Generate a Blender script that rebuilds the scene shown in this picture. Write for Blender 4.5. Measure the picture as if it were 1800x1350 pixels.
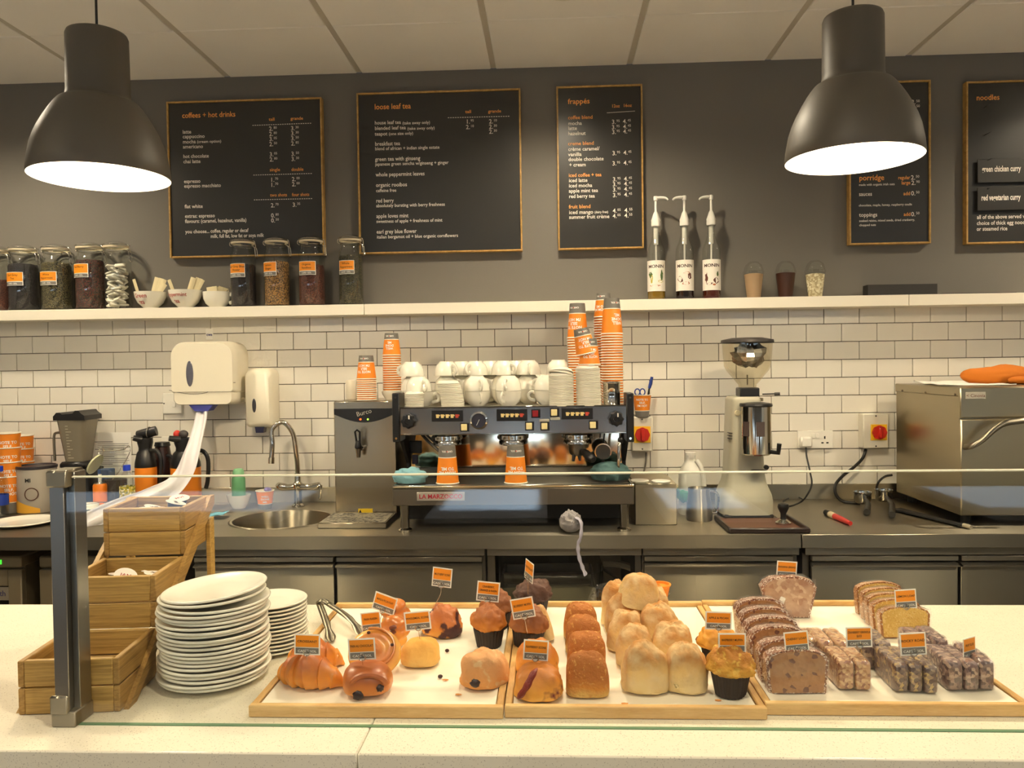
import bpy, bmesh, math, random
from mathutils import Vector, Matrix, Euler, noise

for _o in list(bpy.data.objects):
    bpy.data.objects.remove(_o)
SC = bpy.context.scene
COL = SC.collection
PI = math.pi
rnd = random.Random(7)

# ------------------------------------------------------------------ camera
FPX = 1400.0
CAM = Vector((0.0, -3.562, 1.49))
YAW, PIT, ROL = -0.04735, -0.0245, -0.01372
FW = Vector((math.sin(YAW) * math.cos(PIT), math.cos(YAW) * math.cos(PIT), math.sin(PIT)))
_r = Vector((math.cos(YAW), -math.sin(YAW), 0))
_u = _r.cross(FW)
RT = math.cos(ROL) * _r + math.sin(ROL) * _u
UP = -math.sin(ROL) * _r + math.cos(ROL) * _u
cd = bpy.data.cameras.new('camera')
cam = bpy.data.objects.new('camera', cd)
COL.objects.link(cam)
cd.sensor_fit = 'HORIZONTAL'
cd.sensor_width = 36.0
cd.lens = 36.0 * FPX / 1800.0
cd.clip_start = 0.02
mw = Matrix.Identity(4)
for i in range(3):
    mw[i][0], mw[i][1], mw[i][2], mw[i][3] = RT[i], UP[i], -FW[i], CAM[i]
cam.matrix_world = mw
SC.camera = cam

# ------------------------------------------------------------------ view / world
SC.view_settings.view_transform = 'Standard'
SC.view_settings.look = 'None'
SC.view_settings.gamma = 1.0
SC.view_settings.use_curve_mapping = False
SC.view_settings.exposure = 0.10
W = bpy.data.worlds.new('world')
SC.world = W
W.use_nodes = True
W.node_tree.nodes['Background'].inputs[0].default_value = (0.30, 0.42, 0.62, 1)
W.node_tree.nodes['Background'].inputs[1].default_value = 0.6

WARM = (1.0, 0.855, 0.625)
WARM2 = (1.0, 0.835, 0.57)
DOWN_X = (-2.34, 0.07, 2.48)
DOWN_Y = (-0.73, -2.75, -4.9)
DOWN_W = (74.0, 64.0, 64.0)
PEND_W = 20.0
def lamp(kind, name, loc, energy, color, **kw):
    l = bpy.data.lights.new(name, kind)
    l.energy = energy
    l.color = color
    for k, v in kw.items():
        setattr(l, k, v)
    o = bpy.data.objects.new(name, l)
    COL.objects.link(o)
    o.location = loc
    return o
# daylight coming in through the shop front behind the camera
WIN = ((-3.6, -1.35), (-.62, -.02), (.55, 1.05), (2.1, 4.2))      # unseen openings, shaped so the sun lands only on the tables
WZ0, WZ1 = 1.88, 2.5
for _a, _b in WIN:
    dl = lamp('AREA', 'window_daylight', ((_a + _b) / 2, -7.27, (WZ0 + WZ1) / 2), 2.9 * (_b - _a), (0.82, 0.91, 1.0), shape='RECTANGLE', size=_b - _a - .1, size_y=WZ1 - WZ0 - .1)
    dl.rotation_euler = (math.radians(90 - 14), 0, 0)

# low sun falling through the shop windows onto the tables behind the camera
sun = lamp('SUN', 'sun', (0, -12, 8), 26.0, (0.62, 0.80, 1.0), angle=0.02)
sun.rotation_euler = (math.radians(90 - 36), 0, 0)

# ------------------------------------------------------------------ placement helpers
def ray(px, py):
    return FW + RT * ((px - 900.0) / FPX) + UP * ((675.0 - py) / FPX)
def at(px, py, y):
    d = ray(px, py)
    return CAM + d * ((y - CAM.y) / d.y)
def on(px, py, z):
    d = ray(px, py)
    return CAM + d * ((z - CAM.z) / d.z)
def ppm(p):
    return FPX / ((Vector(p) - CAM).dot(FW))
def rect(px0, py0, px1, py1, y):
    mx, my = (px0 + px1) / 2, (py0 + py1) / 2
    return at(px0, my, y).x, at(px1, my, y).x, at(mx, py1, y).z, at(mx, py0, y).z

# ------------------------------------------------------------------ materials
def lin(c):
    return tuple(((v / 255.0) / 12.92 if v / 255.0 <= 0.04045 else ((v / 255.0 + 0.055) / 1.055) ** 2.4) for v in c)
MATS = {}
def nodes_of(name):
    m = bpy.data.materials.new(name)
    m.use_nodes = True
    nt = m.node_tree
    return m, nt, nt.nodes['Principled BSDF']
def mat(name, rgb, rough=0.5, metal=0.0, spec=0.5, bump=0.0, bscale=40.0, var=0.0, vscale=6.0, coat=0.0, emit=0.0, stretch=(1, 1, 1), trans=0.0, sub=0.0):
    if name in MATS:
        return MATS[name]
    m, nt, b = nodes_of(name)
    c = lin(rgb)
    b.inputs['Base Color'].default_value = (*c, 1)
    b.inputs['Roughness'].default_value = rough
    b.inputs['Metallic'].default_value = metal
    b.inputs['Specular IOR Level'].default_value = spec
    b.inputs['Coat Weight'].default_value = coat
    if sub:
        b.inputs['Subsurface Weight'].default_value = sub
        b.inputs['Subsurface Radius'].default_value = (0.02, 0.012, 0.006)
        b.inputs['Subsurface Scale'].default_value = 0.4
    if emit:
        b.inputs['Emission Color'].default_value = (*c, 1)
        b.inputs['Emission Strength'].default_value = emit
    if bump or var:
        tc = nt.nodes.new('ShaderNodeTexCoord')
        mp = nt.nodes.new('ShaderNodeMapping')
        mp.inputs['Scale'].default_value = stretch
        nt.links.new(tc.outputs['Object'], mp.inputs['Vector'])
        if var:
            n = nt.nodes.new('ShaderNodeTexNoise')
            n.inputs['Scale'].default_value = vscale
            n.inputs['Detail'].default_value = 5
            nt.links.new(mp.outputs[0], n.inputs['Vector'])
            r = nt.nodes.new('ShaderNodeValToRGB')
            r.color_ramp.elements[0].position = 0.3
            r.color_ramp.elements[1].position = 0.7
            r.color_ramp.elements[0].color = (*[v * (1 - var) for v in c], 1)
            r.color_ramp.elements[1].color = (*[min(1, v * (1 + var)) for v in c], 1)
            nt.links.new(n.outputs['Fac'], r.inputs[0])
            nt.links.new(r.outputs[0], b.inputs['Base Color'])
        if bump:
            n2 = nt.nodes.new('ShaderNodeTexNoise')
            n2.inputs['Scale'].default_value = bscale
            n2.inputs['Detail'].default_value = 4
            nt.links.new(mp.outputs[0], n2.inputs['Vector'])
            bp = nt.nodes.new('ShaderNodeBump')
            bp.inputs['Strength'].default_value = bump
            bp.inputs['Distance'].default_value = 0.004
            nt.links.new(n2.outputs['Fac'], bp.inputs['Height'])
            nt.links.new(bp.outputs[0], b.inputs['Normal'])
    MATS[name] = m
    return m
def glassmat(name, tint=(1, 1, 1), f=1.45, rough=0.01, extra=0.0):
    """thin clear wall: see-through, reflecting by Fresnel"""
    if name in MATS:
        return MATS[name]
    m = bpy.data.materials.new(name)
    m.use_nodes = True
    nt = m.node_tree
    nt.nodes.clear()
    out = nt.nodes.new('ShaderNodeOutputMaterial')
    mix = nt.nodes.new('ShaderNodeMixShader')
    fr = nt.nodes.new('ShaderNodeFresnel')
    fr.inputs['IOR'].default_value = f
    tr = nt.nodes.new('ShaderNodeBsdfTransparent')
    tr.inputs[0].default_value = (*tint, 1)
    gl = nt.nodes.new('ShaderNodeBsdfGlossy')
    gl.inputs['Roughness'].default_value = rough
    ad = nt.nodes.new('ShaderNodeMath')
    ad.operation = 'ADD'
    ad.use_clamp = True
    ad.inputs[1].default_value = extra
    geo = nt.nodes.new('ShaderNodeNewGeometry')
    mul = nt.nodes.new('ShaderNodeMath')      # back faces of a thin wall reflect as front ones do
    mul.operation = 'MULTIPLY'
    inv = nt.nodes.new('ShaderNodeMath')
    inv.operation = 'SUBTRACT'
    inv.inputs[0].default_value = 1.0
    nt.links.new(geo.outputs['Backfacing'], inv.inputs[1])
    nt.links.new(fr.outputs[0], ad.inputs[0])
    nt.links.new(ad.outputs[0], mul.inputs[0])
    nt.links.new(inv.outputs[0], mul.inputs[1])
    nt.links.new(mul.outputs[0], mix.inputs[0])
    nt.links.new(tr.outputs[0], mix.inputs[1])
    nt.links.new(gl.outputs[0], mix.inputs[2])
    nt.links.new(mix.outputs[0], out.inputs[0])
    MATS[name] = m
    return m
def hazemat(name, rgb, alpha, rough=0.3):
    """milky plastic: part diffuse, part see-through"""
    if name in MATS:
        return MATS[name]
    m, nt, b = nodes_of(name)
    b.inputs['Base Color'].default_value = (*lin(rgb), 1)
    b.inputs['Roughness'].default_value = rough
    b.inputs['Alpha'].default_value = alpha
    MATS[name] = m
    return m
def steelmat(name, rgb=(176, 170, 156), rough=0.34, aniso=0.75, bump=0.06, axis='Z', stretch=(1.5, 60, 60)):
    if name in MATS:
        return MATS[name]
    m, nt, b = nodes_of(name)
    b.inputs['Base Color'].default_value = (*lin(rgb), 1)
    b.inputs['Metallic'].default_value = 1.0
    b.inputs['Roughness'].default_value = rough
    b.inputs['Anisotropic'].default_value = aniso
    tg = nt.nodes.new('ShaderNodeCombineXYZ')       # brushed left to right: highlights smear up and down
    tg.inputs[1].default_value = 0.3
    tg.inputs[2].default_value = 1.0
    nt.links.new(tg.outputs[0], b.inputs['Tangent'])
    tc = nt.nodes.new('ShaderNodeTexCoord')
    mp = nt.nodes.new('ShaderNodeMapping')
    mp.inputs['Scale'].default_value = stretch
    nt.links.new(tc.outputs['Object'], mp.inputs['Vector'])
    n = nt.nodes.new('ShaderNodeTexNoise')
    n.inputs['Scale'].default_value = 9.0
    n.inputs['Detail'].default_value = 6
    nt.links.new(mp.outputs[0], n.inputs['Vector'])
    r = nt.nodes.new('ShaderNodeMapRange')
    r.inputs[3].default_value = rough * 0.8
    r.inputs[4].default_value = rough * 1.25
    nt.links.new(n.outputs['Fac'], r.inputs[0])
    nt.links.new(r.outputs[0], b.inputs['Roughness'])
    bp = nt.nodes.new('ShaderNodeBump')
    bp.inputs['Strength'].default_value = bump
    bp.inputs['Distance'].default_value = 0.001
    nt.links.new(n.outputs['Fac'], bp.inputs['Height'])
    nt.links.new(bp.outputs[0], b.inputs['Normal'])
    MATS[name] = m
    return m
def woodmat(name, a, b_, scale=3.0, stretch=(1, 8, 8), rough=0.5):
    if name in MATS:
        return MATS[name]
    m, nt, b = nodes_of(name)
    tc = nt.nodes.new('ShaderNodeTexCoord')
    mp = nt.nodes.new('ShaderNodeMapping')
    mp.inputs['Scale'].default_value = stretch
    nt.links.new(tc.outputs['Object'], mp.inputs['Vector'])
    n = nt.nodes.new('ShaderNodeTexNoise')
    n.inputs['Scale'].default_value = scale
    n.inputs['Detail'].default_value = 8
    n.inputs['Distortion'].default_value = 0.8
    nt.links.new(mp.outputs[0], n.inputs['Vector'])
    n3 = nt.nodes.new('ShaderNodeTexNoise')
    n3.inputs['Scale'].default_value = scale * 7
    n3.inputs['Detail'].default_value = 3
    nt.links.new(mp.outputs[0], n3.inputs['Vector'])
    mx = nt.nodes.new('ShaderNodeMath')
    mx.operation = 'MULTIPLY_ADD'
    mx.inputs[1].default_value = 0.45
    nt.links.new(n3.outputs['Fac'], mx.inputs[0])
    nt.links.new(n.outputs['Fac'], mx.inputs[2])
    r = nt.nodes.new('ShaderNodeValToRGB')
    r.color_ramp.elements[0].position = 0.5
    r.color_ramp.elements[1].position = 0.95
    r.color_ramp.elements[0].color = (*lin(a), 1)
    r.color_ramp.elements[1].color = (*lin(b_), 1)
    nt.links.new(mx.outputs[0], r.inputs[0])
    nt.links.new(r.outputs[0], b.inputs['Base Color'])
    b.inputs['Roughness'].default_value = rough
    bp = nt.nodes.new('ShaderNodeBump')
    bp.inputs['Strength'].default_value = 0.08
    bp.inputs['Distance'].default_value = 0.001
    nt.links.new(mx.outputs[0], bp.inputs['Height'])
    nt.links.new(bp.outputs[0], b.inputs['Normal'])
    MATS[name] = m
    return m
def speckmat(name, base, dots, scale=300.0, cut=0.62, rough=0.6, bump=0.0, base2=None, vscale=8.0):
    """base colour with small grains of other colours (quartz, tea leaf, crumb, sugar)"""
    if name in MATS:
        return MATS[name]
    m, nt, b = nodes_of(name)
    tc = nt.nodes.new('ShaderNodeTexCoord')
    n0 = nt.nodes.new('ShaderNodeTexNoise')
    n0.inputs['Scale'].default_value = vscale
    n0.inputs['Detail'].default_value = 4
    nt.links.new(tc.outputs['Object'], n0.inputs['Vector'])
    r0 = nt.nodes.new('ShaderNodeValToRGB')
    r0.color_ramp.elements[0].position = 0.35
    r0.color_ramp.elements[1].position = 0.65
    r0.color_ramp.elements[0].color = (*lin(base), 1)
    r0.color_ramp.elements[1].color = (*lin(base2 or base), 1)
    nt.links.new(n0.outputs['Fac'], r0.inputs[0])
    cur = r0.outputs[0]
    v = nt.nodes.new('ShaderNodeTexVoronoi')
    v.inputs['Scale'].default_value = scale
    nt.links.new(tc.outputs['Object'], v.inputs['Vector'])
    sep = nt.nodes.new('ShaderNodeSeparateColor')
    nt.links.new(v.outputs['Color'], sep.inputs[0])
    for i, d in enumerate(dots):
        rr = nt.nodes.new('ShaderNodeMath')
        rr.operation = 'GREATER_THAN'
        rr.inputs[1].default_value = cut
        nt.links.new(sep.outputs[i % 3], rr.inputs[0])
        mx = nt.nodes.new('ShaderNodeMix')
        mx.data_type = 'RGBA'
        nt.links.new(rr.outputs[0], mx.inputs[0])
        nt.links.new(cur, mx.inputs[6])
        mx.inputs[7].default_value = (*lin(d), 1)
        cur = mx.outputs[2]
    nt.links.new(cur, b.inputs['Base Color'])
    b.inputs['Roughness'].default_value = rough
    if bump:
        bp = nt.nodes.new('ShaderNodeBump')
        bp.inputs['Strength'].default_value = bump
        bp.inputs['Distance'].default_value = 0.003
        nt.links.new(v.outputs['Distance'], bp.inputs['Height'])
        nt.links.new(bp.outputs[0], b.inputs['Normal'])
    MATS[name] = m
    return m
def bakemat(name, low, mid, top, z0, z1, rough=0.6, bump=0.35, bscale=60.0, patch=None, pcut=0.6, pscale=14.0, psoft=0.06, gloss=0.0, wob=0.3, sub=0.0):
    """dough: pale crumb at the foot, baked crust on top (object height), blotchy, with optional fruit / flour patches"""
    if name in MATS:
        return MATS[name]
    low, mid, top = [tuple(min(250, v * g + 8) for v, g in zip(q, (1.08, 1.13, 1.12))) for q in (low, mid, top)]
    m, nt, b = nodes_of(name)
    tc = nt.nodes.new('ShaderNodeTexCoord')
    sp = nt.nodes.new('ShaderNodeSeparateXYZ')
    nt.links.new(tc.outputs['Object'], sp.inputs[0])
    mr = nt.nodes.new('ShaderNodeMapRange')
    mr.inputs[1].default_value = z0
    mr.inputs[2].default_value = z1
    nt.links.new(sp.outputs[2], mr.inputs[0])
    n = nt.nodes.new('ShaderNodeTexNoise')
    n.inputs['Scale'].default_value = 28.0
    n.inputs['Detail'].default_value = 6
    nt.links.new(tc.outputs['Object'], n.inputs['Vector'])
    ma = nt.nodes.new('ShaderNodeMath')
    ma.operation = 'MULTIPLY_ADD'
    ma.inputs[1].default_value = wob * 2
    ma.inputs[2].default_value = -wob
    nt.links.new(n.outputs['Fac'], ma.inputs[0])
    ad = nt.nodes.new('ShaderNodeMath')
    ad.operation = 'ADD'
    nt.links.new(ma.outputs[0], ad.inputs[0])
    nt.links.new(mr.outputs[0], ad.inputs[1])
    r = nt.nodes.new('ShaderNodeValToRGB')
    r.color_ramp.elements[0].position = 0.1
    r.color_ramp.elements[0].color = (*lin(low), 1)
    r.color_ramp.elements[1].position = 0.85
    r.color_ramp.elements[1].color = (*lin(top), 1)
    e = r.color_ramp.elements.new(0.45)
    e.color = (*lin(mid), 1)
    nt.links.new(ad.outputs[0], r.inputs[0])
    cur = r.outputs[0]
    n2 = nt.nodes.new('ShaderNodeTexNoise')
    n2.inputs['Scale'].default_value = bscale
    n2.inputs['Detail'].default_value = 6
    nt.links.new(tc.outputs['Object'], n2.inputs['Vector'])
    if patch:
        n3 = nt.nodes.new('ShaderNodeTexNoise')
        n3.inputs['Scale'].default_value = pscale
        n3.inputs['Detail'].default_value = 3
        nt.links.new(tc.outputs['Object'], n3.inputs['Vector'])
        r3 = nt.nodes.new('ShaderNodeValToRGB')
        r3.color_ramp.elements[0].position = pcut
        r3.color_ramp.elements[1].position = min(1.0, pcut + psoft)
        r3.color_ramp.elements[0].color = (0, 0, 0, 1)
        r3.color_ramp.elements[1].color = (1, 1, 1, 1)
        nt.links.new(n3.outputs['Fac'], r3.inputs[0])
        mx = nt.nodes.new('ShaderNodeMix')
        mx.data_type = 'RGBA'
        nt.links.new(r3.outputs[0], mx.inputs[0])
        nt.links.new(cur, mx.inputs[6])
        mx.inputs[7].default_value = (*lin(patch), 1)
        cur = mx.outputs[2]
    nt.links.new(cur, b.inputs['Base Color'])
    b.inputs['Roughness'].default_value = rough
    b.inputs['Coat Weight'].default_value = gloss
    b.inputs['Coat Roughness'].default_value = 0.25
    bp = nt.nodes.new('ShaderNodeBump')
    bp.inputs['Strength'].default_value = bump
    bp.inputs['Distance'].default_value = 0.004
    nt.links.new(n2.outputs['Fac'], bp.inputs['Height'])
    nt.links.new(bp.outputs[0], b.inputs['Normal'])
    MATS[name] = m
    return m

# ------------------------------------------------------------------ mesh builder
class MB:
    def __init__(s):
        s.v, s.f, s.mi, s.mats = [], [], [], []
        s.cur = 0
    def m(s, material):
        if material not in s.mats:
            s.mats.append(material)
        s.cur = s.mats.index(material)
        return s
    def add(s, vs, fs, M=None):
        o = len(s.v)
        s.v += [(M @ Vector(p)) if M else Vector(p) for p in vs]
        s.f += [tuple(i + o for i in q) for q in fs]
        s.mi += [s.cur] * len(fs)
        return s
    def merge(s, o, M=None):
        base = len(s.v)
        s.v += [(M @ p) if M else Vector(p) for p in o.v]
        s.f += [tuple(i + base for i in q) for q in o.f]
        for k in o.mi:
            if o.mats:
                s.m(o.mats[k])
            s.mi.append(s.cur)
        return s
    def box(s, x0, x1, y0, y1, z0, z1, b=0.0, M=None):
        if x0 > x1: x0, x1 = x1, x0
        if y0 > y1: y0, y1 = y1, y0
        if z0 > z1: z0, z1 = z1, z0
        b = min(b, (x1 - x0) * .45, (y1 - y0) * .45, (z1 - z0) * .45)
        if b <= 0:
            vs = [(x, y, z) for z in (z0, z1) for y in (y0, y1) for x in (x0, x1)]
            fs = [(0, 2, 3, 1), (4, 5, 7, 6), (0, 1, 5, 4), (2, 6, 7, 3), (0, 4, 6, 2), (1, 3, 7, 5)]
            return s.add(vs, fs, M)
        X, Y, Z = (x0, x1), (y0, y1), (z0, z1)
        vs, ix = [], {}
        for i in (0, 1):
            for j in (0, 1):
                for k in (0, 1):
                    for a in range(3):
                        p = [X[i] + (b if i == 0 else -b), Y[j] + (b if j == 0 else -b), Z[k] + (b if k == 0 else -b)]
                        p[a] = (X[i], Y[j], Z[k])[a]
                        ix[(i, j, k, a)] = len(vs)
                        vs.append(tuple(p))
        fs = []
        for a in range(3):
            b1, b2 = (a + 1) % 3, (a + 2) % 3
            for sd in (0, 1):
                q = []
                for (u, w) in ((0, 0), (1, 0), (1, 1), (0, 1)):
                    c = [0, 0, 0]
                    c[a], c[b1], c[b2] = sd, u, w
                    q.append(ix[(*c, a)])
                fs.append(tuple(q if sd else q[::-1]))
        for a in range(3):          # edges along axis a
            b1, b2 = (a + 1) % 3, (a + 2) % 3
            for u in (0, 1):
                for w in (0, 1):
                    c0 = [0, 0, 0]; c0[a] = 0; c0[b1] = u; c0[b2] = w
                    c1 = list(c0); c1[a] = 1
                    q = [ix[(*c0, b1)], ix[(*c1, b1)], ix[(*c1, b2)], ix[(*c0, b2)]]
                    fs.append(tuple(q if (u + w) % 2 else q[::-1]))
        for i in (0, 1):
            for j in (0, 1):
                for k in (0, 1):
                    q = [ix[(i, j, k, 0)], ix[(i, j, k, 1)], ix[(i, j, k, 2)]]
                    fs.append(tuple(q if (i + j + k) % 2 else q[::-1]))
        return s.add(vs, fs, M)
    def lathe(s, prof, n=28, c=(0, 0, 0), M=None, a0=0.0, a1=None):
        full = a1 is None
        span = 2 * PI if full else a1 - a0
        cnt = n if full else n + 1
        vs, fs, rows = [], [], []
        for (r, z) in prof:
            if r < 1e-6:
                rows.append([len(vs)] * cnt)
                vs.append((c[0], c[1], c[2] + z))
            else:
                rows.append(list(range(len(vs), len(vs) + cnt)))
                for i in range(cnt):
                    a = a0 + span * i / n
                    vs.append((c[0] + r * math.cos(a), c[1] + r * math.sin(a), c[2] + z))
        for k in range(len(rows) - 1):
            A, B = rows[k], rows[k + 1]
            for i in range(n):
                j = (i + 1) % cnt
                q = [A[i], A[j], B[j], B[i]]
                q = [q[t] for t in range(4) if q[t] not in q[:t]]
                if len(q) > 2:
                    fs.append(tuple(q))
        return s.add(vs, fs, M)
    def disc(s, c, r, axis='z', n=24, sg=1):
        vs = []
        for i in range(n):
            a = 2 * PI * i / n * sg
            if axis == 'z':
                vs.append((c[0] + r * math.cos(a), c[1] + r * math.sin(a), c[2]))
            elif axis == 'y':
                vs.append((c[0] + r * math.cos(a), c[1], c[2] + r * math.sin(a)))
            else:
                vs.append((c[0], c[1] + r * math.cos(a), c[2] + r * math.sin(a)))
        return s.add(vs, [tuple(range(n))])
    def cyl(s, p0, p1, r, n=16, r1=None):
        return s.tube([p0, p1], [r, r if r1 is None else r1], n)
    def tube(s, path, r, n=10, caps=True, flat=None):
        P = [Vector(p) for p in path]
        if not isinstance(r, (list, tuple)):
            r = [r] * len(P)
        vs, fs = [], []
        t0 = (P[1] - P[0]).normalized()
        ref = Vector((0, 0, 1)) if abs(t0.z) < .9 else Vector((1, 0, 0))
        u = t0.cross(ref).normalized()
        for i, p in enumerate(P):
            if i == 0: t = P[1] - P[0]
            elif i == len(P) - 1: t = P[-1] - P[-2]
            else: t = (P[i + 1] - P[i]).normalized() + (P[i] - P[i - 1]).normalized()
            t.normalize()
            u = (u - t * u.dot(t))
            if u.length < 1e-6:
                u = t.orthogonal()
            u.normalize()
            w = t.cross(u)
            for k in range(n):
                a = 2 * PI * k / n
                fl = flat if flat else 1.0
                vs.append(p + u * (math.cos(a) * r[i]) + w * (math.sin(a) * r[i] * fl))
        for i in range(len(P) - 1):
            for k in range(n):
                a, b = i * n + k, i * n + (k + 1) % n
                fs.append((a, b, b + n, a + n))
        if caps:
            fs.append(tuple(range(n))[::-1])
            fs.append(tuple(range((len(P) - 1) * n, len(P) * n)))
        return s.add(vs, fs)
    def prism(s, poly, a, b, plane='xz', M=None):
        n = len(poly)
        def P(p, t):
            if plane == 'xz': return (p[0], t, p[1])
            if plane == 'xy': return (p[0], p[1], t)
            return (t, p[0], p[1])
        vs = [P(p, a) for p in poly] + [P(p, b) for p in poly]
        fs = [tuple(range(n)), tuple(range(n, 2 * n))[::-1]]
        for i in range(n):
            j = (i + 1) % n
            fs.append((i, i + n, j + n, j))
        return s.add(vs, fs, M)
    def quad(s, a, b, c, d):
        return s.add([a, b, c, d], [(0, 1, 2, 3)])
    def grid(s, fn, nu, nv, cu=False, cv=False, M=None):
        vs = [fn(i / (nu if cu else nu - 1), j / (nv if cv else nv - 1)) for j in range(nv) for i in range(nu)]
        fs = []
        for j in range(nv if cv else nv - 1):
            for i in range(nu if cu else nu - 1):
                a, b = j * nu + i, j * nu + (i + 1) % nu
                c, d = ((j + 1) % nv) * nu + (i + 1) % nu, ((j + 1) % nv) * nu + i
                fs.append((a, b, c, d))
        return s.add(vs, fs, M)
    def blob(s, rx, ry, rz, fn=None, n=20, k=12, c=(0, 0, 0), M=None):
        """closed ball surface; fn(dir) -> radius factor or displaced Vector"""
        vs, fs = [], []
        rows = []
        for j in range(k + 1):
            th = PI * j / k
            if j in (0, k):
                rows.append([len(vs)] * n)
                ds = [Vector((0, 0, math.cos(th)))]
            else:
                rows.append(list(range(len(vs), len(vs) + n)))
                ds = [Vector((math.sin(th) * math.cos(2 * PI * i / n), math.sin(th) * math.sin(2 * PI * i / n), math.cos(th))) for i in range(n)]
            for d in ds:
                w = fn(d) if fn else 1.0
                p = w if isinstance(w, Vector) else Vector((d.x * rx * w, d.y * ry * w, d.z * rz * w))
                vs.append(p + Vector(c))
        for j in range(k):
            for i in range(n):
                i2 = (i + 1) % n
                q = [rows[j][i], rows[j + 1][i], rows[j + 1][i2], rows[j][i2]]
                q = [q[t] for t in range(4) if q[t] not in q[:t]]
                if len(q) > 2:
                    fs.append(tuple(q))
        return s.add(vs, fs, M)
    def mesh(s, name, off=None, sharp=38):
        me = bpy.data.meshes.new(name)
        vs = [tuple(p - off) for p in s.v] if off is not None else [tuple(p) for p in s.v]
        me.from_pydata(vs, [], s.f)
        for x in s.mats:
            me.materials.append(x)
        if len(s.mats) > 1:
            me.polygons.foreach_set('material_index', s.mi)
        bm = bmesh.new()
        bm.from_mesh(me)
        bmesh.ops.recalc_face_normals(bm, faces=bm.faces)
        bm.to_mesh(me)
        bm.free()
        me.polygons.foreach_set('use_smooth', [True] * len(me.polygons))
        me.set_sharp_from_angle(angle=math.radians(sharp))
        me.update()
        return me
    def obj(s, name, material=None, parent=None, world=False, sharp=38, loc=None, rot=None):
        """world=True: the vertices are world positions and get shifted into the parent's frame"""
        if material is not None:
            s.mats = [material]
            s.mi = [0] * len(s.f)
        off = None
        if world and parent is not None:
            off = parent_world(parent)
        elif world and loc is not None:
            off = Vector(loc)
        o = bpy.data.objects.new(name, s.mesh(name, off, sharp))
        COL.objects.link(o)
        if parent is not None:
            o.parent = parent
        if 'lettering' in name or name in ('print_lines', 'handwriting', 'scale_marks', 'pin_slots'):
            o['kind'] = 'stuff'
        if loc is not None:
            o.location = loc
        if rot is not None:
            o.rotation_euler = rot
        return o
def parent_world(p):
    v = Vector(p.location)
    while p.parent is not None:
        p = p.parent
        v = v + Vector(p.location)
    return v
def tag(o, label, cat=None, group=None):
    o['label'] = label
    if cat: o['category'] = cat
    if group: o['group'] = group
    return o
def thing(name, label, cat, loc=(0, 0, 0), rot=(0, 0, 0), group=None):
    o = bpy.data.objects.new(name, None)
    COL.objects.link(o)
    o.empty_display_size = 0.03
    o.location = loc
    o.rotation_euler = rot
    return tag(o, label, cat, group)
def struct(o):
    o['kind'] = 'structure'
    return o
def clone(root, loc=None, rot=None, label=None, group=None, scale=None):
    c = root.copy()
    COL.objects.link(c)
    if loc is not None: c.location = loc
    if rot is not None: c.rotation_euler = rot
    if scale is not None: c.scale = scale
    if label: c['label'] = label
    if group: c['group'] = group
    for ch in list(root.children):
        a = ch.copy()
        COL.objects.link(a)
        a.parent = c
        for g in list(ch.children):
            b = g.copy()
            COL.objects.link(b)
            b.parent = a
    return c
_TX = {}
def text_geo(body, align='LEFT', bold=0.0, spacing=1.0):
    key = (body, align, bold, spacing)
    if key not in _TX:
        cu = bpy.data.curves.new('lettering', 'FONT')
        cu.body = body
        cu.align_x = align
        cu.size = 1.0
        cu.resolution_u = 2
        cu.offset = bold
        cu.space_character = spacing
        o = bpy.data.objects.new('lettering', cu)
        COL.objects.link(o)
        me = o.to_mesh()
        _TX[key] = ([tuple(v.co) for v in me.vertices], [tuple(p.vertices) for p in me.polygons])
        o.to_mesh_clear()
        bpy.data.objects.remove(o)
        bpy.data.curves.remove(cu)
    return _TX[key]
def put_text(mb, body, p, size, align='LEFT', bold=0.02, sx=1.0, rz=0.0, M=None, spacing=1.0):
    """flat lettering in the x-z plane, facing -y, p = start of the base line"""
    vs, fs = text_geo(body, align, bold, spacing)
    c, s_ = math.cos(rz), math.sin(rz)
    out = []
    for (x, y, z) in vs:
        X, Y = x * size * sx, y * size
        out.append((p[0] + X * c - Y * s_, p[1], p[2] + X * s_ + Y * c))
    mb.add(out, fs, M)
    return mb
def round_rect(x0, x1, z0, z1, r, n=5):
    pts = []
    for (cx, cz, a0) in ((x1 - r, z1 - r, 0), (x0 + r, z1 - r, PI / 2), (x0 + r, z0 + r, PI), (x1 - r, z0 + r, 1.5 * PI)):
        for i in range(n + 1):
            a = a0 + PI / 2 * i / n
            pts.append((cx + r * math.cos(a), cz + r * math.sin(a)))
    return pts
def catmull(pts, k=6):
    P = [Vector(p) for p in pts]
    P = [P[0] * 2 - P[1]] + P + [P[-1] * 2 - P[-2]]
    out = []
    for i in range(1, len(P) - 2):
        for t in range(k):
            u = t / k
            a, b, c, d = P[i - 1], P[i], P[i + 1], P[i + 2]
            out.append(0.5 * ((2 * b) + (c - a) * u + (2 * a - 5 * b + 4 * c - d) * u * u + (3 * b - a - 3 * c + d) * u ** 3))
    out.append(P[-2])
    return out
def nz(p, s=1.0, o=0.0):
    return noise.noise(Vector((p[0] * s + o, p[1] * s + o * 1.7, p[2] * s - o)))

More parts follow.
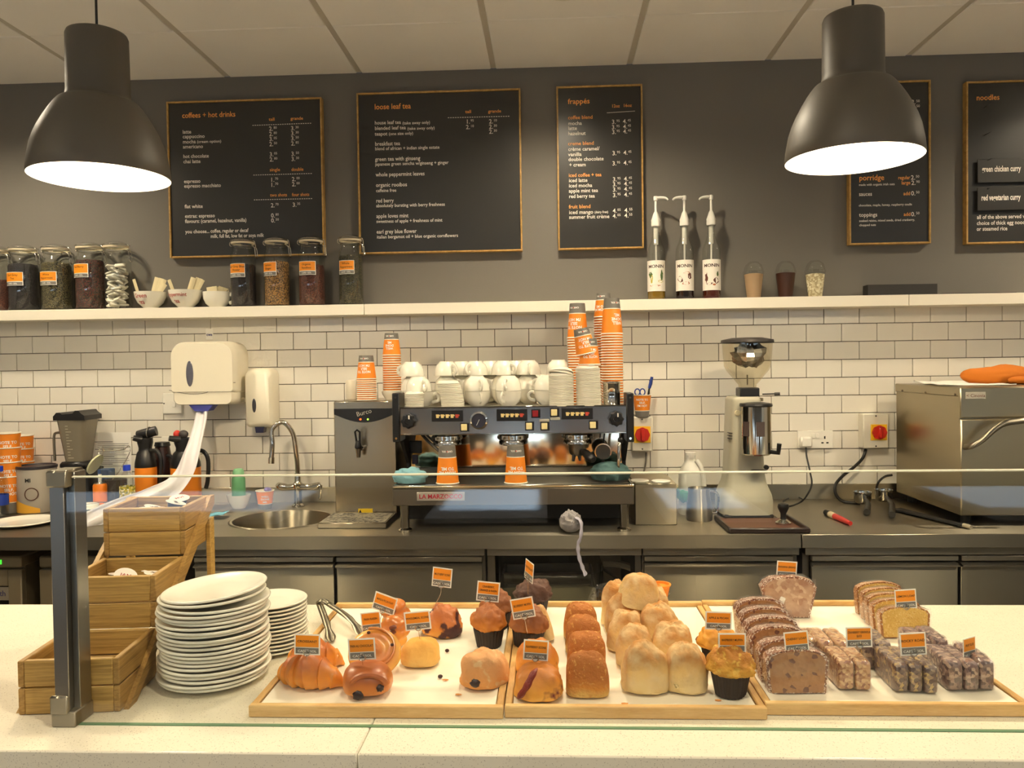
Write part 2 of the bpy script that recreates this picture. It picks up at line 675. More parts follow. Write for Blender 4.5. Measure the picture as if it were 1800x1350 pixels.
# ------------------------------------------------------------------ shared materials
STEEL = steelmat('brushed steel', (152, 144, 128), 0.34, 0.9, 0.02)
STEELD = steelmat('dull dark steel', (120, 112, 100), 0.42, 0.5, 0.02)
STEELV = steelmat('brushed steel panel', (158, 150, 132), 0.38, 1.0, 0.012)
CHROME = mat('polished chrome', (205, 200, 190), 0.08, 1.0)
MIRROR = mat('polished steel', (196, 190, 178), 0.13, 1.0)
BLACKP = mat('black plastic', (22, 21, 21), 0.35)
BLACKM = mat('matt black', (18, 17, 17), 0.7)
DARKG = mat('dark grey plastic', (52, 50, 48), 0.5)
WHITEP = mat('white plastic', (236, 232, 220), 0.3)
CERAM = mat('white glazed ceramic', (238, 234, 218), 0.14, coat=0.3)
ORANGE = mat('orange print', (240, 138, 30), 0.5)
ORANGED = mat('orange card print', (240, 146, 22), 0.45)
GREYP = mat('grey print', (120, 116, 108), 0.5)
WHITEI = mat('white print', (244, 240, 230), 0.6)
PAPERW = mat('white paper', (240, 236, 226), 0.8)
GLASS = glassmat('clear glass', (.95, .96, .94), 1.5, .02, .025)
GOLDW = woodmat('gilded oak frame', (158, 122, 58), (200, 160, 92), 8.0, (4, 4, 4), 0.4)
INKD = mat('dark ink', (58, 34, 12), 0.7)
# ================================================================== THE ROOM
ZCEIL = 2.805
WX0, WX1, WYF = -4.6, 4.6, -7.3
ZW = 0.88           # back worktop
ZF = 0.90           # serving counter
FRONT_Y = -0.74     # front edge of the back worktop
plaster = mat('grey wall paint', (112, 107, 98), 0.75, var=0.03, vscale=2.0, bump=0.05, bscale=120)
grout = mat('dark grout', (98, 90, 78), 0.9)
tile_m = mat('white glazed tile', (232, 226, 212), 0.16, var=0.015, vscale=1.2)
room_m = mat('room wall paint', (222, 216, 206), 0.8)
floor_m = mat('pale oak floor vinyl', (142, 133, 120), 0.55, var=0.10)

o = MB(); o.box(WX0, WX1, 0.0, 0.12, 0, ZCEIL)
wall_back = struct(o.obj('wall_back', plaster))
o = MB(); o.box(WX0 - .12, WX0, WYF, 0.12, 0, ZCEIL); struct(o.obj('wall_left', room_m))
o = MB(); o.box(WX1, WX1 + .12, WYF, 0.12, 0, ZCEIL); struct(o.obj('wall_right', room_m))
o = MB(); o.box(WX0 - .12, WX1 + .12, WYF - .1, 0.12, -0.1, 0.0); struct(o.obj('floor', floor_m))
# unseen shop front: high windows shaped to let sun onto the tables only
o = MB()
o.box(WX0, WX1, WYF - .12, WYF, 0, WZ0)
o.box(WX0, WX1, WYF - .12, WYF, WZ1, ZCEIL)
edges = [WX0] + [v for w in WIN for v in w] + [WX1]
for i in range(0, len(edges), 2):
    o.box(edges[i], edges[i + 1], WYF - .12, WYF, WZ0, WZ1)
struct(o.obj('wall_front', mat('shop front paint', (96, 90, 84), .8)))
for i, (a, b) in enumerate(WIN):
    fr = MB()
    for (x0, x1, z0, z1) in ((a, a + .05, WZ0, WZ1), (b - .05, b, WZ0, WZ1), (a + .05, b - .05, WZ0, WZ0 + .05), (a + .05, b - .05, WZ1 - .05, WZ1)):
        fr.box(x0, x1, WYF - .09, WYF - .03, z0, z1)
    w = struct(fr.obj('window_%d' % (i + 1), DARKG))
    g = MB(); g.box(a + .05, b - .05, WYF - .065, WYF - .055, WZ0 + .05, WZ1 - .05)
    g.obj('window_pane', GLASS, w)

# --- tiles of the back wall
T0, TP, TR = -2.44645, 0.152, 0.07819
H0 = CAM.z + 0.23672
o = MB(); o.box(WX0, WX1, -0.004, 0.002, ZW - .02, H0)
o.obj('grout_bed', grout, wall_back)
tw, th = TP - .0028, TR - .0028
tm = MB(); tm.box(-tw / 2, tw / 2, -0.0045, 0.0045, -th / 2, th / 2, 0.0012)
tile_mesh = tm.m(tile_m).mesh('tile')
hidden = MB()
nt_ = 0
for r in range(1, 11):
    zc = H0 - TR * (r - .5)
    for k in range(-15, 47):
        xc = T0 + TP * (k + .5) + (TP / 2 if r % 2 == 0 else 0)
        if xc < WX0 + .1 or xc > WX1 - .1:
            continue
        seen = -2.72 < xc < 2.2
        if (6 <= r <= 9 and -0.42 < xc < 0.42) or (r >= 5 and xc > 1.72):
            seen = False
        if seen:
            t = bpy.data.objects.new('tile', tile_mesh)
            COL.objects.link(t)
            t.parent = wall_back
            t.location = (xc, -0.006, zc)
            nt_ += 1
        else:
            hidden.box(xc - tw / 2, xc + tw / 2, -0.0105, -0.0015, zc - th / 2, zc + th / 2, 0.0012)
ho = hidden.obj('tile', tile_m, wall_back)
ho['kind'] = 'stuff'

# --- suspended ceiling: panels between dropped bars
cpan = mat('ceiling panel', (244, 240, 234), 0.85, bump=0.1, bscale=90, var=0.02, vscale=3)
cbar = mat('ceiling bar grey', (196, 188, 174), 0.5)
o = MB(); o.box(WX0, WX1, WYF, 0, ZCEIL + .02, ZCEIL + .1)
ceiling = struct(o.obj('ceiling', grout))
CX0, CP, CY0 = -1.43223, 0.6, -0.50
pm = MB(); pm.box(-.2885, .2885, -.2985, .2985, -.004, .02, .003)
pan_mesh = pm.m(cpan).mesh('ceiling_panel')
pm = MB(); pm.box(-.2885, .2885, -.2475, .2475, -.004, .02, .003)
pan_cut = pm.m(cpan).mesh('ceiling_panel')
for k in range(-6, 10):
    xb = CX0 + CP * k
    if WX0 < xb < WX1:
        b = MB(); b.box(xb - .0115, xb + .0115, WYF, -0.004, ZCEIL - .001, ZCEIL + .02)
        b.obj('ceiling_bar', cbar, ceiling)
    xc = xb + CP / 2
    if xc - .3 < WX0 or xc + .3 > WX1:
        continue
    for j in range(12):
        yc = -0.25 if j == 0 else CY0 - .6 * (j - .5)
        if yc - .3 < WYF:
            continue
        p = bpy.data.objects.new('ceiling_panel', pan_cut if j == 0 else pan_mesh)
        COL.objects.link(p); p.parent = ceiling; p.location = (xc, yc, ZCEIL)

# --- recessed downlights
lens_m = mat('downlight lens', (255, 236, 200), 0.4, emit=14.0)
trim_w = mat('downlight rim', (226, 220, 206), 0.4)
ord_x = ('left', 'middle', 'right')
ord_y = ('along the back wall', 'above the serving counter', 'above the seating')
for j, y in enumerate(DOWN_Y):
    for i, x in enumerate(DOWN_X):
        d = thing('downlight', 'round recessed ceiling downlight, %s one of the row %s' % (ord_x[i], ord_y[j]), 'ceiling light', (x, y, ZCEIL - .004), group='recessed downlights')
        a = MB(); a.lathe([(.058, -.001), (.062, -.006), (.074, -.006), (.077, 0), (.058, 0), (.058, -.001)], 32); a.obj('rim', trim_w, d)
        a = MB(); a.lathe([(0, -.003), (.058, -.003)], 32); a.obj('lens', lens_m, d)
        l = lamp('SPOT', 'downlight_lamp', (x, y, ZCEIL - .03), DOWN_W[j], WARM, spot_size=math.radians(150), spot_blend=0.7, shadow_soft_size=0.045)

# ================================================================== WALL SHELF (three lengths)
shelf_m = mat('white shelf laminate', (238, 230, 212), 0.35)
SHY = -0.14
ZS1 = at(900, 530, SHY).z
ZS0 = at(900, 549, SHY).z
xs = [WX0 + .8, at(640, 545, SHY).x, at(1598, 527, SHY).x, WX1 - .8]
for i, (lab) in enumerate(('white wall shelf section carrying the tea jars on the left', 'white wall shelf middle section carrying syrup bottles and domed cups', 'white wall shelf right section carrying the flat dark panel')):
    s = MB(); s.box(xs[i] + .0012, xs[i + 1] - .0012, SHY, -0.001, ZS0, ZS1, 0.0015)
    tag(s.obj('wall_shelf', shelf_m), lab, 'shelf', 'wall shelf sections')

# ================================================================== BACK COUNTER
def px_z(px, py, y):
    return at(px, py, y).z
XJ = at(1409, 950, FRONT_Y).x
XL, XR = -3.6, 3.4
Z_B = ZW - .048
sink = on(497, 915, ZW)
SR = 0.165
sink.x = (on(415, 912, ZW).x + on(582, 912, ZW).x) / 2
SR = (on(582, 912, ZW).x - on(415, 912, ZW).x) / 2
sink.y = -0.42
# worktop with a round opening for the sink
wt = MB()
def top_patch(x0, x1, y0, y1):
    wt.quad((x0, y0, ZW), (x1, y0, ZW), (x1, y1, ZW), (x0, y1, ZW))
q = SR * 1.12
sx0, sx1, sy0, sy1 = sink.x - q, sink.x + q, sink.y - q, sink.y + q
XLS = at(372, 950, FRONT_Y).x
yb = -0.012
top_patch(XL, sx0, FRONT_Y, yb); top_patch(sx1, XJ - .002, FRONT_Y, yb)
top_patch(sx0, sx1, FRONT_Y, sy0); top_patch(sx0, sx1, sy1, yb)
N = 48
ring_o, ring_i = [], []
for i in range(N):
    a = 2 * PI * i / N
    c, s_ = math.cos(a), math.sin(a)
    k = q / max(abs(c), abs(s_))
    ring_o.append((sink.x + c * k, sink.y + s_ * k, ZW))
    ring_i.append((sink.x + c * SR, sink.y + s_ * SR, ZW))
wt.add(ring_o + ring_i, [(i, (i + 1) % N, N + (i + 1) % N, N + i) for i in range(N)])
wt.box(XL, XJ - .002, FRONT_Y, FRONT_Y + .012, Z_B, ZW - .0004)
wt.box(XL, XJ - .002, -.02, -.012, Z_B, ZW - .0004)
worktop = thing('steel_worktop', 'long stainless steel worktop holding the round sink', 'worktop', (0, FRONT_Y, Z_B))
wt.obj('top', STEEL, worktop, True)
b = MB(); b.lathe([(SR + .012, .001), (SR + .004, .004), (SR - .004, .002), (SR - .012, -.02), (SR - .03, -.11), (SR * .55, -.15), (.03, -.155), (0, -.155)], 48, (sink.x, sink.y, ZW))
b.obj('sink_bowl', STEELV, worktop, True)
b = MB(); b.box(XL, XJ - .002, -0.020, -0.0105, ZW, H0 - TR * 10 + .002, 0.001)
b.obj('splashback', STEELV, worktop, True)
worktop2 = thing('steel_worktop', 'stainless steel worktop section under the big oven, right of the joint', 'worktop', (XJ + .5, FRONT_Y, Z_B))
b = MB(); b.box(XJ + .002, XR, FRONT_Y, yb, Z_B, ZW, .002); b.obj('top', STEEL, worktop2, True)
b = MB(); b.box(XJ + .002, XR, -0.020, -0.0105, ZW, H0 - TR * 10 + .002, 0.001); b.obj('splashback', STEELV, worktop2, True)
# apron rail below the worktop
def cabinet(label, pxa, pxb, doors, ref=(700,), open_bay=False, cat='cabinet'):
    Yc = -0.70
    x0, x1 = at(pxa, 985, Yc).x, at(pxb, 985, Yc).x
    c = thing('steel_cabinet', label, cat, ((x0 + x1) / 2, Yc, 0.0), group='stainless steel counter units')
    zt = Z_B - .0015
    b = MB()
    b.box(x0 + .001, x0 + .022, Yc + .02, -.06, .1, zt - .03); b.box(x1 - .022, x1 - .001, Yc + .02, -.06, .1, zt - .03)
    b.box(x0 + .001, x1 - .001, -.08, -.06, .1, zt - .03); b.box(x0 + .001, x1 - .001, Yc + .02, -.06, .1, .12)
    b.box(x0 + .001, x0 + .03, Yc, Yc + .02, .1, zt - .03, .002) if open_bay else None
    b.obj('carcass', STEELD, c, True)
    b = MB(); b.box(x0 + .001, x1 - .001, Yc - .012, Yc + .03, zt - .030, zt, .002)
    b.obj('top_rail', STEEL, c, True)
    for xx in (x0 + .05, x1 - .05):
        for yy in (Yc + .06, -.12):
            b = MB(); b.cyl((xx, yy, 0), (xx, yy, .1), .016, 12)
            b.obj('foot', STEELD, c, True)
    for (da, db) in doors:
        dx0, dx1 = at(da, 995, Yc).x, at(db, 995, Yc).x
        d = MB()
        d.box(dx0 + .002, dx1 - .002, Yc - .004, Yc + .018, .13, zt - .072, .002)
        dd = d.obj('door', STEELV, c, True)
        h = MB()
        h.prism([(Yc - .004, zt - .072), (Yc - .020, zt - .070), (Yc - .020, zt - .066), (Yc + .0, zt - .060), (Yc + .018, zt - .060), (Yc + .018, zt - .072)], dx0 + .002, dx1 - .002, 'yz')
        h.obj('grip_edge', STEEL, dd, True)
        h = MB(); h.box(dx0 + .002, dx1 - .002, Yc - .010, Yc + .012, zt - .052, zt - .034, .002)
        h.obj('upper_lip', STEEL, c, True)
    return c
cabinet('stainless steel cabinet with two doors below the sink', 338, 853, [(342, 588), (591, 849)])
cabinet('stainless steel open bay below the coffee machine, holding a lined bin', 856, 1128, [], open_bay=True)
cabinet('stainless steel cabinet with one door below the coffee grinder', 1129, 1404, [(1131, 1394)])
cabinet('stainless steel cabinet with two doors below the oven', 1413, 1950, [(1425, 1684), (1687, 1945)])
# ================================================================== PENDANT LAMPS
shade_m = mat('dark grey-brown lacquered metal', (84, 77, 66), 0.5)
shade_in = mat('white lamp lining', (250, 244, 230), 0.5)
bulb_m = mat('glowing bulb', (255, 240, 214), 0.4, emit=60.0)
def pendant(px, py, label, Y=-1.35):
    c = at(px, py, Y)
    k = 1.0 / ppm(c)
    L = thing('pendant_lamp', label, 'pendant lamp', (c.x, c.y, c.z), group='pendant lamps over the counter')
    prof = [(114, 0), (115, 4), (113.5, 21), (108.5, 48), (102.5, 66), (96, 81), (87, 98), (78, 113), (71, 123), (67, 128), (64.5, 130.5), (61.5, 131.5), (58.5, 131.8), (55.5, 134), (53, 139), (51.5, 148), (50.5, 244), (48.5, 249), (44, 251), (0, 251)]
    inn = [(0, 150), (44, 150), (46, 140), (56, 122), (72, 107), (86, 88), (97, 64), (106, 40), (110.5, 18), (112, 1), (114, 0)]
    a = MB()
    a.lathe([(r * k, z * k) for r, z in prof], 64)
    a.obj('shade', shade_m, L, sharp=60)
    a = MB(); a.lathe([(r * k, z * k) for r, z in inn], 64)
    a.obj('shade_lining', shade_in, L, sharp=60)
    a = MB(); a.lathe([(0, 40 * k), (18 * k, 44 * k), (28 * k, 58 * k), (30 * k, 72 * k), (24 * k, 92 * k), (14 * k, 112 * k), (13 * k, 148 * k)], 24)
    a.obj('bulb', bulb_m, L)
    a = MB(); a.cyl((0, 0, 251 * k), (0, 0, ZCEIL - c.z - .03), .0035, 10)
    a.obj('cord', BLACKP, L)
    a = MB(); a.lathe([(.05, ZCEIL - c.z - .0055), (.048, ZCEIL - c.z - .026), (.02, ZCEIL - c.z - .03), (0, ZCEIL - c.z - .03)], 24)
    a.obj('ceiling_rose', shade_m, L)
    lamp('POINT', 'pendant_bulb_lamp', (c.x, c.y, c.z + 18 * k), PEND_W, WARM2, shadow_soft_size=0.03)
    return L
pendant(177, 313, 'dark metal pendant lamp hanging in front of the coffee menu board')
pendant(1500, 281, 'dark metal pendant lamp hanging in front of the porridge board')

# ================================================================== SERVING COUNTER
quartz = speckmat('speckled cream quartz', (236, 228, 206), [(214, 205, 182), (190, 180, 160)], 700, 0.975, 0.22, base2=(230, 222, 200), vscale=5)
CY0_, CY1_ = -2.375, -1.62
xseam = on(629, 1322, ZF).x
cnt = thing('serving_counter', 'cream speckled stone serving counter across the foreground', 'counter', (0, -2.0, 0))
for (a, b) in ((-3.2, xseam), (xseam, 3.0)):
    s = MB(); s.box(a + .0004, b - .0004, CY0_, CY1_, ZF - .032, ZF, .0025)
    s.obj('stone_top', quartz, cnt, True)
s = MB(); s.box(-3.15, 2.95, CY0_ + .065, CY1_ - .03, 0, ZF - .033)
s.obj('counter_base', mat('grey laminate', (128, 122, 112), 0.5), cnt, True)
s = MB(); s.box(-3.15, 2.95, CY0_ + .045, CY0_ + .064, 0, ZF - .033)
s.obj('front_panel', mat('dark plum laminate', (40, 30, 44), 0.5), cnt, True)

# ================================================================== GLASS SNEEZE GUARD
GY = -2.283
pane_m = glassmat('guard glass', (0.985, 0.995, 0.985), 1.5, 0.0, 0.012)
edge_m = mat('glass edge with painted glint', (250, 244, 216), 0.25)  # cream colour paints in the bright line where the top edge catches light
gz1 = at(900, 831, GY).z
px0_, px1_ = on(97, 1277, ZF).x, on(134, 1277, ZF).x
sg = thing('glass_guard', 'clear glass sneeze guard on a square steel post above the counter', 'glass guard', (px0_, GY, ZF))
g = MB(); g.box(px1_ - .01, 3.0, GY - .004, GY + .004, ZF + .001, gz1 - .003)
g.obj('glass_pane', pane_m, sg, True)
g = MB(); g.box(px1_ + .0, 3.0, GY - .004, GY + .004, gz1 - .003, gz1, .001)
g.obj('top_edge', edge_m, sg, True)
g = MB(); g.box(px1_, 3.0, GY - .004, GY + .004, ZF, ZF + .0015)
g.obj('bottom_edge', mat('green glass edge', (90, 130, 96), 0.3), sg, True)
g = MB(); g.box(px0_, px1_ - .011, -2.291, -2.245, ZF + .001, gz1 + .006, .001)
g.box(px1_ - .011, px1_, GY + .005, -2.245, ZF + .001, gz1 + .006, .001)
g.obj('post', steelmat('post steel', (150, 146, 140), 0.3, 0.4, 0.03), sg, True)
g = MB(); g.box(px0_ - .003, px1_ - .003, -2.296, -2.243, gz1 - .018, gz1 + .010, .003)
g.obj('post_cap', STEELV, sg, True)
g = MB(); g.box(px0_ - .004, px1_ + .002, -2.297, -2.243, ZF, ZF + .026, .002); g.box(px0_ - .006, px1_ - .010, -2.298, -2.290, ZF + .02, ZF + .052, .003)
g.obj('foot_bracket', STEELV, sg, True)

# ================================================================== TIERED WOODEN CONDIMENT BOX
oak = woodmat('golden oak', (150, 114, 52), (208, 168, 92), 5.0, (1.2, 16, 40), 0.5)
oak2 = woodmat('oak end grain', (136, 100, 46), (186, 146, 78), 5.0, (16, 1.4, 40), 0.55)
bx0, bx1 = on(37, 1255, ZF).x, on(208, 1255, ZF).x
tb = thing('tiered_wooden_box', 'three tier oak condiment box beside the guard post', 'box', ((bx0 + bx1) / 2, -2.245, ZF), (0, 0, .10))
tiers = [(-2.245, -2.084, ZF + .001, at(130, 1160, -2.245).z), (-2.08, -1.919, at(200, 1105, -2.08).z, at(200, 1014, -2.08).z), (-1.915, -1.755, at(250, 976, -1.915).z, at(250, 893, -1.915).z)]
T = .011
for ti, (ya, yb_, za, zb) in enumerate(tiers):
    zm = (za + zb) / 2
    for (z0, z1) in ((za, zm - .0012), (zm + .0012, zb)):
        a = MB(); a.box(bx0 + T, bx1 - T, ya, ya + T, z0, z1, .0015); a.obj('front_plank', oak, tb, True)
        a = MB(); a.box(bx0 + T, bx1 - T, yb_ - T, yb_, z0, z1, .0015); a.obj('back_plank', oak, tb, True)
        for (xa, xb) in ((bx0, bx0 + T), (bx1 - T, bx1)):
            a = MB(); a.box(xa, xb, ya, yb_, z0, z1, .0015); a.obj('side_plank', oak2, tb, True)
    a = MB(); a.box(bx0 + T, bx1 - T, ya + T, yb_ - T, za + .002, za + .010); a.obj('box_bottom', oak, tb, True)
for (xa, xb) in ((bx0 - .010, bx0 - .0005), (bx1 + .0005, bx1 + .010)):
    a = MB(); a.prism([(-2.235, ZF), (-2.20, ZF), (-1.750, tiers[2][3] - .02), (-1.750, tiers[2][3]), (-1.775, tiers[2][3])], xa, xb, 'yz')
    a.obj('slanted_brace', oak2, tb, True)
    a = MB(); a.box(xa, xb, -1.785, -1.755, ZF, tiers[2][3] - .05, .001); a.obj('rear_post', oak, tb, True)
# portion cups
lid_m = mat('foil lid', (226, 216, 204), 0.3, var=0.05, vscale=30)
cup_dark = mat('dark portion cup', (40, 34, 40), 0.3)
redi = mat('red lid print', (150, 40, 40), 0.5)
def portion(loc, rot, label):
    d_ = Vector((loc[0] - (bx0 + bx1) / 2, loc[1] + 2.245, 0)); d_.rotate(Euler((0, 0, .10)))
    loc = ((bx0 + bx1) / 2 + d_.x, -2.245 + d_.y, loc[2])
    p = thing('portion_cup', label, 'portion cup', loc, rot, 'sealed portion cups in the oak box')
    a = MB(); a.lathe([(0, 0), (.013, 0), (.018, .016), (.0185, .0165)], 20); a.obj('tub', cup_dark, p)
    a = MB(); a.lathe([(0, .0166), (.0215, .0166), (.0218, .0174), (0, .0178)], 20); a.box(.016, .029, -.006, .006, .0168, .0175); a.obj('foil_lid', lid_m, p)
    a = MB(); put_text(a, 'JAM', (0, 0, 0), .012, 'CENTER', .02, M=Matrix.Translation((0, -.004, .0181)) @ Matrix.Rotation(-PI / 2, 4, 'X')); a.obj('lid_print', INKD if rnd.random() < .5 else redi, p)
    return p
t3, t2 = tiers[2], tiers[1]
mx = (bx0 + bx1) / 2
portion((mx - .015, t3[0] + .05, t3[3] - .028), (.1, .1, .6), 'white lidded portion cup near the front of the top oak tier')
portion((mx + .035, t3[0] + .075, t3[3] - .018), (.25, -.1, 2.2), 'white lidded dark portion cup standing proud in the top tier')
portion((mx + .03, t3[0] + .125, t3[3] - .016), (-.2, .1, 4.0), 'white lidded portion cup at the back of the top tier')
portion((mx - .030, t3[0] + .12, t3[3] - .035), (.2, .2, 1.0), 'white lidded portion cup lowest in the top oak tier')
portion((mx + .0, t2[0] + .06, t2[3] - .026), (.5, .3, .4), 'tilted portion cup at the left of the middle oak tier')
portion((mx - .02, t2[0] + .085, t2[3] - .033), (.1, .1, 2.0), 'portion cup lying half under another in the middle tier')
portion((mx + .055, t2[0] + .07, t2[3] - .030), (.1, -.15, 3.0), 'white lidded portion cup at the right of the middle tier')

# ================================================================== PLATES
plate_prof = [(0, .0045), (.055, .0045), (.066, .006), (.092, .0138), (.097, .0158), (.0995, .0154), (.1005, .0138), (.0998, .0118), (.0975, .0104), (.07, .0035), (.062, .001), (.057, 0), (0, 0)]
pm_ = MB(); pm_.lathe(plate_prof, 56)
plate_mesh = pm_.m(CERAM).mesh('dinner_plate', sharp=60)
pc = on(376, 1192, ZF)
pc.y = -2.085
pc.x = on(375, 1195, ZF).x
h = 0.0
rng = random.Random(3)
def plate(loc, rot, label, group, s=1.0):
    o = bpy.data.objects.new('dinner_plate', plate_mesh)
    COL.objects.link(o)
    o.location = loc; o.rotation_euler = rot; o.scale = (s, s, s)
    return tag(o, label, 'plate', group)
NPL = 20
pitch = .00735
for i in range(NPL):
    w = .0035
    plate((pc.x + rng.uniform(-w, w), pc.y + rng.uniform(-w, w), ZF + .0004 + i * pitch), (rng.uniform(-.006, .006), rng.uniform(-.006, .006), rng.uniform(0, 6)), 'cream dinner plate in the tall stack beside the oak box', 'plates in the tall stack')
zt = ZF + NPL * pitch
plate((pc.x - .002, pc.y + .003, zt + .004), (0, -.04, 0), 'cream dinner plate, second from the top of the tall stack', 'plates in the tall stack', .98)
plate((pc.x + .002, pc.y + .004, zt + .014), (.03, -.075, 0), 'cream dinner plate lying tilted on top of the tall stack', 'plates in the tall stack', .96)
pc2 = Vector((on(462, 1155, ZF).x, -1.925, ZF))
for i in range(13):
    plate((pc2.x + rng.uniform(-.002, .002), pc2.y + rng.uniform(-.002, .002), ZF + .0004 + i * .0078), (0, 0, i), 'smaller cream side plate in the stack behind the dinner plates', 'side plates in the rear stack', .74)

# ================================================================== TRAYS AND LINERS
beech = woodmat('pale beech', (206, 158, 90), (232, 192, 126), 3.0, (3, 10, 22), 0.45)
beechy = woodmat('pale beech side', (200, 152, 88), (228, 186, 120), 3.0, (16, 3, 22), 0.45)
TRY0, TRY1 = -2.255, -1.69
tx = [-0.516, -0.083, 0.351, 0.787]
rots = [0.0, 0.0, 0.0]
TZ = ZF + .010
liner_m = mat('waxed white paper', (246, 236, 214), 0.55, bump=0.15, bscale=14)
for i in range(3):
    x0, x1 = tx[i] + .001, tx[i + 1] - .001
    y0, y1 = TRY0 + (.0, .004, .022)[i], TRY1 + (0, .012, .02)[i]
    t = thing('wooden_tray', ('pale beech tray holding the croissants and scones', 'pale beech tray holding the bread rolls and muffins', 'pale beech tray holding the wrapped cakes')[i], 'tray', ((x0 + x1) / 2, (y0 + y1) / 2, ZF), group='serving trays')
    a = MB(); a.box(x0 + .002, x1 - .002, y0 + .002, y1 - .002, ZF + .002, ZF + .008); a.obj('tray_base', beech, t, True)
    for (ya, yb_, nm) in ((y0, y0 + .013, 'front_rail'), (y1 - .013, y1, 'back_rail')):
        a = MB(); a.box(x0, x1, ya, yb_, ZF + .0005, ZF + (.021 if nm == 'front_rail' else .027), .0018); a.obj(nm, beech, t, True)
    for (xa, xb) in ((x0, x0 + .012), (x1 - .012, x1)):
        a = MB(); a.box(xa, xb, y0 + .0135, y1 - .0135, ZF + .0005, ZF + .020, .0018); a.obj('side_rail', beechy, t, True)
    def lf(u, v, x0=x0, x1=x1, y0=y0, y1=y1, i=i):
        x = x0 + .014 + (x1 - x0 - .028) * u
        y = y0 + .0145 + (y1 - y0 - .029) * v
        e = max(0, 1 - min(u, 1 - u, v, 1 - v) * 14)
        w = .0012 * nz((x, y, i), 16) + .0012
        return Vector((x, y, TZ - .0012 + abs(w) * .5 + e * e * .007))
    def lf2(u, v):
        return lf(u, v) - Vector((0, 0, .0006))
    a = MB(); a.grid(lf, 34, 40)
    o = a.obj('paper_liner', liner_m)
    tag(o, ('white waxed paper lining the tray of croissants', 'white waxed paper lining the tray of rolls', 'white waxed paper lining the tray of wrapped cakes')[i], 'paper', 'tray liners')
TZ = ZF + .0105
# ================================================================== BAKED GOODS
def place(px, py, z=TZ):
    p = on(px, py, z)
    return p
def domefn(rx, ry, h, sd, amp=.05, fs=4.0, sq=2.6, base=.18, lean=0.0):
    def fn(d):
        ex = 2.0 / sq
        c = (abs(d.x) ** sq + abs(d.y) ** sq + abs(d.z) ** sq) ** (1 / sq)
        q = d / c
        n_ = 1 + amp * nz(d, fs * .5, sd) * 2 + amp * .6 * nz(d, fs * 1.6, sd + 9) + amp * .4 * nz(d, fs * 4, sd + 3)
        z = q.z * h * n_ if q.z > 0 else q.z * h * base
        return Vector((q.x * rx * n_ + lean * max(0, z), q.y * ry * n_, z + h * base))
    return fn
def baked(name, label, cat, px, py, rx, ry, h, material, sd, rz=0.0, group=None, z=TZ, back=0.0, part=None, rot=None, n=56, k=34, **kw):
    """a one-piece bake; (px, py) is where its front foot meets the tray"""
    p = place(px, py, z)
    p = p + Vector((0, ry * .92 + back, 0))
    a = MB(); a.blob(1, 1, 1, domefn(rx, ry, h, sd, **kw), n, k)
    if part:
        t = thing(name, label, cat, p, rot or (0, 0, rz), group)
        a.obj(part, material, t, sharp=70)
        return t
    o = a.obj(name, material, sharp=70, loc=p, rot=rot or (0, 0, rz))
    return tag(o, label, cat, group)
m_bap = bakemat('floury white roll', (206, 172, 120), (204, 160, 100), (172, 112, 54), .012, .070, .8, .6, 90, patch=(226, 198, 148), pcut=.42, pscale=30, psoft=.28, wob=.4)
m_brown = bakemat('seeded brown roll', (196, 148, 78), (184, 112, 36), (156, 84, 22), .004, .04, .7, .9, 170, patch=(208, 150, 74), pcut=.60, pscale=120, wob=.3)
m_crois = bakemat('glazed croissant', (214, 140, 50), (206, 122, 34), (168, 84, 20), .0, .05, .4, .3, 50, gloss=.25, wob=.45)
m_pain = bakemat('glazed chocolate pastry', (196, 120, 48), (184, 100, 34), (150, 72, 24), .0, .05, .4, .3, 60, gloss=.3, wob=.35)
m_dan = bakemat('glazed danish', (222, 158, 50), (222, 146, 40), (176, 92, 22), .0, .05, .35, .4, 60, gloss=.4, wob=.5)
m_scone = bakemat('plain scone', (214, 168, 98), (216, 162, 84), (204, 140, 60), .0, .05, .75, .5, 90, wob=.35)
m_berry = bakemat('berry scone', (206, 136, 48), (190, 108, 36), (166, 86, 36), .0, .05, .5, .7, 60, patch=(66, 18, 20), pcut=.50, pscale=26, gloss=.15)
m_sugar = bakemat('sugared fruit bun', (196, 128, 62), (200, 130, 70), (196, 134, 84), .0, .05, .6, .7, 90, patch=(226, 186, 134), pcut=.60, pscale=40, wob=.4)
m_rasp = bakemat('raspberry scone', (216, 150, 58), (206, 134, 44), (176, 98, 30), .0, .05, .5, .4, 70, patch=(110, 26, 22), pcut=.60, pscale=22, gloss=.15)
m_muf = bakemat('orange muffin crown', (186, 112, 30), (168, 94, 24), (146, 76, 28), -.02, .035, .55, .55, 80, gloss=.1, wob=.5)
m_mufb = bakemat('brown muffin crown', (156, 92, 32), (138, 76, 30), (126, 68, 34), -.02, .035, .6, .5, 80, wob=.4)
m_mufc = bakemat('chocolate muffin crown', (64, 34, 22), (58, 30, 20), (74, 40, 26), -.02, .035, .6, .9, 90, wob=.4)
m_mufr = bakemat('crumble muffin crown', (206, 150, 54), (196, 134, 44), (176, 106, 34), -.02, .035, .65, 1.0, 150, patch=(226, 178, 78), pcut=.55, pscale=90, wob=.5)
m_case = mat('dark brown baking paper', (38, 24, 20), 0.6)
m_choc = mat('dark chocolate', (44, 24, 26), 0.4)
m_raisin = mat('raisin', (60, 26, 18), 0.5)

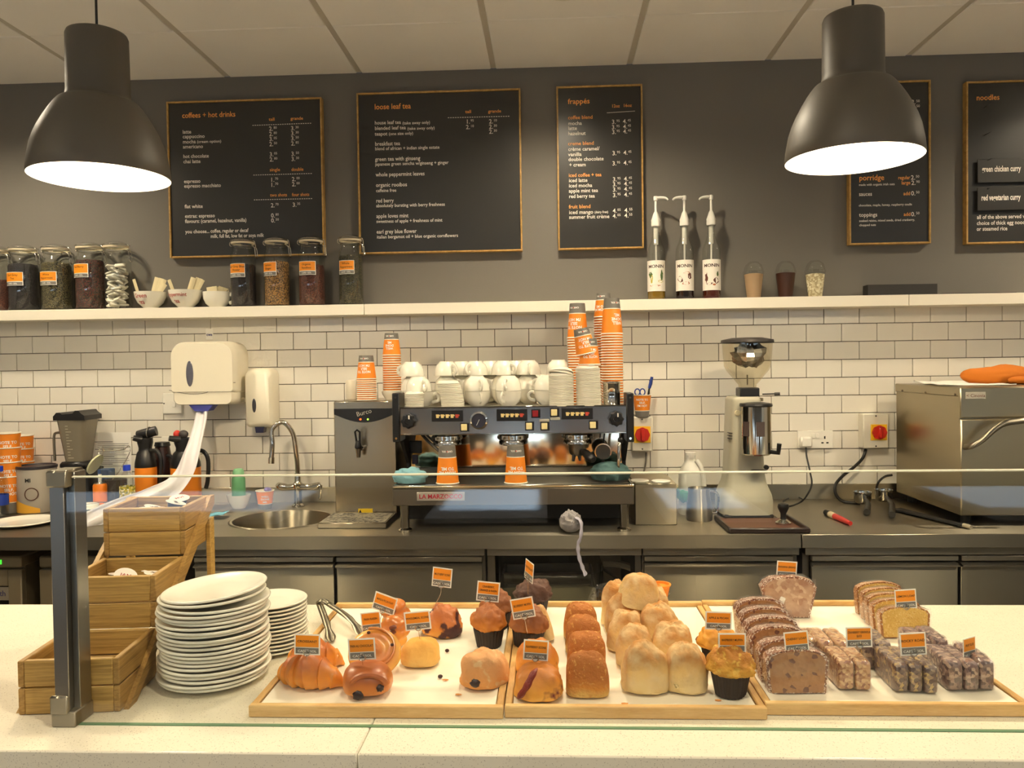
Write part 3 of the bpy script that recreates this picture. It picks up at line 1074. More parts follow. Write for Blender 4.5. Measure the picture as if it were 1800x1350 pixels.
# --- floury white rolls (baps) in two columns plus one on top
baps = [  # px, py(front foot), rx, ry, h, z, label
    (1138, 1224, .040, .038, .074, TZ, 'floury white roll at the front of the left column'),
    (1212, 1223, .037, .036, .072, TZ, 'floury white roll at the front of the right column, beside the crumble muffin'),
    (1120, 1178, .036, .034, .070, TZ, 'floury white roll, second from the front in the left column'),
    (1187, 1180, .038, .036, .072, TZ, 'floury white roll, second from the front in the right column'),
    (1102, 1150, .035, .034, .070, TZ, 'floury white roll, third from the front in the left column'),
    (1164, 1145, .042, .038, .078, TZ, 'large floury white roll, third from the front in the right column'),
    (1098, 1122, .037, .032, .078, TZ, 'floury white roll, fourth from the front in the left column'),
    (1148, 1112, .038, .034, .086, TZ, 'floury white roll at the far end of the right column'),
    (1084, 1104, .032, .030, .088, TZ, 'pale floury roll at the far end of the left column'),
]
for i, (px, py, rx, ry, h, z, lab) in enumerate(baps):
    baked('bread_roll', lab, 'bread roll', px, py, rx, ry, h, m_bap, 11 + i * 3, rz=rnd.uniform(-.2, .2), group='floury white rolls', z=z, sq=2.8, amp=.07, base=.10)
p = at(1118, 1064, -1.86)
a = MB(); a.blob(1, 1, 1, domefn(.040, .037, .062, 77, sq=3.0, amp=.04, base=.10), 36, 22)
tag(a.obj('bread_roll', m_bap, sharp=70, loc=p, rot=(.12, .22, .2)), 'floury white roll lying tilted on top of the heap', 'bread roll', 'floury white rolls')
# --- seeded brown rolls in one row
for i, (px, py, lab) in enumerate(((1034, 1229, 'seeded brown roll at the front of the row, cut side facing out'), (1032, 1186, 'seeded brown roll, second in the row'), (1027, 1154, 'seeded brown roll, third in the row'), (1022, 1128, 'seeded brown roll at the far end of the row'))):
    baked('brown_roll', lab, 'bread roll', px, py, .0375 - i * .0006, .031, .066, m_brown, 31 + i, group='row of seeded brown rolls', sq=3.4, amp=.03, base=.08)
def torn_face(px, py, w_, h_, dz, label_m, owner_name):
    """the pale pulled-apart side of a roll"""
    q = place(px, py)
    ow = [o_ for o_ in bpy.data.objects if o_.get('label') == owner_name][0]
    a_ = MB()
    a_.blob(1, 1, 1, lambda d: Vector((d.x * w_ * (1 + .10 * nz(d, 3, 2)), d.y * .006 * (1 + .3 * nz(d, 9, 4)), d.z * h_ * (1 + .12 * nz(d, 3, 6)) + dz)), 26, 16)
    f_ = a_.obj('torn_face', label_m, sharp=40)
    f_.parent = ow
    f_.location = (q.x - ow.location.x, q.y - ow.location.y + .0045, 0)
    f_.rotation_euler = (-.10, 0, -ow.rotation_euler.z)
m_torn = speckmat('torn roll crumb', (214, 188, 132), [(186, 160, 108), (228, 206, 156)], 260, .7, .85, .6, (204, 174, 116), 40)
m_tornb = speckmat('torn brown crumb', (196, 156, 92), [(160, 122, 70), (216, 182, 122)], 260, .7, .85, .6, (184, 140, 78), 40)
torn_face(1034, 1229, .030, .016, .020, m_tornb, 'seeded brown roll at the front of the row, cut side facing out')
torn_face(1140, 1224, .030, .020, .024, m_torn, 'floury white roll at the front of the left column')
torn_face(1214, 1223, .028, .020, .024, m_torn, 'floury white roll at the front of the right column, beside the crumble muffin')
# --- muffins: pleated case and risen crown
def muffin(label, px, py, mtop, s=1.0, case=True, sd=1, z=TZ, crown=(.041, .026), group='muffins', rot=(0, 0, 0)):
    p = place(px, py, z) + Vector((0, .026 * s, 0))
    t = thing('muffin', label, 'muffin', p, rot, group)
    H = .040 * s
    a = MB()
    def cf(u, v):
        r = (.0255 + .0075 * v) * s * (1 + .035 * math.cos(u * 2 * PI * 26))
        return Vector((r * math.cos(2 * PI * u), r * math.sin(2 * PI * u), .0005 + H * v))
    a.grid(cf, 104, 4, cu=True)
    a.disc((0, 0, .001), .0258 * s, 'z', 40)
    a.obj('paper_case', m_case, t, sharp=80)
    def mf(d):
        n_ = 1 + .10 * nz(d, 2.2, sd) * 2 + .10 * nz(d, 6, sd + 4) + .05 * nz(d, 13, sd + 7)
        rr = crown[0] * s
        flare = 1.0 if d.z > -.2 else 1 - (-.2 - d.z) * .55
        z_ = d.z * (crown[1] + .012) * s if d.z > 0 else d.z * .018 * s
        return Vector((d.x * rr * n_ * flare, d.y * rr * n_ * flare, z_ * n_))
    b = MB(); b.blob(1, 1, 1, mf, 60, 36, c=(0, 0, 0))
    o = b.obj('muffin_top', mtop, t, sharp=75, loc=(0, 0, H + .008 * s))
    return t
muffin('crumble topped muffin in a dark case at the front of the bread tray', 1290, 1231, m_mufr, 1.0, sd=3)
muffin('half hidden raspberry muffin behind the crumble topped one', 1266, 1178, m_rasp, .92, sd=8)
muffin('golden brown muffin in a dark case, beside the fruit bun', 858, 1143, m_muf, .95, sd=5, crown=(.037, .03))
muffin('brown muffin standing behind the golden brown one', 872, 1112, m_mufb, .98, sd=12, crown=(.037, .028))
muffin('brown muffin in a dark case leaning beside a pale slice', 926, 1148, m_mufb, 1.0, sd=15, crown=(.039, .030), rot=(0, .08, 0))
muffin('dark chocolate muffin at the very back of the trays', 938, 1090, m_mufc, 1.02, sd=18)
# --- scones
baked('scone', 'round golden plain scone in the middle of the pastry tray', 'scone', 735, 1177, .037, .033, .040, m_scone, 41, group='scones', sq=2.9, amp=.035, base=.25)
baked('scone', 'dark berry scone under its tall price card', 'scone', 772, 1124, .042, .036, .052, m_berry, 47, group='scones', amp=.10, base=.2, rot=(0, .12, 0))
fb = baked('scone', 'sugared fruit bun at the front right of the pastry tray', 'scone', 849, 1217, .043, .036, .052, m_sugar, 52, group='scones', amp=.06, base=.24, part='bun')
a = MB(); a.blob(.010, .006, .008, lambda d: 1 + .3 * nz(d, 3, 4), 14, 10, c=(-.014, -.034, .017)); a.obj('blueberry', m_choc, fb)
rs = baked('scone', 'raspberry scone in front with jam bursting through its crust', 'scone', 947, 1239, .042, .037, .046, m_rasp, 61, group='scones', amp=.06, base=.22, part='bun')
fn_ = domefn(.042, .037, .046, 61, amp=.06, base=.22)
jp = catmull([fn_(Vector(d).normalized()) for d in ((-.72, -.68, -.05), (-.55, -.80, .2), (-.40, -.80, .45), (-.22, -.62, .75), (-.05, -.40, .92))], 5)
a = MB(); a.tube(jp, [.003, .004, .005, .0058, .006, .006, .0055, .005, .0056, .0062, .0066, .0066, .006, .0056, .006, .0062, .0058, .005, .004, .003, .002], 8)
a.obj('jam_streak', mat('raspberry jam', (124, 26, 16), 0.35, bump=.8, bscale=160), rs)
rs2 = baked('scone', 'raspberry scone half hidden behind the front one', 'scone', 944, 1194, .039, .034, .050, m_rasp, 66, group='scones', amp=.05, base=.22)
baked('bread_slice', 'pale floury wedge of bread leaning against the brown muffin', 'bread', 962, 1130, .015, .030, .066, m_bap, 71, rot=(0, -.22, .15), sq=2.6, amp=.04, base=.1)
# --- croissants
def croissant(label, px, py, L, R, bend, rz, sd, tilt=0.0):
    p = place(px, py)
    N_ = 46
    path, rad = [], []
    for i in range(N_):
        t = i / (N_ - 1)
        a_ = (t - .5) * bend
        rr = L / bend
        e = math.sin(PI * min(.97, max(.03, t))) ** .62
        st = (t * 7.0) % 1.0 if t < .5 else ((1 - t) * 7.0) % 1.0
        r = R * e * (.84 + .24 * st ** .8)
        path.append(Vector((rr * math.sin(a_), rr * (1 - math.cos(a_)) * 1.0, R * e * .86)))
        rad.append(max(.003, r))
    a = MB(); a.tube(path, rad, 20)
    for v in a.v:
        v.x -= math.copysign(1, v.x) * min(1, abs(v.x) / .02) * .35 * (v.z - R)
        v.z = max(v.z, .0005)
        v += Vector((0, 0, .0015 * nz(v, 60, sd)))
        if v.z < .0005: v.z = .0005
    o = a.obj('croissant', m_crois, sharp=50, loc=p, rot=(0, 0, rz))
    return tag(o, label, 'croissant', 'croissants')
croissant('golden croissant at the front left corner of the pastry tray', 540, 1205, .122, .034, 1.2, -.30, 1)
croissant('golden croissant behind the front one, under the price card', 551, 1172, .100, .031, 1.5, -.1, 5)
# --- chocolate pastry
p = place(637, 1232)
pa = thing('chocolate_pastry', 'glazed rolled chocolate pastry showing two chocolate sticks', 'pastry', p + Vector((0, .040, 0)), (0, 0, .12))
a = MB()
def pf(d):
    sq = 3.0
    c = (abs(d.x) ** sq + abs(d.y) ** sq + abs(d.z) ** sq) ** (1 / sq)
    q = d / c
    fold = 1 + .035 * math.sin(math.atan2(q.z, q.x) * 3 + 1.2) + .04 * nz(d, 2, 3)
    z = q.z * .036 * fold if q.z > 0 else q.z * .012
    return Vector((q.x * .043 * fold, q.y * .040, z + .014))
a.blob(1, 1, 1, pf, 40, 24)
a.obj('dough', m_pain, pa, sharp=70)
a = MB()
sp = []
for i in range(26):
    t = i / 25
    ang = 0.15 + t * 2.6
    r = .034 - .004 * t
    sp.append((.004 + r * math.cos(ang), -.0385 - .001 * t, .024 + r * .66 * math.sin(ang)))
a.tube(sp, [.0062 - .0016 * i / 25 for i in range(26)], 8); a.obj('rolled_edge', m_pain, pa)
for (x, z, r) in ((-.012, .010, .0075), (.026, .021, .0055)):
    a = MB(); a.blob(r * 1.2, .0045, r * 1.1, lambda d: 1 + .3 * nz(d, 3, r * 900), 14, 10, c=(x, -.0395, z)); a.obj('chocolate_stick', m_choc, pa)
# --- raisin swirl
p = place(655, 1190)
m_swirl = bakemat('glazed swirl pastry', (206, 132, 48), (214, 148, 60), (170, 92, 28), -.004, .018, .35, .5, 60, gloss=.4, wob=.35)
rw = thing('raisin_swirl', 'round glazed raisin swirl leaning behind the chocolate pastry', 'pastry', p + Vector((0, .022, .038)), (math.radians(52), 0, .15))
a = MB()
def sw(d):
    ang = math.atan2(d.y, d.x)
    rr = math.sqrt(d.x ** 2 + d.y ** 2)
    ridge = .10 * math.sin(rr * 13 - ang)
    return Vector((d.x * .050 * (1 + .04 * nz(d, 3, 2)), d.y * .046, d.z * .016 * (1 + 1.4 * ridge)))
a.blob(1, 1, 1, sw, 48, 26); a.obj('dough', m_swirl, rw, sharp=70)
a = MB(); a.tube([((.004 + .0052 * q) * math.cos(q * 1.0), (.004 + .0050 * q) * math.sin(q * 1.0), .0150 - .0006 * q) for q in [i * .28 for i in range(30)]], [.0042 - .00005 * i for i in range(30)], 8); a.obj('swirl_ridge', m_swirl, rw)
for i, (an, r_) in enumerate(((.25, .034), (1.9, .036))):
    a = MB(); a.blob(.0036, .0030, .0026, None, 10, 8, c=(r_ * math.cos(an), r_ * math.sin(an), .0140)); a.obj('raisin', m_raisin, rw)
# --- pecan plaits
for j, (px, py, rz, lab) in enumerate(((690, 1143, .25, 'glazed pecan plait pastry standing behind the raisin swirl'), (694, 1112, .1, 'glazed pecan plait at the back rail, under the tilted card'))):
    p = place(px, py)
    pl = thing('pecan_plait', lab, 'pastry', p + Vector((0, .03, 0)), (.25, -.1, rz), 'pecan plaits')
    a = MB()
    def pl_f(d, j=j):
        br = 1 + .13 * math.sin(d.z * 9 + math.copysign(1.6, d.x)) + .05 * nz(d, 4, j)
        return Vector((d.x * .030 * br, d.y * .026 * br, (d.z + .9) * .036 * (1.0 + .06 * j)))
    a.blob(1, 1, 1, pl_f, 36, 28); a.obj('dough', m_dan, pl, sharp=60)
    for i in range(4):
        a = MB(); a.blob(.008, .004, .005, lambda d: 1 + .25 * nz(d, 4, i), 12, 8, c=(-.010 + .003 * i, -.026 - .001 * (i % 2), .026 + .011 * i)); a.obj('pecan', mat('glazed pecan', (104, 46, 18), .4, bump=.5, bscale=120), pl)
# loose raisins and crumbs
for i, (px, py, r, lab) in enumerate(((786, 1146, .0042, 'loose dried berry lying behind the plain scone'), (774, 1192, .0045, 'loose dried berry in the middle of the pastry tray'), (684, 1206, .0045, 'fallen pastry crumb right of the chocolate pastry'))):
    a = MB(); a.blob(r, r * .9, r * .8, lambda d: 1 + .25 * nz(d, 3, i), 12, 8, c=(0, 0, r * .7))
    tag(a.obj('dried_berry' if i < 2 else 'pastry_crumb', m_raisin if i < 2 else m_pain, loc=place(px, py)), lab, 'crumb')
for i, (px, py, lab) in enumerate(((1098, 1238, 'flake of crust in front of the floury rolls'), (1262, 1232, 'dark crumb beside the crumble muffin'), (806, 1222, 'flake of crust beside the fruit bun'), (783, 1196, 'pale crumb beside the loose berry'))):
    a = MB(); a.blob(.006, .0022, .0015, lambda d: 1 + .35 * nz(d, 3, i + 5), 10, 6, c=(0, 0, .0012))
    tag(a.obj('pastry_crumb', m_pain, loc=place(px, py)), lab, 'crumb')

# ================================================================== WRAPPED CAKES
film = glassmat('cling film', (.96, .95, .97), 1.4, .22, .10)
def loafpoly(w, h, bulge=.08, taper=.9):
    P = [(-w / 2 * taper, 0), (w / 2 * taper, 0)]
    P += [(w / 2 * (1 + bulge * .4), h * .60), (w / 2 * (1 + bulge), h * .74), (w / 2 * .94, h * .87), (w * .32, h * .96), (w * .12, h), (-w * .10, h * .995), (-w * .33, h * .955), (-w / 2 * .95, h * .86), (-w / 2 * (1 + bulge), h * .73), (-w / 2 * (1 + bulge * .4), h * .60)]
    return P
def cake_slice(label, loc, rot, w, h, t, m_crumb, m_crust, group, bulge=.06, taper=.92, sticker=False):
    c = thing('cake_slice', label, 'cake', loc, rot, group)
    P = loafpoly(w, h, bulge, taper)
    a = MB(); a.prism(P, -t / 2, t / 2, 'xz')
    for v in a.v:
        v += Vector((.0009, .0009, .0012)) * nz(v, 130, w * 50)
        v.z = max(0.0003, v.z)
    a.obj('crust', m_crust, c, sharp=30)
    Q = [(x * .91, .0022 + z * .93) for x, z in P]
    a = MB(); a.prism(Q, -t / 2 - .0008, t / 2 + .0008, 'xz'); a.obj('crumb', m_crumb, c, sharp=30)
    F = [(x * 1.04, z * 1.025) for x, z in P]
    a = MB()
    n_ = len(F)
    def ff(u, v):
        i = u * n_
        i0 = int(i) % n_; i1 = (i0 + 1) % n_; k = i - int(i)
        x = F[i0][0] * (1 - k) + F[i1][0] * k
        z = F[i0][1] * (1 - k) + F[i1][1] * k
        s_ = 1 - .25 * abs(v * 2 - 1) ** 8 * 0
        y = (v - .5) * (t + .006)
        p_ = Vector((x, y, z))
        p_ += Vector((.0016 * nz(p_, 90, 3), .001 * nz(p_, 80, 5), .0016 * nz(p_, 90, 7)))
        p_.z = max(.0002, p_.z)
        return p_
    a.grid(ff, n_ * 3, 5, cu=True)
    for yy in (-(t + .007) / 2, (t + .007) / 2):
        a.grid(lambda u, v, yy=yy: Vector(((u - .5) * w * 1.05 * (taper + (1 - taper) * min(1, v * 1.5)), yy + .0018 * nz((u * 3, v * 3, w), 4, yy * 90), .002 + v * h * .93)), 14, 14)
    a.obj('film_wrap', film, c, sharp=25)
    if sticker:
        s = MB(); s.prism(round_rect(-.006, .006, -.010, .010, .003), -.0004, .0004, 'xz', M=Matrix.Translation((-.018, -t / 2 - .006, .038)) @ Matrix.Rotation(.4, 4, 'Y'))
        s.obj('sticker', WHITEP, c)
    return c
cr_fruit = speckmat('fruit loaf crumb', (186, 134, 80), [(112, 62, 42), (164, 112, 64)], 130, .90, .8, .3, (172, 118, 70), 40)
cr_carrot = speckmat('pale loaf crumb', (198, 160, 126), [(170, 122, 92), (210, 176, 142)], 110, .85, .8, .3, (172, 128, 98), 30)
cr_lemon = speckmat('lemon loaf crumb', (238, 200, 112), [(226, 182, 94), (244, 212, 134)], 300, .86, .8, .3, (228, 188, 98), 30)
ct_brown = speckmat('sugared brown crust', (146, 92, 64), [(222, 200, 176), (120, 72, 50), (236, 220, 200)], 420, .80, .5, .5, (166, 112, 82), 50)
ct_lem = speckmat('golden cake crust', (176, 118, 66), [(226, 204, 172), (150, 96, 54)], 420, .82, .5, .5, (190, 134, 78), 50)
# row of fruit loaf slices
row = [(1402, 1220, .104, .080, 'fruit loaf slice at the front of the wrapped row, cut face forward'),
       (1386, 1203, .100, .082, 'wrapped fruit loaf slice, second from the front of its row'),
       (1368, 1178, .100, .083, 'wrapped fruit loaf slice, third from the front of its row'),
       (1358, 1160, .100, .085, 'wrapped fruit loaf slice, fourth from the front of its row'),
       (1347, 1143, .098, .087, 'wrapped fruit loaf slice, fifth from the front of its row'),
       (1338, 1126, .098, .089, 'wrapped fruit loaf slice at the far end of its row')]
for i, (px, py, w, h, lab) in enumerate(row):
    p = place(px, py) + Vector((0, .013, 0))
    cake_slice(lab, p, (-.06 if i else -.02, 0, .04), w, h * .96, .024, cr_fruit, ct_brown, 'row of wrapped fruit loaf slices', .05, .95)
# big slice at the back
p = place(1388, 1086) + Vector((0, .014, 0))
cake_slice('large wrapped loaf slice standing alone at the back rail, white sticker', p, (-.04, 0, -.03), .112, .092, .028, cr_carrot, ct_brown, 'lone loaf slice', .10, .80, True)
# lemon loaf slices
lem = [(1592, 1122, 'yellow sponge cake slice at the front of its wrapped row'), (1577, 1109, 'yellow sponge slice, second from the front of its row'), (1567, 1099, 'yellow sponge slice, third from the front of its row'), (1558, 1090, 'yellow sponge slice, fourth from the front of its row'), (1547, 1080, 'yellow sponge slice at the far end of its row')]
for i, (px, py, lab) in enumerate(lem):
    p = place(px, py) + Vector((0, .010, 0))
    cake_slice(lab, p, (-.05, 0, .05), .102, .064 + i * .002, .016, cr_lemon, ct_lem, 'row of wrapped sponge slices', .03, .96)
# tray bakes: long wrapped bars
def bar(label, px, py, w, h, L, m1, group, off=0.0, dx=0.0, cat='cake bar'):
    p = place(px, py) + Vector((dx, L / 2 + off, 0))
    c = thing('cake_bar', label, cat, p, (0, 0, rnd.uniform(-.02, .02)), group)
    a = MB()
    def bf(d):
        sq = 9.0
        cc = (abs(d.x) ** sq + abs(d.y) ** sq + abs(d.z) ** sq) ** (1 / sq)
        q = d / cc
        n_ = .02 * nz(q, 3, px)
        return Vector((q.x * w / 2 * (1 + n_), q.y * L / 2 * (1 + n_ * .4), (q.z + 1) * h / 2 * (1 + n_) + .0005))
    a.blob(1, 1, 1, bf, 40, 26); a.obj('bake', m1, c, sharp=50)
    b = MB()
    def wf(d):
        q = bf(d)
        e = .0012 + .0014 * nz(q, 70, px)
        return Vector((q.x * (1 + 2 * e / w), q.y * (1 + 2 * e / L), max(.0002, q.z * (1 + 1.2 * e / h))))
    b.blob(1, 1, 1, wf, 44, 30); b.obj('film_wrap', film, c, sharp=20)
    return c
b_gran = speckmat('oat and cranberry bake', (198, 154, 110), [(150, 96, 72), (220, 184, 134), (172, 124, 84)], 190, .82, .75, .5)
b_tif = speckmat('nutty chocolate bake', (116, 92, 80), [(196, 166, 104), (84, 62, 56), (160, 134, 104)], 160, .80, .6, .5)
b_brow = speckmat('dark fruit bake', (122, 94, 88), [(156, 126, 110), (92, 68, 64), (184, 156, 134)], 170, .80, .6, .5)
G1, G2, G3 = 'wrapped oat bars', 'wrapped nutty chocolate bars', 'wrapped dark fruit bars'
HB = .052
bar('wrapped oat bar at the front left of its block', 1489, 1215, .0265, HB, .085, b_gran, G1)
bar('wrapped oat bar at the front right of its block', 1518, 1216, .0275, HB, .085, b_gran, G1)
bar('wrapped oat bar at the back left of its block', 1489, 1215, .0275, HB + .004, .085, b_gran, G1, .088, -.004)
bar('wrapped oat bar at the back right of its block', 1518, 1216, .0275, HB + .004, .085, b_gran, G1, .088, -.002)
bar('wrapped oat bar lying at the far back beside the fruit loaf', 1470, 1200, .026, HB, .07, b_gran, G1, .075, -.012)
bar('wrapped nutty chocolate bar at the front left of its block', 1587, 1219, .0225, HB - .002, .10, b_tif, G2)
bar('wrapped nutty chocolate bar at the front middle of its block', 1611, 1220, .0225, HB - .002, .10, b_tif, G2)
bar('narrow wrapped nutty chocolate bar at the front right of its block', 1638, 1221, .0225, HB - .004, .10, b_tif, G2, -.002)
bar('wrapped nutty chocolate bar at the back left of its block', 1587, 1219, .0265, HB, .085, b_tif, G2, .104, -.016)
bar('wrapped nutty chocolate bar at the back right of its block', 1611, 1220, .0265, HB, .085, b_tif, G2, .104, -.010)
bar('wrapped dark fruit bar at the front left of its block', 1681, 1217, .0255, HB, .10, b_brow, G3)
bar('wrapped dark fruit bar at the front middle of its block', 1709, 1217, .0255, HB - .002, .10, b_brow, G3)
bar('wrapped dark fruit bar at the front right of its block', 1737, 1216, .0255, HB + .002, .10, b_brow, G3)
bar('wrapped dark fruit bar at the back left of its block', 1681, 1217, .0275, HB + .002, .085, b_brow, G3, .104, -.006)
bar('wrapped dark fruit bar at the back right of its block', 1709, 1217, .0275, HB + .004, .085, b_brow, G3, .104, -.002)

# ================================================================== PRICE CARDS
wire_m = mat('silver wire', (200, 196, 186), .25, 1.0)
def card(px, py, Y, wpx, hpx, lines, label, rz=0.0, yaw=0.0, pin=.03, bend=0.0):
    c = at(px, py, Y)
    k = 1 / ppm(c)
    w, h = wpx * k / max(.35, math.cos(yaw)), hpx * k
    t = thing('price_card', label, 'price card', (c.x, c.y, c.z), (0, rz, yaw), 'orange and grey price cards')
    a = MB(); a.box(-w / 2, w / 2, 0, .0008, -h / 2, h / 2); a.obj('card', WHITEI, t)
    mg = .055 * w
    split = -h / 2 + h * .36
    a = MB(); a.box(-w / 2 + mg, w / 2 - mg, -.0004, 0, split + mg * .3, h / 2 - mg); a.obj('orange_panel', ORANGED, t)
    a = MB(); a.box(-w / 2 + mg, w / 2 - mg, -.0004, 0, -h / 2 + mg, split - mg * .3); a.obj('grey_panel', GREYP, t)
    a = MB()
    n_ = len(lines)
    sz = h * .155
    mxl = max(len(l) for l in lines)
    for i, l in enumerate(lines):
        sx = min(1.15, (w * .86) / (mxl * sz * .62))
        put_text(a, l, (0, -.0006, h * .10 + (n_ - 1) * sz * .6 - i * sz * 1.2), sz, 'CENTER', .02, sx)
    a.obj('card_lettering', INKD, t)
    a = MB(); put_text(a, 'CAFE \u2022 SOL', (0, -.0006, -h / 2 + mg + h * .07), h * .15, 'CENTER', .015, 1.2); a.obj('logo_lettering', WHITEI, t)
    a = MB()
    r = h * .17
    cz = -h / 2 + r * .75
    for rr in (r, r * .8):
        a.tube([(rr * math.cos(q * 2 * PI / 20), -.0016 - (.0008 if rr < r else 0), cz + rr * math.sin(q * 2 * PI / 20)) for q in range(21)], .0006, 6)
    a.tube(catmull([(0, -.0016, cz - r), (0, .0, cz - r - pin * .3), (bend * .6, .001, cz - r - pin * .7), (bend, .002, cz - r - pin)], 4), .0006, 6)
    a.obj('wire_clip', wire_m, t)
    return t
card(540, 1133, -2.165, 46, 37, ['CROISSANT'], 'price card reading croissant, above the croissants', .03, 0, .03)
card(636, 1141, -2.175, 48, 38, ['PAIN AU CHOCOLAT'], 'price card stuck in the chocolate pastry', -.05, 0, .03)
card(652, 1093, -2.03, 34, 34, ['PAIN RAISIN'], 'small price card stuck in the raisin swirl', -.08, .1, .03)
card(676, 1061, -1.90, 42, 32, ['MAPLE & PECAN PLAIT'], 'price card leaning steeply above the pecan plaits', .28, -.2, .04)
card(734, 1091, -2.04, 46, 33, ['WHOLEMEAL SCONE'], 'price card above the plain scone', -.10, 0, .03)
card(777, 1015, -1.86, 35, 34, ['MULTI BERRY SCONE'], 'price card on a long bent wire above the berry scone', .10, -.1, .045, -.012)
card(858, 1040, -1.90, 40, 35, ['CRANBERRY,', 'ORANGE & RAISIN'], 'price card above the two golden muffins', .10, 0, .03)
card(919, 1069, -2.00, 40, 36, ['BLUEBERRY MUFFIN'], 'price card tilted above the leaning brown muffin', -.17, 0, .03)
card(930, 1004, -1.83, 15, 36, ['CHOCOLATE'], 'price card turned edge-on above the chocolate muffin', .18, -1.05, .03)
card(942, 1143, -2.17, 44, 36, ['RASPBERRY SCONE'], 'price card stuck in the front raspberry scone', .07, 0, .04)
card(1263, 1091, -2.09, 46, 32, ['APPLE & PECAN'], 'price card standing left of the fruit loaf row', .03, 0, .04)
card(1287, 1130, -2.175, 48, 34, ['RASPBERRY MUFFIN'], 'price card on the crumble topped muffin', .0, 0, .03)
card(1383, 1001, -1.725, 35, 29, ['BANANA BREAD'], 'price card on the lone loaf slice at the back', .07, 0, .02)
card(1400, 1128, -2.165, 42, 36, ['CHERRY LOAF'], 'price card on the front fruit loaf slice', -.10, 0, .02)
card(1510, 1120, -2.12, 45, 36, ['CRANBERRY GRANOLA', 'SLICE'], 'price card on the wrapped oat bars', -.03, 0, .025)
card(1592, 1053, -1.88, 37, 34, ['LEMON LOAF'], 'price card on the yellow sponge slices', -.07, 0, .02)
card(1605, 1132, -2.14, 45, 40, ['ROCKY ROAD'], 'price card on the nutty chocolate bars', -.07, 0, .02)
card(1704, 1139, -2.12, 29, 37, ['FRUIT SLICE'], 'narrow price card on the dark fruit bars', -.02, .5, .02)

# ================================================================== TONGS AND BAG
p0 = at(562, 1062, -1.74)
tg_ = thing('serving_tongs', 'steel serving tongs resting spread on the tray rail', 'tongs', (p0.x, p0.y, p0.z))
e1 = on(583, 1128, TZ + .004); e2 = on(640, 1118, TZ + .008)
up = Vector((0, 0, .012))
a = MB(); a.tube(catmull([p0 + Vector((-.004, 0, .004)), p0 + Vector((.008, -.004, .010)), p0 + Vector((.022, -.006, .004))], 5), [.009] * 11, 10, flat=.45); a.obj('spring_end', STEELV, tg_, True)
a = MB(); m1 = p0.lerp(e1, .62) + Vector((0, 0, .006)); a.tube(catmull([p0, m1, e1], 8), [.008] * 9 + [.007, .006, .007, .009, .011, .0115, .009, .004], 10, flat=.3); a.obj('tong_arm', STEELV, tg_, True)
s2 = p0 + Vector((.022, -.004, .002))
a = MB(); m2 = s2.lerp(e2, .6) + Vector((0, 0, .010)); a.tube(catmull([s2, m2, e2], 8), [.009] * 9 + [.008, .007, .008, .010, .012, .0125, .010, .005], 10, flat=.3); a.obj('tong_arm', STEELV, tg_, True)
# clear bag with orange lids behind the rolls
bagm = glassmat('crinkled clear bag', (.93, .94, .93), 1.4, .08, .10)
bc = on(1115, 1092, ZF)
bc.y = -1.655
bag = thing('clear_bag', 'clear plastic bag of orange rimmed tubs behind the floury rolls', 'bag', (bc.x, bc.y, ZF))
a = MB()
def bgf(d):
    n_ = 1 + .12 * nz(d, 4, 3)
    return Vector((d.x * .093 * n_, d.y * .030 * n_, (d.z * .033 + .035) * (1 + .10 * nz(d, 5, 8))))
a.blob(1, 1, 1, bgf, 40, 24); a.obj('bag_film', bagm, bag, sharp=20)
for px in (1090, 1160):
    q = at(px, 1067, bc.y) - bag.location
    a = MB(); a.lathe([(.017, -.030), (.024, .004), (.0265, .006), (.0265, .009), (.023, .009), (.022, .004), (0, .002)], 28, (q.x, 0, .052)); a.obj('orange_tub', ORANGE, bag)
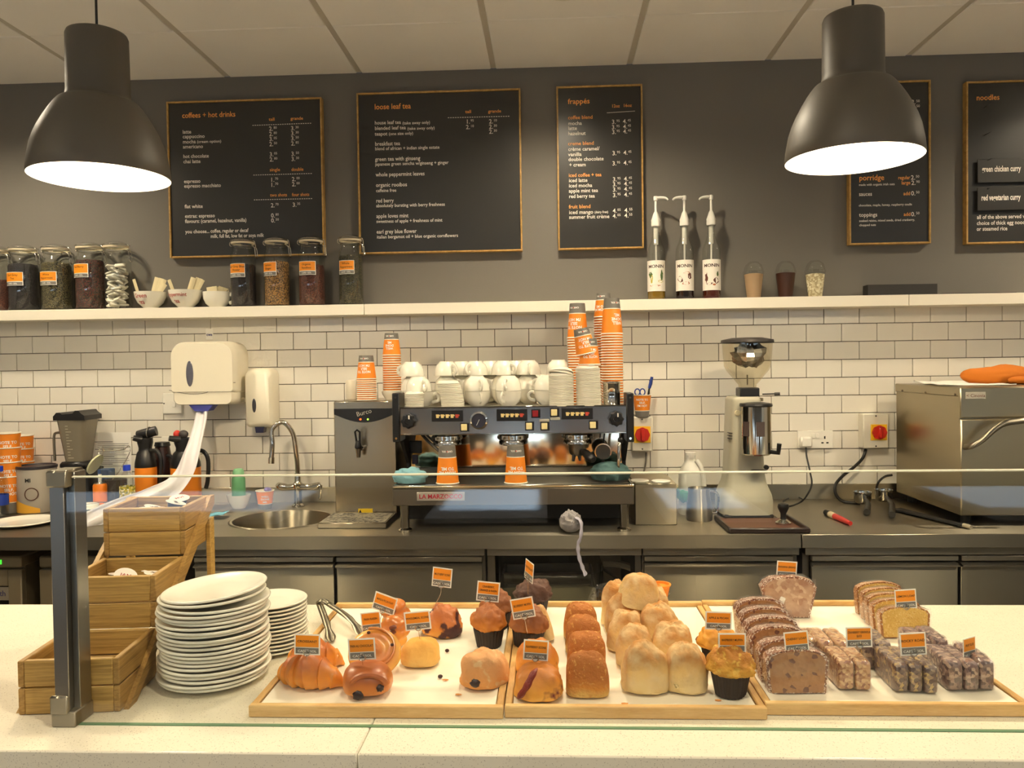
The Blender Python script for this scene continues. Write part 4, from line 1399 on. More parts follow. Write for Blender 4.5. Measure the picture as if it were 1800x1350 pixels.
# ================================================================== MENU BOARDS
board_m = mat('black menu board', (48, 46, 42), 0.30, var=0.06, vscale=4)
ink_w = mat('menu white lettering', (236, 228, 212), 0.6)
ink_o = mat('menu orange lettering', (246, 164, 78), 0.6)
BY = -0.030
def board(label, corners, crop, rows, name='menu_board', fscale=1.0, strips=(), hooks=()):
    ox, oy, sc = crop
    TL, TR, BL, BR = corners
    def px(p):
        return ox + p[0] / sc, oy + p[1] / sc
    cx0 = (at(*px(TL), BY).x + at(*px(BL), BY).x) / 2
    cx1 = (at(*px(TR), BY).x + at(*px(BR), BY).x) / 2
    cz1 = (at(*px(TL), BY).z + at(*px(TR), BY).z) / 2
    cz0 = (at(*px(BL), BY).z + at(*px(BR), BY).z) / 2
    def w(x, y):
        v = .5; u = .5
        for _ in range(3):
            xl, xr = TL[0] + (BL[0] - TL[0]) * v, TR[0] + (BR[0] - TR[0]) * v
            u = (x - xl) / (xr - xl)
            yt, yb_ = TL[1] + (TR[1] - TL[1]) * u, BL[1] + (BR[1] - BL[1]) * u
            v = (y - yt) / (yb_ - yt)
        return cx0 + (cx1 - cx0) * u, cz1 + (cz0 - cz1) * v
    kz = (cz1 - cz0) / ((BL[1] + BR[1] - TL[1] - TR[1]) / 2)
    b = thing(name, label, 'menu board', ((cx0 + cx1) / 2, 0, (cz0 + cz1) / 2), group='framed menu boards')
    a = MB(); a.box(cx0 + .008, cx1 - .008, BY + .004, -.001, cz0 + .008, cz1 - .008); a.obj('panel', board_m, b, True)
    F = .0075
    for (x0, x1, z0, z1) in ((cx0, cx0 + F, cz0, cz1), (cx1 - F, cx1, cz0, cz1), (cx0 + F, cx1 - F, cz1 - F, cz1), (cx0 + F, cx1 - F, cz0, cz0 + F)):
        a = MB(); a.box(x0, x1, BY - .004, -.001, z0, z1, .001); a.obj('frame_strip', GOLDW, b, True)
    W_, O_ = MB(), MB()
    yt = BY + .0032
    def emit(mb, x0, x1, y, s, size):
        p = w(x0, y); p1 = w(x1, y)
        vs, _ = text_geo(s, 'LEFT', .012)
        wd = max(v[0] for v in vs) or 1
        h = size * kz
        put_text(mb, s, (p[0], yt, p[1]), h, 'LEFT', .012, (p1[0] - p[0]) / (wd * h))
    for r in rows:
        k = r[0]
        if k in 'WO':
            emit(W_ if k == 'W' else O_, r[1], r[2], r[3], r[4], r[5] if len(r) > 5 else 40 * fscale)
        elif k == 'P':
            p = w(r[1], r[2]); h = 46 * kz * fscale
            put_text(W_, r[3] + '.', (p[0], yt, p[1]), h, 'LEFT', .008)
            put_text(W_, r[4], (p[0] + h * .78, yt, p[1] + h * .30), h * .58, 'LEFT', .0)
        elif k == 'D':
            n_ = 26
            for i in range(n_):
                t0, t1 = i / n_, (i + .62) / n_
                a0 = w(r[1] + (r[3] - r[1]) * t0, r[2] + (r[4] - r[2]) * t0)
                a1 = w(r[1] + (r[3] - r[1]) * t1, r[2] + (r[4] - r[2]) * t1)
                W_.quad((a0[0], yt, a0[1]), (a1[0], yt, a1[1]), (a1[0], yt, a1[1] + .003), (a0[0], yt, a0[1] + .003))
    for (x0, x1, y0, y1) in strips:
        p, q = w(x0, y0), w(x1, y1)
        a = MB(); a.box(p[0], min(q[0], cx1 - .03), BY - .012, BY - .008, q[1], p[1], .001)
        a.obj('dish_strip', board_m, b, True)
    for (x, y) in hooks:
        p = w(x, y)
        a = MB(); a.tube([(p[0], BY + .004, p[1]), (p[0], BY - .018, p[1]), (p[0] + .012, BY - .022, p[1] + .006)], .0018, 6)
        a.obj('hook', DARKG, b, True)
    if O_.v: O_.obj('orange_lettering', ink_o, b, True)
    if W_.v: W_.obj('white_lettering', ink_w, b, True)
    return b, w, yt
C5 = (290, 160, 4.355)
board('gilt framed menu board listing coffees and hot drinks', ((30, 92), (1205, 38), (22, 1295), (1215, 1240)), C5, [
    ('O', 143, 550, 212, 'coffees + hot drinks', 58), ('O', 803, 847, 222, 'tall', 34), ('O', 968, 1062, 213, 'grande', 34), ('D', 678, 262, 1130, 237),
    ('P', 803, 298, '2', '80'), ('P', 968, 292, '3', '30'), ('P', 803, 338, '2', '80'), ('P', 968, 331, '3', '30'), ('P', 803, 377, '3', '05'), ('P', 968, 369, '3', '50'), ('P', 803, 416, '2', '50'), ('P', 968, 408, '2', '85'), ('P', 803, 494, '3', '05'), ('P', 968, 487, '3', '50'), ('P', 803, 533, '2', '80'), ('P', 968, 526, '3', '30'),
    ('W', 143, 210, 332, 'latte'), ('W', 143, 312, 368, 'cappuccino'), ('W', 143, 243, 408, 'mocha'), ('W', 252, 437, 402, '(cream option)', 30), ('W', 143, 297, 446, 'americano'), ('W', 143, 340, 520, 'hot chocolate'), ('W', 143, 275, 560, 'chai latte'),
    ('O', 803, 882, 608, 'single', 36), ('O', 968, 1060, 602, 'double', 36), ('D', 678, 642, 1130, 620),
    ('P', 806, 688, '1', '70'), ('P', 970, 680, '2', '00'), ('P', 806, 727, '1', '70'), ('P', 970, 719, '2', '00'),
    ('W', 143, 270, 712, 'espresso'), ('W', 143, 427, 748, 'espresso macchiato'), ('O', 803, 932, 802, 'two shots', 36), ('O', 970, 1102, 795, 'four shots', 36), ('D', 678, 832, 1130, 812),
    ('P', 806, 884, '2', '70'), ('P', 972, 876, '3', '35'), ('W', 143, 283, 906, 'flat white'), ('P', 806, 962, '0', '80'), ('P', 806, 1000, '0', '50'),
    ('W', 143, 375, 980, 'extras: espresso'), ('W', 143, 617, 1020, 'flavours: (caramel, hazelnut, vanilla)'), ('W', 143, 330, 1100, 'you choose...'), ('W', 338, 632, 1090, 'coffee, regular or decaf'), ('W', 338, 750, 1130, 'milk, full fat, low fat or soya milk')])
C6 = (620, 150, 4.355)
board('gilt framed menu board listing loose leaf teas', ((38, 68), (1283, 15), (42, 1298), (1300, 1262)), C6, [
    ('O', 173, 452, 188, 'loose leaf tea', 60), ('O', 866, 910, 208, 'tall', 34), ('O', 1040, 1138, 203, 'grande', 34), ('D', 733, 247, 1207, 230),
    ('W', 173, 375, 303, 'house leaf tea'), ('W', 385, 597, 300, '(take away only)', 32), ('W', 173, 412, 345, 'blended leaf tea'), ('W', 422, 632, 341, '(take away only)', 32), ('W', 173, 270, 388, 'teapot'), ('W', 280, 467, 383, '(one size only)', 32),
    ('P', 870, 288, '1', '95'), ('P', 1045, 285, '2', '10'), ('P', 870, 330, '2', '10'), ('P', 1045, 325, '2', '30'), ('P', 1045, 363, '2', '30'),
    ('W', 173, 367, 465, 'breakfast tea', 43), ('W', 173, 668, 500, 'blend of african + indian single estate', 36), ('W', 173, 520, 582, 'green tea with ginseng', 43), ('W', 173, 737, 618, 'japanese green sencha w/ginseng + ginger', 36), ('W', 176, 552, 700, 'whole peppermint leaves', 43), ('W', 176, 416, 780, 'organic rooibos', 43), ('W', 176, 333, 820, 'caffeine free', 36), ('W', 176, 313, 900, 'red berry', 43), ('W', 176, 706, 936, 'absolutely bursting with berry freshness', 36), ('W', 176, 425, 1018, 'apple loves mint', 43), ('W', 176, 686, 1056, 'sweetness of apple + freshness of mint', 36), ('W', 176, 487, 1138, 'earl grey blue flower', 43), ('W', 178, 806, 1176, 'italian bergamot oil + blue organic cornflowers', 36)])
C7 = (970, 140, 4.355)
fr = [('O', 118, 285, 180, 'frapp\u00e9s', 56), ('O', 452, 515, 213, '12oz', 34), ('O', 540, 607, 210, '16oz', 34), ('D', 418, 255, 633, 245),
      ('O', 120, 308, 298, 'coffee blend'), ('W', 122, 227, 342, 'mocha'), ('W', 122, 190, 380, 'latte'), ('W', 122, 257, 420, 'hazelnut'), ('O', 122, 320, 497, 'creme blend'), ('W', 124, 365, 540, 'cr\u00e8me caramel/'), ('W', 124, 228, 580, 'vanilla'), ('W', 126, 397, 618, 'double chocolate'), ('W', 132, 260, 660, '+ cream'), ('O', 130, 382, 740, 'iced coffee + tea'), ('W', 132, 275, 780, 'iced latte'), ('W', 132, 312, 820, 'iced mocha'), ('W', 132, 357, 860, 'apple mint tea'), ('W', 134, 333, 902, 'red berry tea'), ('O', 134, 300, 982, 'fruit blend'), ('W', 136, 322, 1025, 'iced mango'), ('W', 332, 437, 1020, '(dairy free)', 26), ('W', 136, 447, 1062, 'summer fruit cr\u00e8me')]
for (x1, x2, y) in ((455, 540, 338), (455, 542, 378), (457, 543, 415), (462, 548, 577), (463, 550, 655), (468, 555, 777), (468, 556, 815), (469, 557, 855), (470, 558, 898)):
    fr += [('P', x1, y, '3', '95'), ('P', x2, y - 3, '4', '45')]
for y in (1018, 1058):
    fr += [('P', 472, y, '4', '05'), ('P', 562, y - 3, '4', '55')]
board('narrow gilt framed menu board listing frappes', ((28, 48), (683, 40), (55, 1302), (715, 1292)), C7, fr)
C8 = (1480, 130, 4.219)
board('gilt framed menu board listing porridge, behind the right pendant lamp', ((25, 58), (625, 50), (78, 1265), (690, 1258)), C8, [
    ('O', 395, 487, 225, 'regular', 38), ('P', 495, 225, '3', '50'), ('O', 425, 492, 262, 'large', 38), ('P', 498, 262, '4', '50'),
    ('O', 135, 322, 785, 'porridge', 58), ('O', 425, 515, 780, 'regular', 38), ('P', 520, 783, '2', '50'), ('O', 452, 518, 818, 'large', 38), ('P', 525, 822, '2', '90'), ('W', 135, 402, 825, 'made with organic irish oats', 24), ('W', 138, 236, 900, 'sauces', 42), ('O', 470, 520, 898, 'add', 38), ('P', 527, 900, '0', '50'), ('W', 140, 538, 978, 'chocolate, maple, honey, raspberry coulis', 24), ('W', 146, 282, 1055, 'toppings', 42), ('O', 480, 530, 1052, 'add', 38), ('P', 535, 1055, '0', '50'), ('W', 148, 565, 1093, 'soaked raisins, mixed seeds, dried cranberry,', 24), ('W', 150, 275, 1125, 'chopped nuts', 24)])
b5, w5, yt5 = board('gilt framed menu board for noodles, cut off at the right edge', ((905, 50), (1800, 40), (935, 1258), (1835, 1248)), C8, [
    ('O', 988, 1160, 187, 'noodles', 58), ('W', 1015, 1420, 1070, 'all of the above served with', 42), ('W', 1015, 1415, 1115, 'choice of thick egg noodles', 42), ('W', 1015, 1245, 1158, 'or steamed rice', 42)],
    strips=((995, 1720, 632, 798), (1000, 1720, 842, 1004)), hooks=((1050, 240), (1056, 447), (1072, 640), (1076, 850)))
tx_ = MB()
for (x0, x1, y, s) in ((1030, 1318, 725, 'green chicken curry'), (1030, 1322, 937, 'red vegetarian curry')):
    p, q = w5(x0, y), w5(x1, y)
    vs, _ = text_geo(s, 'LEFT', .03)
    h = .034
    put_text(tx_, s, (p[0], BY - .0126, p[1]), h, 'LEFT', .03, (q[0] - p[0]) / (max(v[0] for v in vs) * h))
tx_.obj('strip_lettering', ink_w, b5, True)

# ================================================================== SHELF: TEA JARS
gask = mat('pale rubber gasket', (214, 200, 170), .6)
def jar(px, wpx, top, bot, content, fill, label, lab=None, group='clip-top glass jars on the shelf', Y=-.07, seed=1):
    c = at(px, bot, Y); c.z = ZS1
    k = 1 / ppm(c)
    R = wpx * k / 2
    H = (bot - top) * k
    j = thing('clip_top_jar', label, 'jar', (c.x, c.y, ZS1 + .0005), (0, 0, 0), group)
    hb = H * .80
    a = MB(); a.lathe([(0, 0), (R * .94, 0), (R, R * .08), (R, hb * .86), (R * .95, hb * .94), (R * .84, hb), (R * .80, hb + .004), (R * .80, H * .885), (R * .86, H * .89), (R * .86, H * .905), (0, H * .905)], 36)
    a.obj('glass_body', GLASS, j)
    a = MB()
    fz = hb * fill
    rr = R * .94
    def cf(u, v):
        ang = 2 * PI * u
        if v < .8:
            z = .006 + (fz - .006) * (v / .8)
            r = rr * min(1, 1 if z < hb * .86 else 1 - (z - hb * .86) / hb * .9)
        else:
            q = (v - .8) / .2
            z = fz + .006 * nz((math.cos(ang) * 2, math.sin(ang) * 2, q * 2), 1, seed)
            r = rr * (1 - q) * (1 if fz < hb * .86 else 1 - (fz - hb * .86) / hb * .9)
        return Vector((r * math.cos(ang), r * math.sin(ang), z))
    a.grid(cf, 36, 22, cu=True)
    a.disc((0, 0, .006), rr, 'z', 36)
    if content:
        a.obj('jar_contents', content, j, sharp=60)
    a = MB(); a.lathe([(R * .84, H * .907), (R * .90, H * .910), (R * .90, H * .935), (R * .84, H * .938)], 36); a.obj('gasket', gask, j)
    a = MB(); a.lathe([(R * .84, H * .938), (R * .93, H * .940), (R * .94, H * .955), (R * .90, H * .965), (R * .72, H * .968), (R * .66, H * .985), (R * .5, H), (0, H)], 36); a.obj('glass_lid', GLASS, j)
    a = MB()
    a.tube([(R * .83 * math.cos(i * 2 * PI / 28), R * .83 * math.sin(i * 2 * PI / 28), H * .875) for i in range(29)], .0016, 6)
    a.tube([(R * .95 * math.cos(i * 2 * PI / 28), R * .95 * math.sin(i * 2 * PI / 28), H * .952) for i in range(29)], .0016, 6)
    a.tube(catmull([(R * .83, -.012, H * .875), (R * 1.03, -.012, H * .85), (R * 1.10, -.012, H * .74), (R * 1.13, 0, H * .70), (R * 1.10, .012, H * .74), (R * 1.03, .012, H * .85), (R * .83, .012, H * .875)], 4), .0017, 6)
    a.tube(catmull([(R * .95, -.010, H * .952), (R * 1.06, -.010, H * .93), (R * 1.08, 0, H * .84)], 4), .0017, 6)
    a.tube(catmull([(-R * .83, 0, H * .875), (-R * 1.04, 0, H * .90), (-R * 1.04, 0, H * .935), (-R * .93, 0, H * .952)], 4), .0017, 6)
    a.obj('wire_clip', wire_m, j)
    if lab:
        lx, lz, ang, txt = lab            # width angle, label height, centre angle
        z0, z1 = H * lz, H * lz + .060
        def patch(a0, a1, z0, z1, r):
            m_ = MB(); m_.grid(lambda u, v: Vector((r * math.sin(a0 + (a1 - a0) * u), -r * math.cos(a0 + (a1 - a0) * u), z0 + (z1 - z0) * v)), 10, 2)
            return m_
        aw = .72
        patch(ang - aw, ang + aw, z0, z1, R * 1.004).obj('label', WHITEI, j)
        patch(ang - aw * .94, ang + aw * .94, z0 + .019, z1 - .002, R * 1.010).obj('orange_panel', ORANGED, j)
        patch(ang - aw * .94, ang + aw * .94, z0 + .002, z0 + .016, R * 1.010).obj('grey_panel', GREYP, j)
        t = MB()
        for q, (line, zz, sz) in enumerate(((txt[0], .042, .013), (txt[1], .027, .013), ('CAFE \u2022 SOL', .006, .009))):
            vs, fs = text_geo(line, 'CENTER', .01)
            out = [(R * 1.014 * math.sin(ang + v[0] * sz / R), -R * 1.014 * math.cos(ang + v[0] * sz / R), z0 + zz + v[1] * sz) for v in vs]
            t.m(INKD if q < 2 else WHITEI).add(out, fs)
        t.obj('label_lettering', None, j)
    return j
tea_black = speckmat('black tea leaf', (24, 19, 21), [(46, 36, 40), (14, 10, 12)], 340, .6, .7, .8)
tea_green = speckmat('green tea leaf', (46, 42, 24), [(72, 66, 38), (28, 28, 16), (96, 86, 50)], 320, .6, .75, .8)
tea_mix = speckmat('mixed berry tea', (52, 30, 22), [(86, 58, 30), (96, 28, 20), (36, 22, 16)], 280, .6, .7, .8)
tea_rooi = speckmat('red rooibos tea', (82, 40, 28), [(106, 56, 38), (58, 26, 20)], 380, .55, .75, .6)
tea_pep = speckmat('peppermint leaf', (60, 55, 36), [(88, 80, 50), (38, 36, 24)], 340, .6, .75, .8)
tea_gin = speckmat('amber flower tea', (88, 64, 34), [(136, 98, 54), (58, 42, 24), (164, 122, 66)], 280, .6, .7, .8)
jar(-6, 50, 433, 547, tea_rooi, .60, 'glass clip-top jar of red tea cut off at the left edge', None, seed=1)
jar(43, 50, 431, 546, tea_black, .88, 'glass jar of black tea at the left end, label low', (.7, .37, -.15, ('Earl Grey', 'Tea')), seed=2)
jar(101, 50, 430, 545, tea_green, .90, 'glass jar of green tea leaves, second labelled jar from the left', (.7, .37, -.15, ('White', 'Peppermint')), seed=3)
jar(160, 49, 427, 544, tea_mix, .92, 'glass jar of reddish berry tea with its label set high', (.7, .47, -.30, ('Red Berry', '')), seed=4)
jw = jar(207, 47, 425, 543, None, .9, 'glass jar of white sweet sachets beside the tea bowls', None, seed=5)
jar(429, 44, 417, 538, tea_black, .76, 'glass jar of black tea, nearest the white cup', (.7, .42, -.22, ('Earl Grey Blue', 'Flower')), seed=6)
jar(488, 44, 415, 537, tea_gin, .80, 'glass jar of amber mixed tea, second right of the white cup', (.7, .43, -.42, ('Lemon', 'Ginger')), seed=7)
jar(549, 46, 414, 536, tea_rooi, .72, 'glass jar of brick red rooibos with a wide label', (.7, .43, -.12, ('Organic', 'Rooibos')), seed=8)
jar(618, 43, 411, 534, tea_pep, .88, 'glass jar of dull green peppermint, rightmost on the shelf', (.7, .43, -.20, ('Whole', 'Peppermint')), seed=9)
sach = mat('white paper sachet', (226, 220, 204), .6, bump=.2, bscale=50)
rg = random.Random(21)
zz = .02
i = 0
while zz < .205:
    for q in range(4):
        a = MB(); a.box(-.021, .021, -.014, .014, -.005, .005, .0035)
        ang = rg.uniform(0, 6.3)
        r_ = .026
        s = a.obj('sweet_sachet', sach, loc=(jw.location.x + r_ * math.cos(q * 1.57 + i), jw.location.y + r_ * math.sin(q * 1.57 + i), ZS1 + zz + rg.uniform(-.003, .003)), rot=(rg.uniform(-.5, .5), rg.uniform(-.5, .5), ang))
        tag(s, 'white paper sachet among those filling the glass jar', 'sachet', 'sachets inside the glass jar')
    zz += .0145
    i += 1

# ================================================================== SHELF: BOWLS, CUP, TEA BAGS
def bowl(px0, px1, top, bot, label, words, Y=-.075):
    c = at((px0 + px1) / 2, bot, Y); k = 1 / ppm(c)
    R = (px1 - px0) * k / 2; H = (bot - top) * k
    b = thing('ceramic_bowl', label, 'bowl', (c.x, c.y, ZS1 + .0005), (0, 0, 0), 'white bowls of tea bags')
    a = MB(); a.lathe([(0, .004), (R * .42, .004), (R * .42, 0), (R * .46, 0), (R * .47, .006), (R * .78, H * .35), (R * .95, H * .7), (R, H), (R * .96, H), (R * .90, H * .7), (R * .72, H * .38), (R * .4, .012), (0, .010)], 40)
    a.obj('bowl_body', CERAM, b)
    t = MB()
    for (s, fz, sz) in words:
        vs, fs = text_geo(s, 'CENTER', .01)
        rr = lambda z: R * (1.005 if z > H * .7 else .80 + .21 * z / (H * .7) * 1.0)
        out = []
        for v in vs:
            z = H * fz + v[1] * sz
            f = z / H
            r_ = (R * (.47 + (f - .08) / .27 * .31) if f < .35 else R * (.78 + (f - .35) / .35 * .17) if f < .7 else R * (.95 + (f - .7) / .3 * .05)) + .0012
            an = -.25 + v[0] * sz / R
            out.append((r_ * math.sin(an), -r_ * math.cos(an), z))
        t.add(out, fs)
    t.obj('handwriting', mat('red marker', (170, 40, 34), .6), b)
    return c, R, H
bagp = mat('tea bag paper', (222, 208, 166), .8, bump=.3, bscale=40)
c1, R1, H1 = bowl(238, 292, 512, 541, 'white bowl with red handwriting reading green tea', (('Green', .62, .026), ('tea', .26, .026)))
c2, R2, H2 = bowl(298, 355, 508, 539, 'white bowl with red handwriting reading peppermint tea', (('Peppermint', .62, .023), ('tea', .26, .026)))
def teabag(c, R, H, dx, ang, L, label, lean=0.0, group='tea bags standing in bowls', Wd=.024):
    L = L * 1.22
    a = MB(); a.grid(lambda u, v: Vector(((u - .5) * Wd, .0025 * math.sin(u * PI) + lean * v, v * L + .002 * nz((u * 2, v * 3, dx * 30), 1))), 6, 8)
    a.grid(lambda u, v: Vector(((u - .5) * Wd, -.0025 * math.sin(u * PI) + lean * v, v * L)), 6, 8)
    o = a.obj('tea_bag', bagp, loc=(c.x + dx, c.y + rg.uniform(-.006, .006), ZS1 + .034), rot=(0, ang, 0))
    tag(o, label, 'tea bag', group)
teabag(c1, R1, H1, -.046, -.28, .085, 'slim tea bag sticking up at the left of the green tea bowl', Wd=.014)
teabag(c1, R1, H1, .004, .28, .090, 'leftmost of the bunched tea bags in the green tea bowl')
teabag(c1, R1, H1, .014, .36, .088, 'middle of the bunched tea bags in the green tea bowl')
teabag(c1, R1, H1, .024, .42, .086, 'rightmost of the bunched tea bags in the green tea bowl')
teabag(c1, R1, H1, .016, .62, .076, 'tea bag leaning furthest right out of the green tea bowl')
teabag(c2, R2, H2, -.040, -.34, .082, 'tea bag leaning left out of the peppermint bowl', Wd=.016)
teabag(c2, R2, H2, .006, .32, .088, 'left tea bag of the fan in the peppermint bowl')
teabag(c2, R2, H2, .015, .42, .090, 'middle tea bag of the fan in the peppermint bowl')
teabag(c2, R2, H2, .024, .52, .088, 'right tea bag of the fan in the peppermint bowl')
# white cup mesh used on the shelf and on the coffee machine
def cup_parts(R, H):
    a = MB(); a.lathe([(0, .004), (R * .48, .004), (R * .48, 0), (R * .54, 0), (R * .57, .004), (R * .80, H * .25), (R * .95, H * .55), (R, H), (R * .955, H), (R * .90, H * .55), (R * .74, H * .28), (R * .45, .009), (0, .008)], 36)
    b = MB(); b.tube(catmull([(R * .93, 0, H * .80), (R * 1.22, 0, H * .88), (R * 1.47, 0, H * .68), (R * 1.36, 0, H * .40), (R * .90, 0, H * .30)], 6), [.0045] * 25, 8, flat=1.5)
    return a.m(CERAM).mesh('cup_body'), b.m(CERAM).mesh('handle')
cupR, cupH = .050, .057
CB, CHd = cup_parts(cupR, cupH)
def cup(label, loc, rot, group, s=1.0, cat='cup'):
    t = thing('white_cup', label, cat, loc, rot, group)
    t.scale = (s, s, s)
    for nm, me in (('cup_body', CB), ('handle', CHd)):
        o = bpy.data.objects.new(nm, me); COL.objects.link(o); o.parent = t
    return t
cc = at(382, 538, -.07)
cup('white cup holding sugar sachets beside the peppermint bowl', (cc.x, cc.y, ZS1 + .0005), (0, 0, .0), 'white cup on the shelf', 1.22)
for i, (dx, an) in enumerate(((-.014, -.12), (.0, .08), (.014, .3))):
    a = MB(); a.box(-.024, .024, -.002, .002, 0, .046, .0015)
    tag(a.obj('sugar_sachet', bagp, loc=(cc.x + dx, cc.y + .01 * (i - 1), ZS1 + .048), rot=(0, an, .2 * i)), ('left sugar sachet in the white cup', 'middle sugar sachet in the white cup', 'right sugar sachet in the white cup')[i], 'sachet')
a = MB(); p = Vector((cc.x + .03, cc.y, ZS1 + .06)); a.tube(catmull([p, p + Vector((.025, 0, .022)), p + Vector((.034, 0, .034))], 4), [.002] * 6 + [.004, .005, .003], 8)
tag(a.obj('teaspoon', STEELV), 'steel teaspoon leaning out of the white cup', 'spoon')

# ================================================================== SHELF: SYRUP BOTTLES
def pump_bottle(px, bot, label, liquid, spin, art, Y=-.07):
    c = at(px, bot, Y); c.z = ZS1
    b = thing('syrup_bottle', label, 'bottle', (c.x, c.y, ZS1 + .0005), (0, 0, 0), 'pump bottles of syrup')
    R = .039
    a = MB(); a.lathe([(0, 0), (R * .95, 0), (R, .004), (R, .20), (R * .94, .222), (R * .62, .252), (R * .44, .275), (R * .40, .30), (R * .40, .322), (R * .46, .324), (R * .46, .334), (0, .334)], 32); a.obj('glass_body', GLASS, b)
    a = MB(); a.lathe([(0, .003), (R * .93, .003), (R * .95, .006), (R * .95, .075), (0, .075)], 32); a.obj('syrup', liquid, b)
    a = MB(); a.lathe([(R * .50, .318), (R * .52, .330), (R * .50, .335), (R * .52, .345), (R * .44, .352), (R * .28, .372), (.005, .384), (.0048, .428), (.0085, .430), (.0095, .442), (.0085, .448), (0, .449)], 20)
    a.obj('pump', WHITEP, b)
    a = MB(); d = Vector((math.cos(spin), math.sin(spin), 0))
    q = Vector((0, 0, .441))
    a.tube(catmull([q, q + d * .026 + Vector((0, 0, -.001)), q + d * .044 + Vector((0, 0, -.005)), q + d * .053 + Vector((0, 0, -.013))], 4), [.007, .007, .0068, .0066, .0062, .006, .0058, .0055, .005, .0048, .0045, .004, .0036], 10); a.obj('spout', WHITEP, b)
    a = MB(); a.lathe([(.010, .24), (.0105, .318)], 14); a.cyl((0, 0, .10), (0, 0, .24), .004, 8); a.obj('dip_tube', mat('translucent white plastic', (220, 216, 204), .4), b)
    a0 = -.16
    def cyl_patch(mb, x0, x1, z0, z1, r):
        mb.grid(lambda u, v: Vector((r * math.sin(a0 + (x0 + (x1 - x0) * u) / R), -r * math.cos(a0 + (x0 + (x1 - x0) * u) / R), z0 + (z1 - z0) * v)), 14, 2)
    a = MB(); cyl_patch(a, -.052, .052, .036, .168, R * 1.006); a.obj('label', mat('cream bottle label', (240, 232, 218), .6), b)
    t = MB()
    vs, fs = text_geo('MONIN', 'CENTER', .03)
    t.m(mat('label brown ink', (70, 50, 40), .6)).add([(R * 1.012 * math.sin(a0 + v[0] * .021 / R), -R * 1.012 * math.cos(a0 + v[0] * .021 / R), .136 + v[1] * .019) for v in vs], fs)
    t.obj('brand_lettering', None, b)
    rg2 = random.Random(int(px))
    for (x, z, w_, h_, m_) in art:
        g = MB()
        pts = [(math.cos(i * 2 * PI / 12) * (1 + .35 * rg2.uniform(-1, 1)), math.sin(i * 2 * PI / 12) * (1 + .35 * rg2.uniform(-1, 1))) for i in range(12)]
        vv = [(R * 1.012 * math.sin(a0 + (x + q[0] * w_) / R), -R * 1.012 * math.cos(a0 + (x + q[0] * w_) / R), z + q[1] * h_) for q in pts]
        g.add(vv, [tuple(range(12))]); g.obj('label_picture', m_, b)
    return b
ag, ay, ab, ao = mat('leaf green ink', (70, 96, 40), .6), mat('pear yellow ink', (190, 176, 60), .6), mat('bean brown ink', (92, 50, 36), .6), mat('spice orange ink', (176, 92, 36), .6)
pump_bottle(1154, 520, 'syrup bottle with green pictured label and pale syrup', mat('pale amber syrup', (128, 100, 30), .15), -.35, [(-.026, .108, .009, .014, ag), (-.020, .090, .006, .016, ay), (.026, .104, .007, .020, ag), (.020, .078, .010, .006, ay), (-.004, .060, .022, .004, ao)])
pump_bottle(1204, 519, 'syrup bottle with nut pictured label and near black syrup', mat('dark syrup', (26, 14, 14), .15), PI + .25, [(-.020, .084, .012, .013, ab), (.004, .068, .020, .006, ao), (.022, .098, .008, .014, ab), (.010, .112, .014, .004, ao)])
pump_bottle(1251, 518, 'syrup bottle with coffee pot pictured label and red-brown syrup', mat('red brown syrup', (70, 24, 12), .15), PI + .15, [(-.024, .090, .007, .022, ab), (-.010, .064, .014, .005, ab), (.020, .076, .012, .012, ab), (.026, .106, .006, .012, ag), (.010, .060, .008, .004, ao)])
# ================================================================== SHELF: DOMED CUPS
def domed(px, bot, label, content, fill, kind='domed_cup'):
    c = at(px, bot, -.07)
    d = thing('domed_cup', label, 'cup', (c.x, c.y, ZS1 + .0005), (0, 0, 0), 'clear display cups with dome lids')
    R0, R1_, H = .029, .041, .105
    a = MB(); a.lathe([(0, 0), (R0, 0), (R1_, H), (R1_ + .002, H + .002)], 32); a.obj('cup_wall', GLASS, d)
    a = MB(); a.lathe([(R1_ + .003, H + .002), (R1_ + .003, H + .010), (R1_, H + .012), (R1_ * .97, H + .022), (R1_ * .80, H + .040), (R1_ * .45, H + .052), (.012, H + .054)], 32); a.obj('dome_lid', GLASS, d)
    if content:
        a = MB(); zf = H * fill; rr = lambda z: (R0 + (R1_ - R0) * z / H) * .97
        a.lathe([(0, .002), (rr(0), .002), (rr(zf), zf), (rr(zf) * .6, zf + .004), (0, zf + .005)], 32); a.obj('filling', content, d)
    return c, d
domed(1325, 519, 'clear domed cup of pale beige frappe', mat('beige frappe', (176, 146, 114), .6, bump=.2), .98)
domed(1381, 519, 'clear domed cup of dark chocolate drink', mat('chocolate drink', (66, 32, 18), .5, bump=.3), 1.0)
cm, dm = domed(1433, 518, 'clear domed cup full of small white marshmallows', speckmat('packed marshmallow pieces', (226, 212, 176), [(244, 234, 206), (196, 178, 140)], 130, .55, .8, 1.0), .93)
a = MB()
a.box(*rect(1523, 498, 1645, 517, -.06)[:2], -.075, -.02, ZS1 + .0005, ZS1 + .050, .001)
o = a.obj('dark_box', mat('charcoal card', (40, 37, 33), .6, bump=.2, bscale=60, stretch=(1, 1, 8)))
tag(o, 'low charcoal box on the shelf, below the porridge board', 'box')
a = MB(); r_ = rect(1647, 512, 1778, 517, -.06); a.box(r_[0], r_[1], -.10, -.02, ZS1 + .0005, ZS1 + .006, .001)
tag(a.obj('thin_dark_panel', mat('charcoal card', (40, 37, 33))), 'thin dark panel lying flat on the shelf at the right', 'panel')  # plain dark panel of unknown use

# ================================================================== ON THE TILES
TY = -0.0108
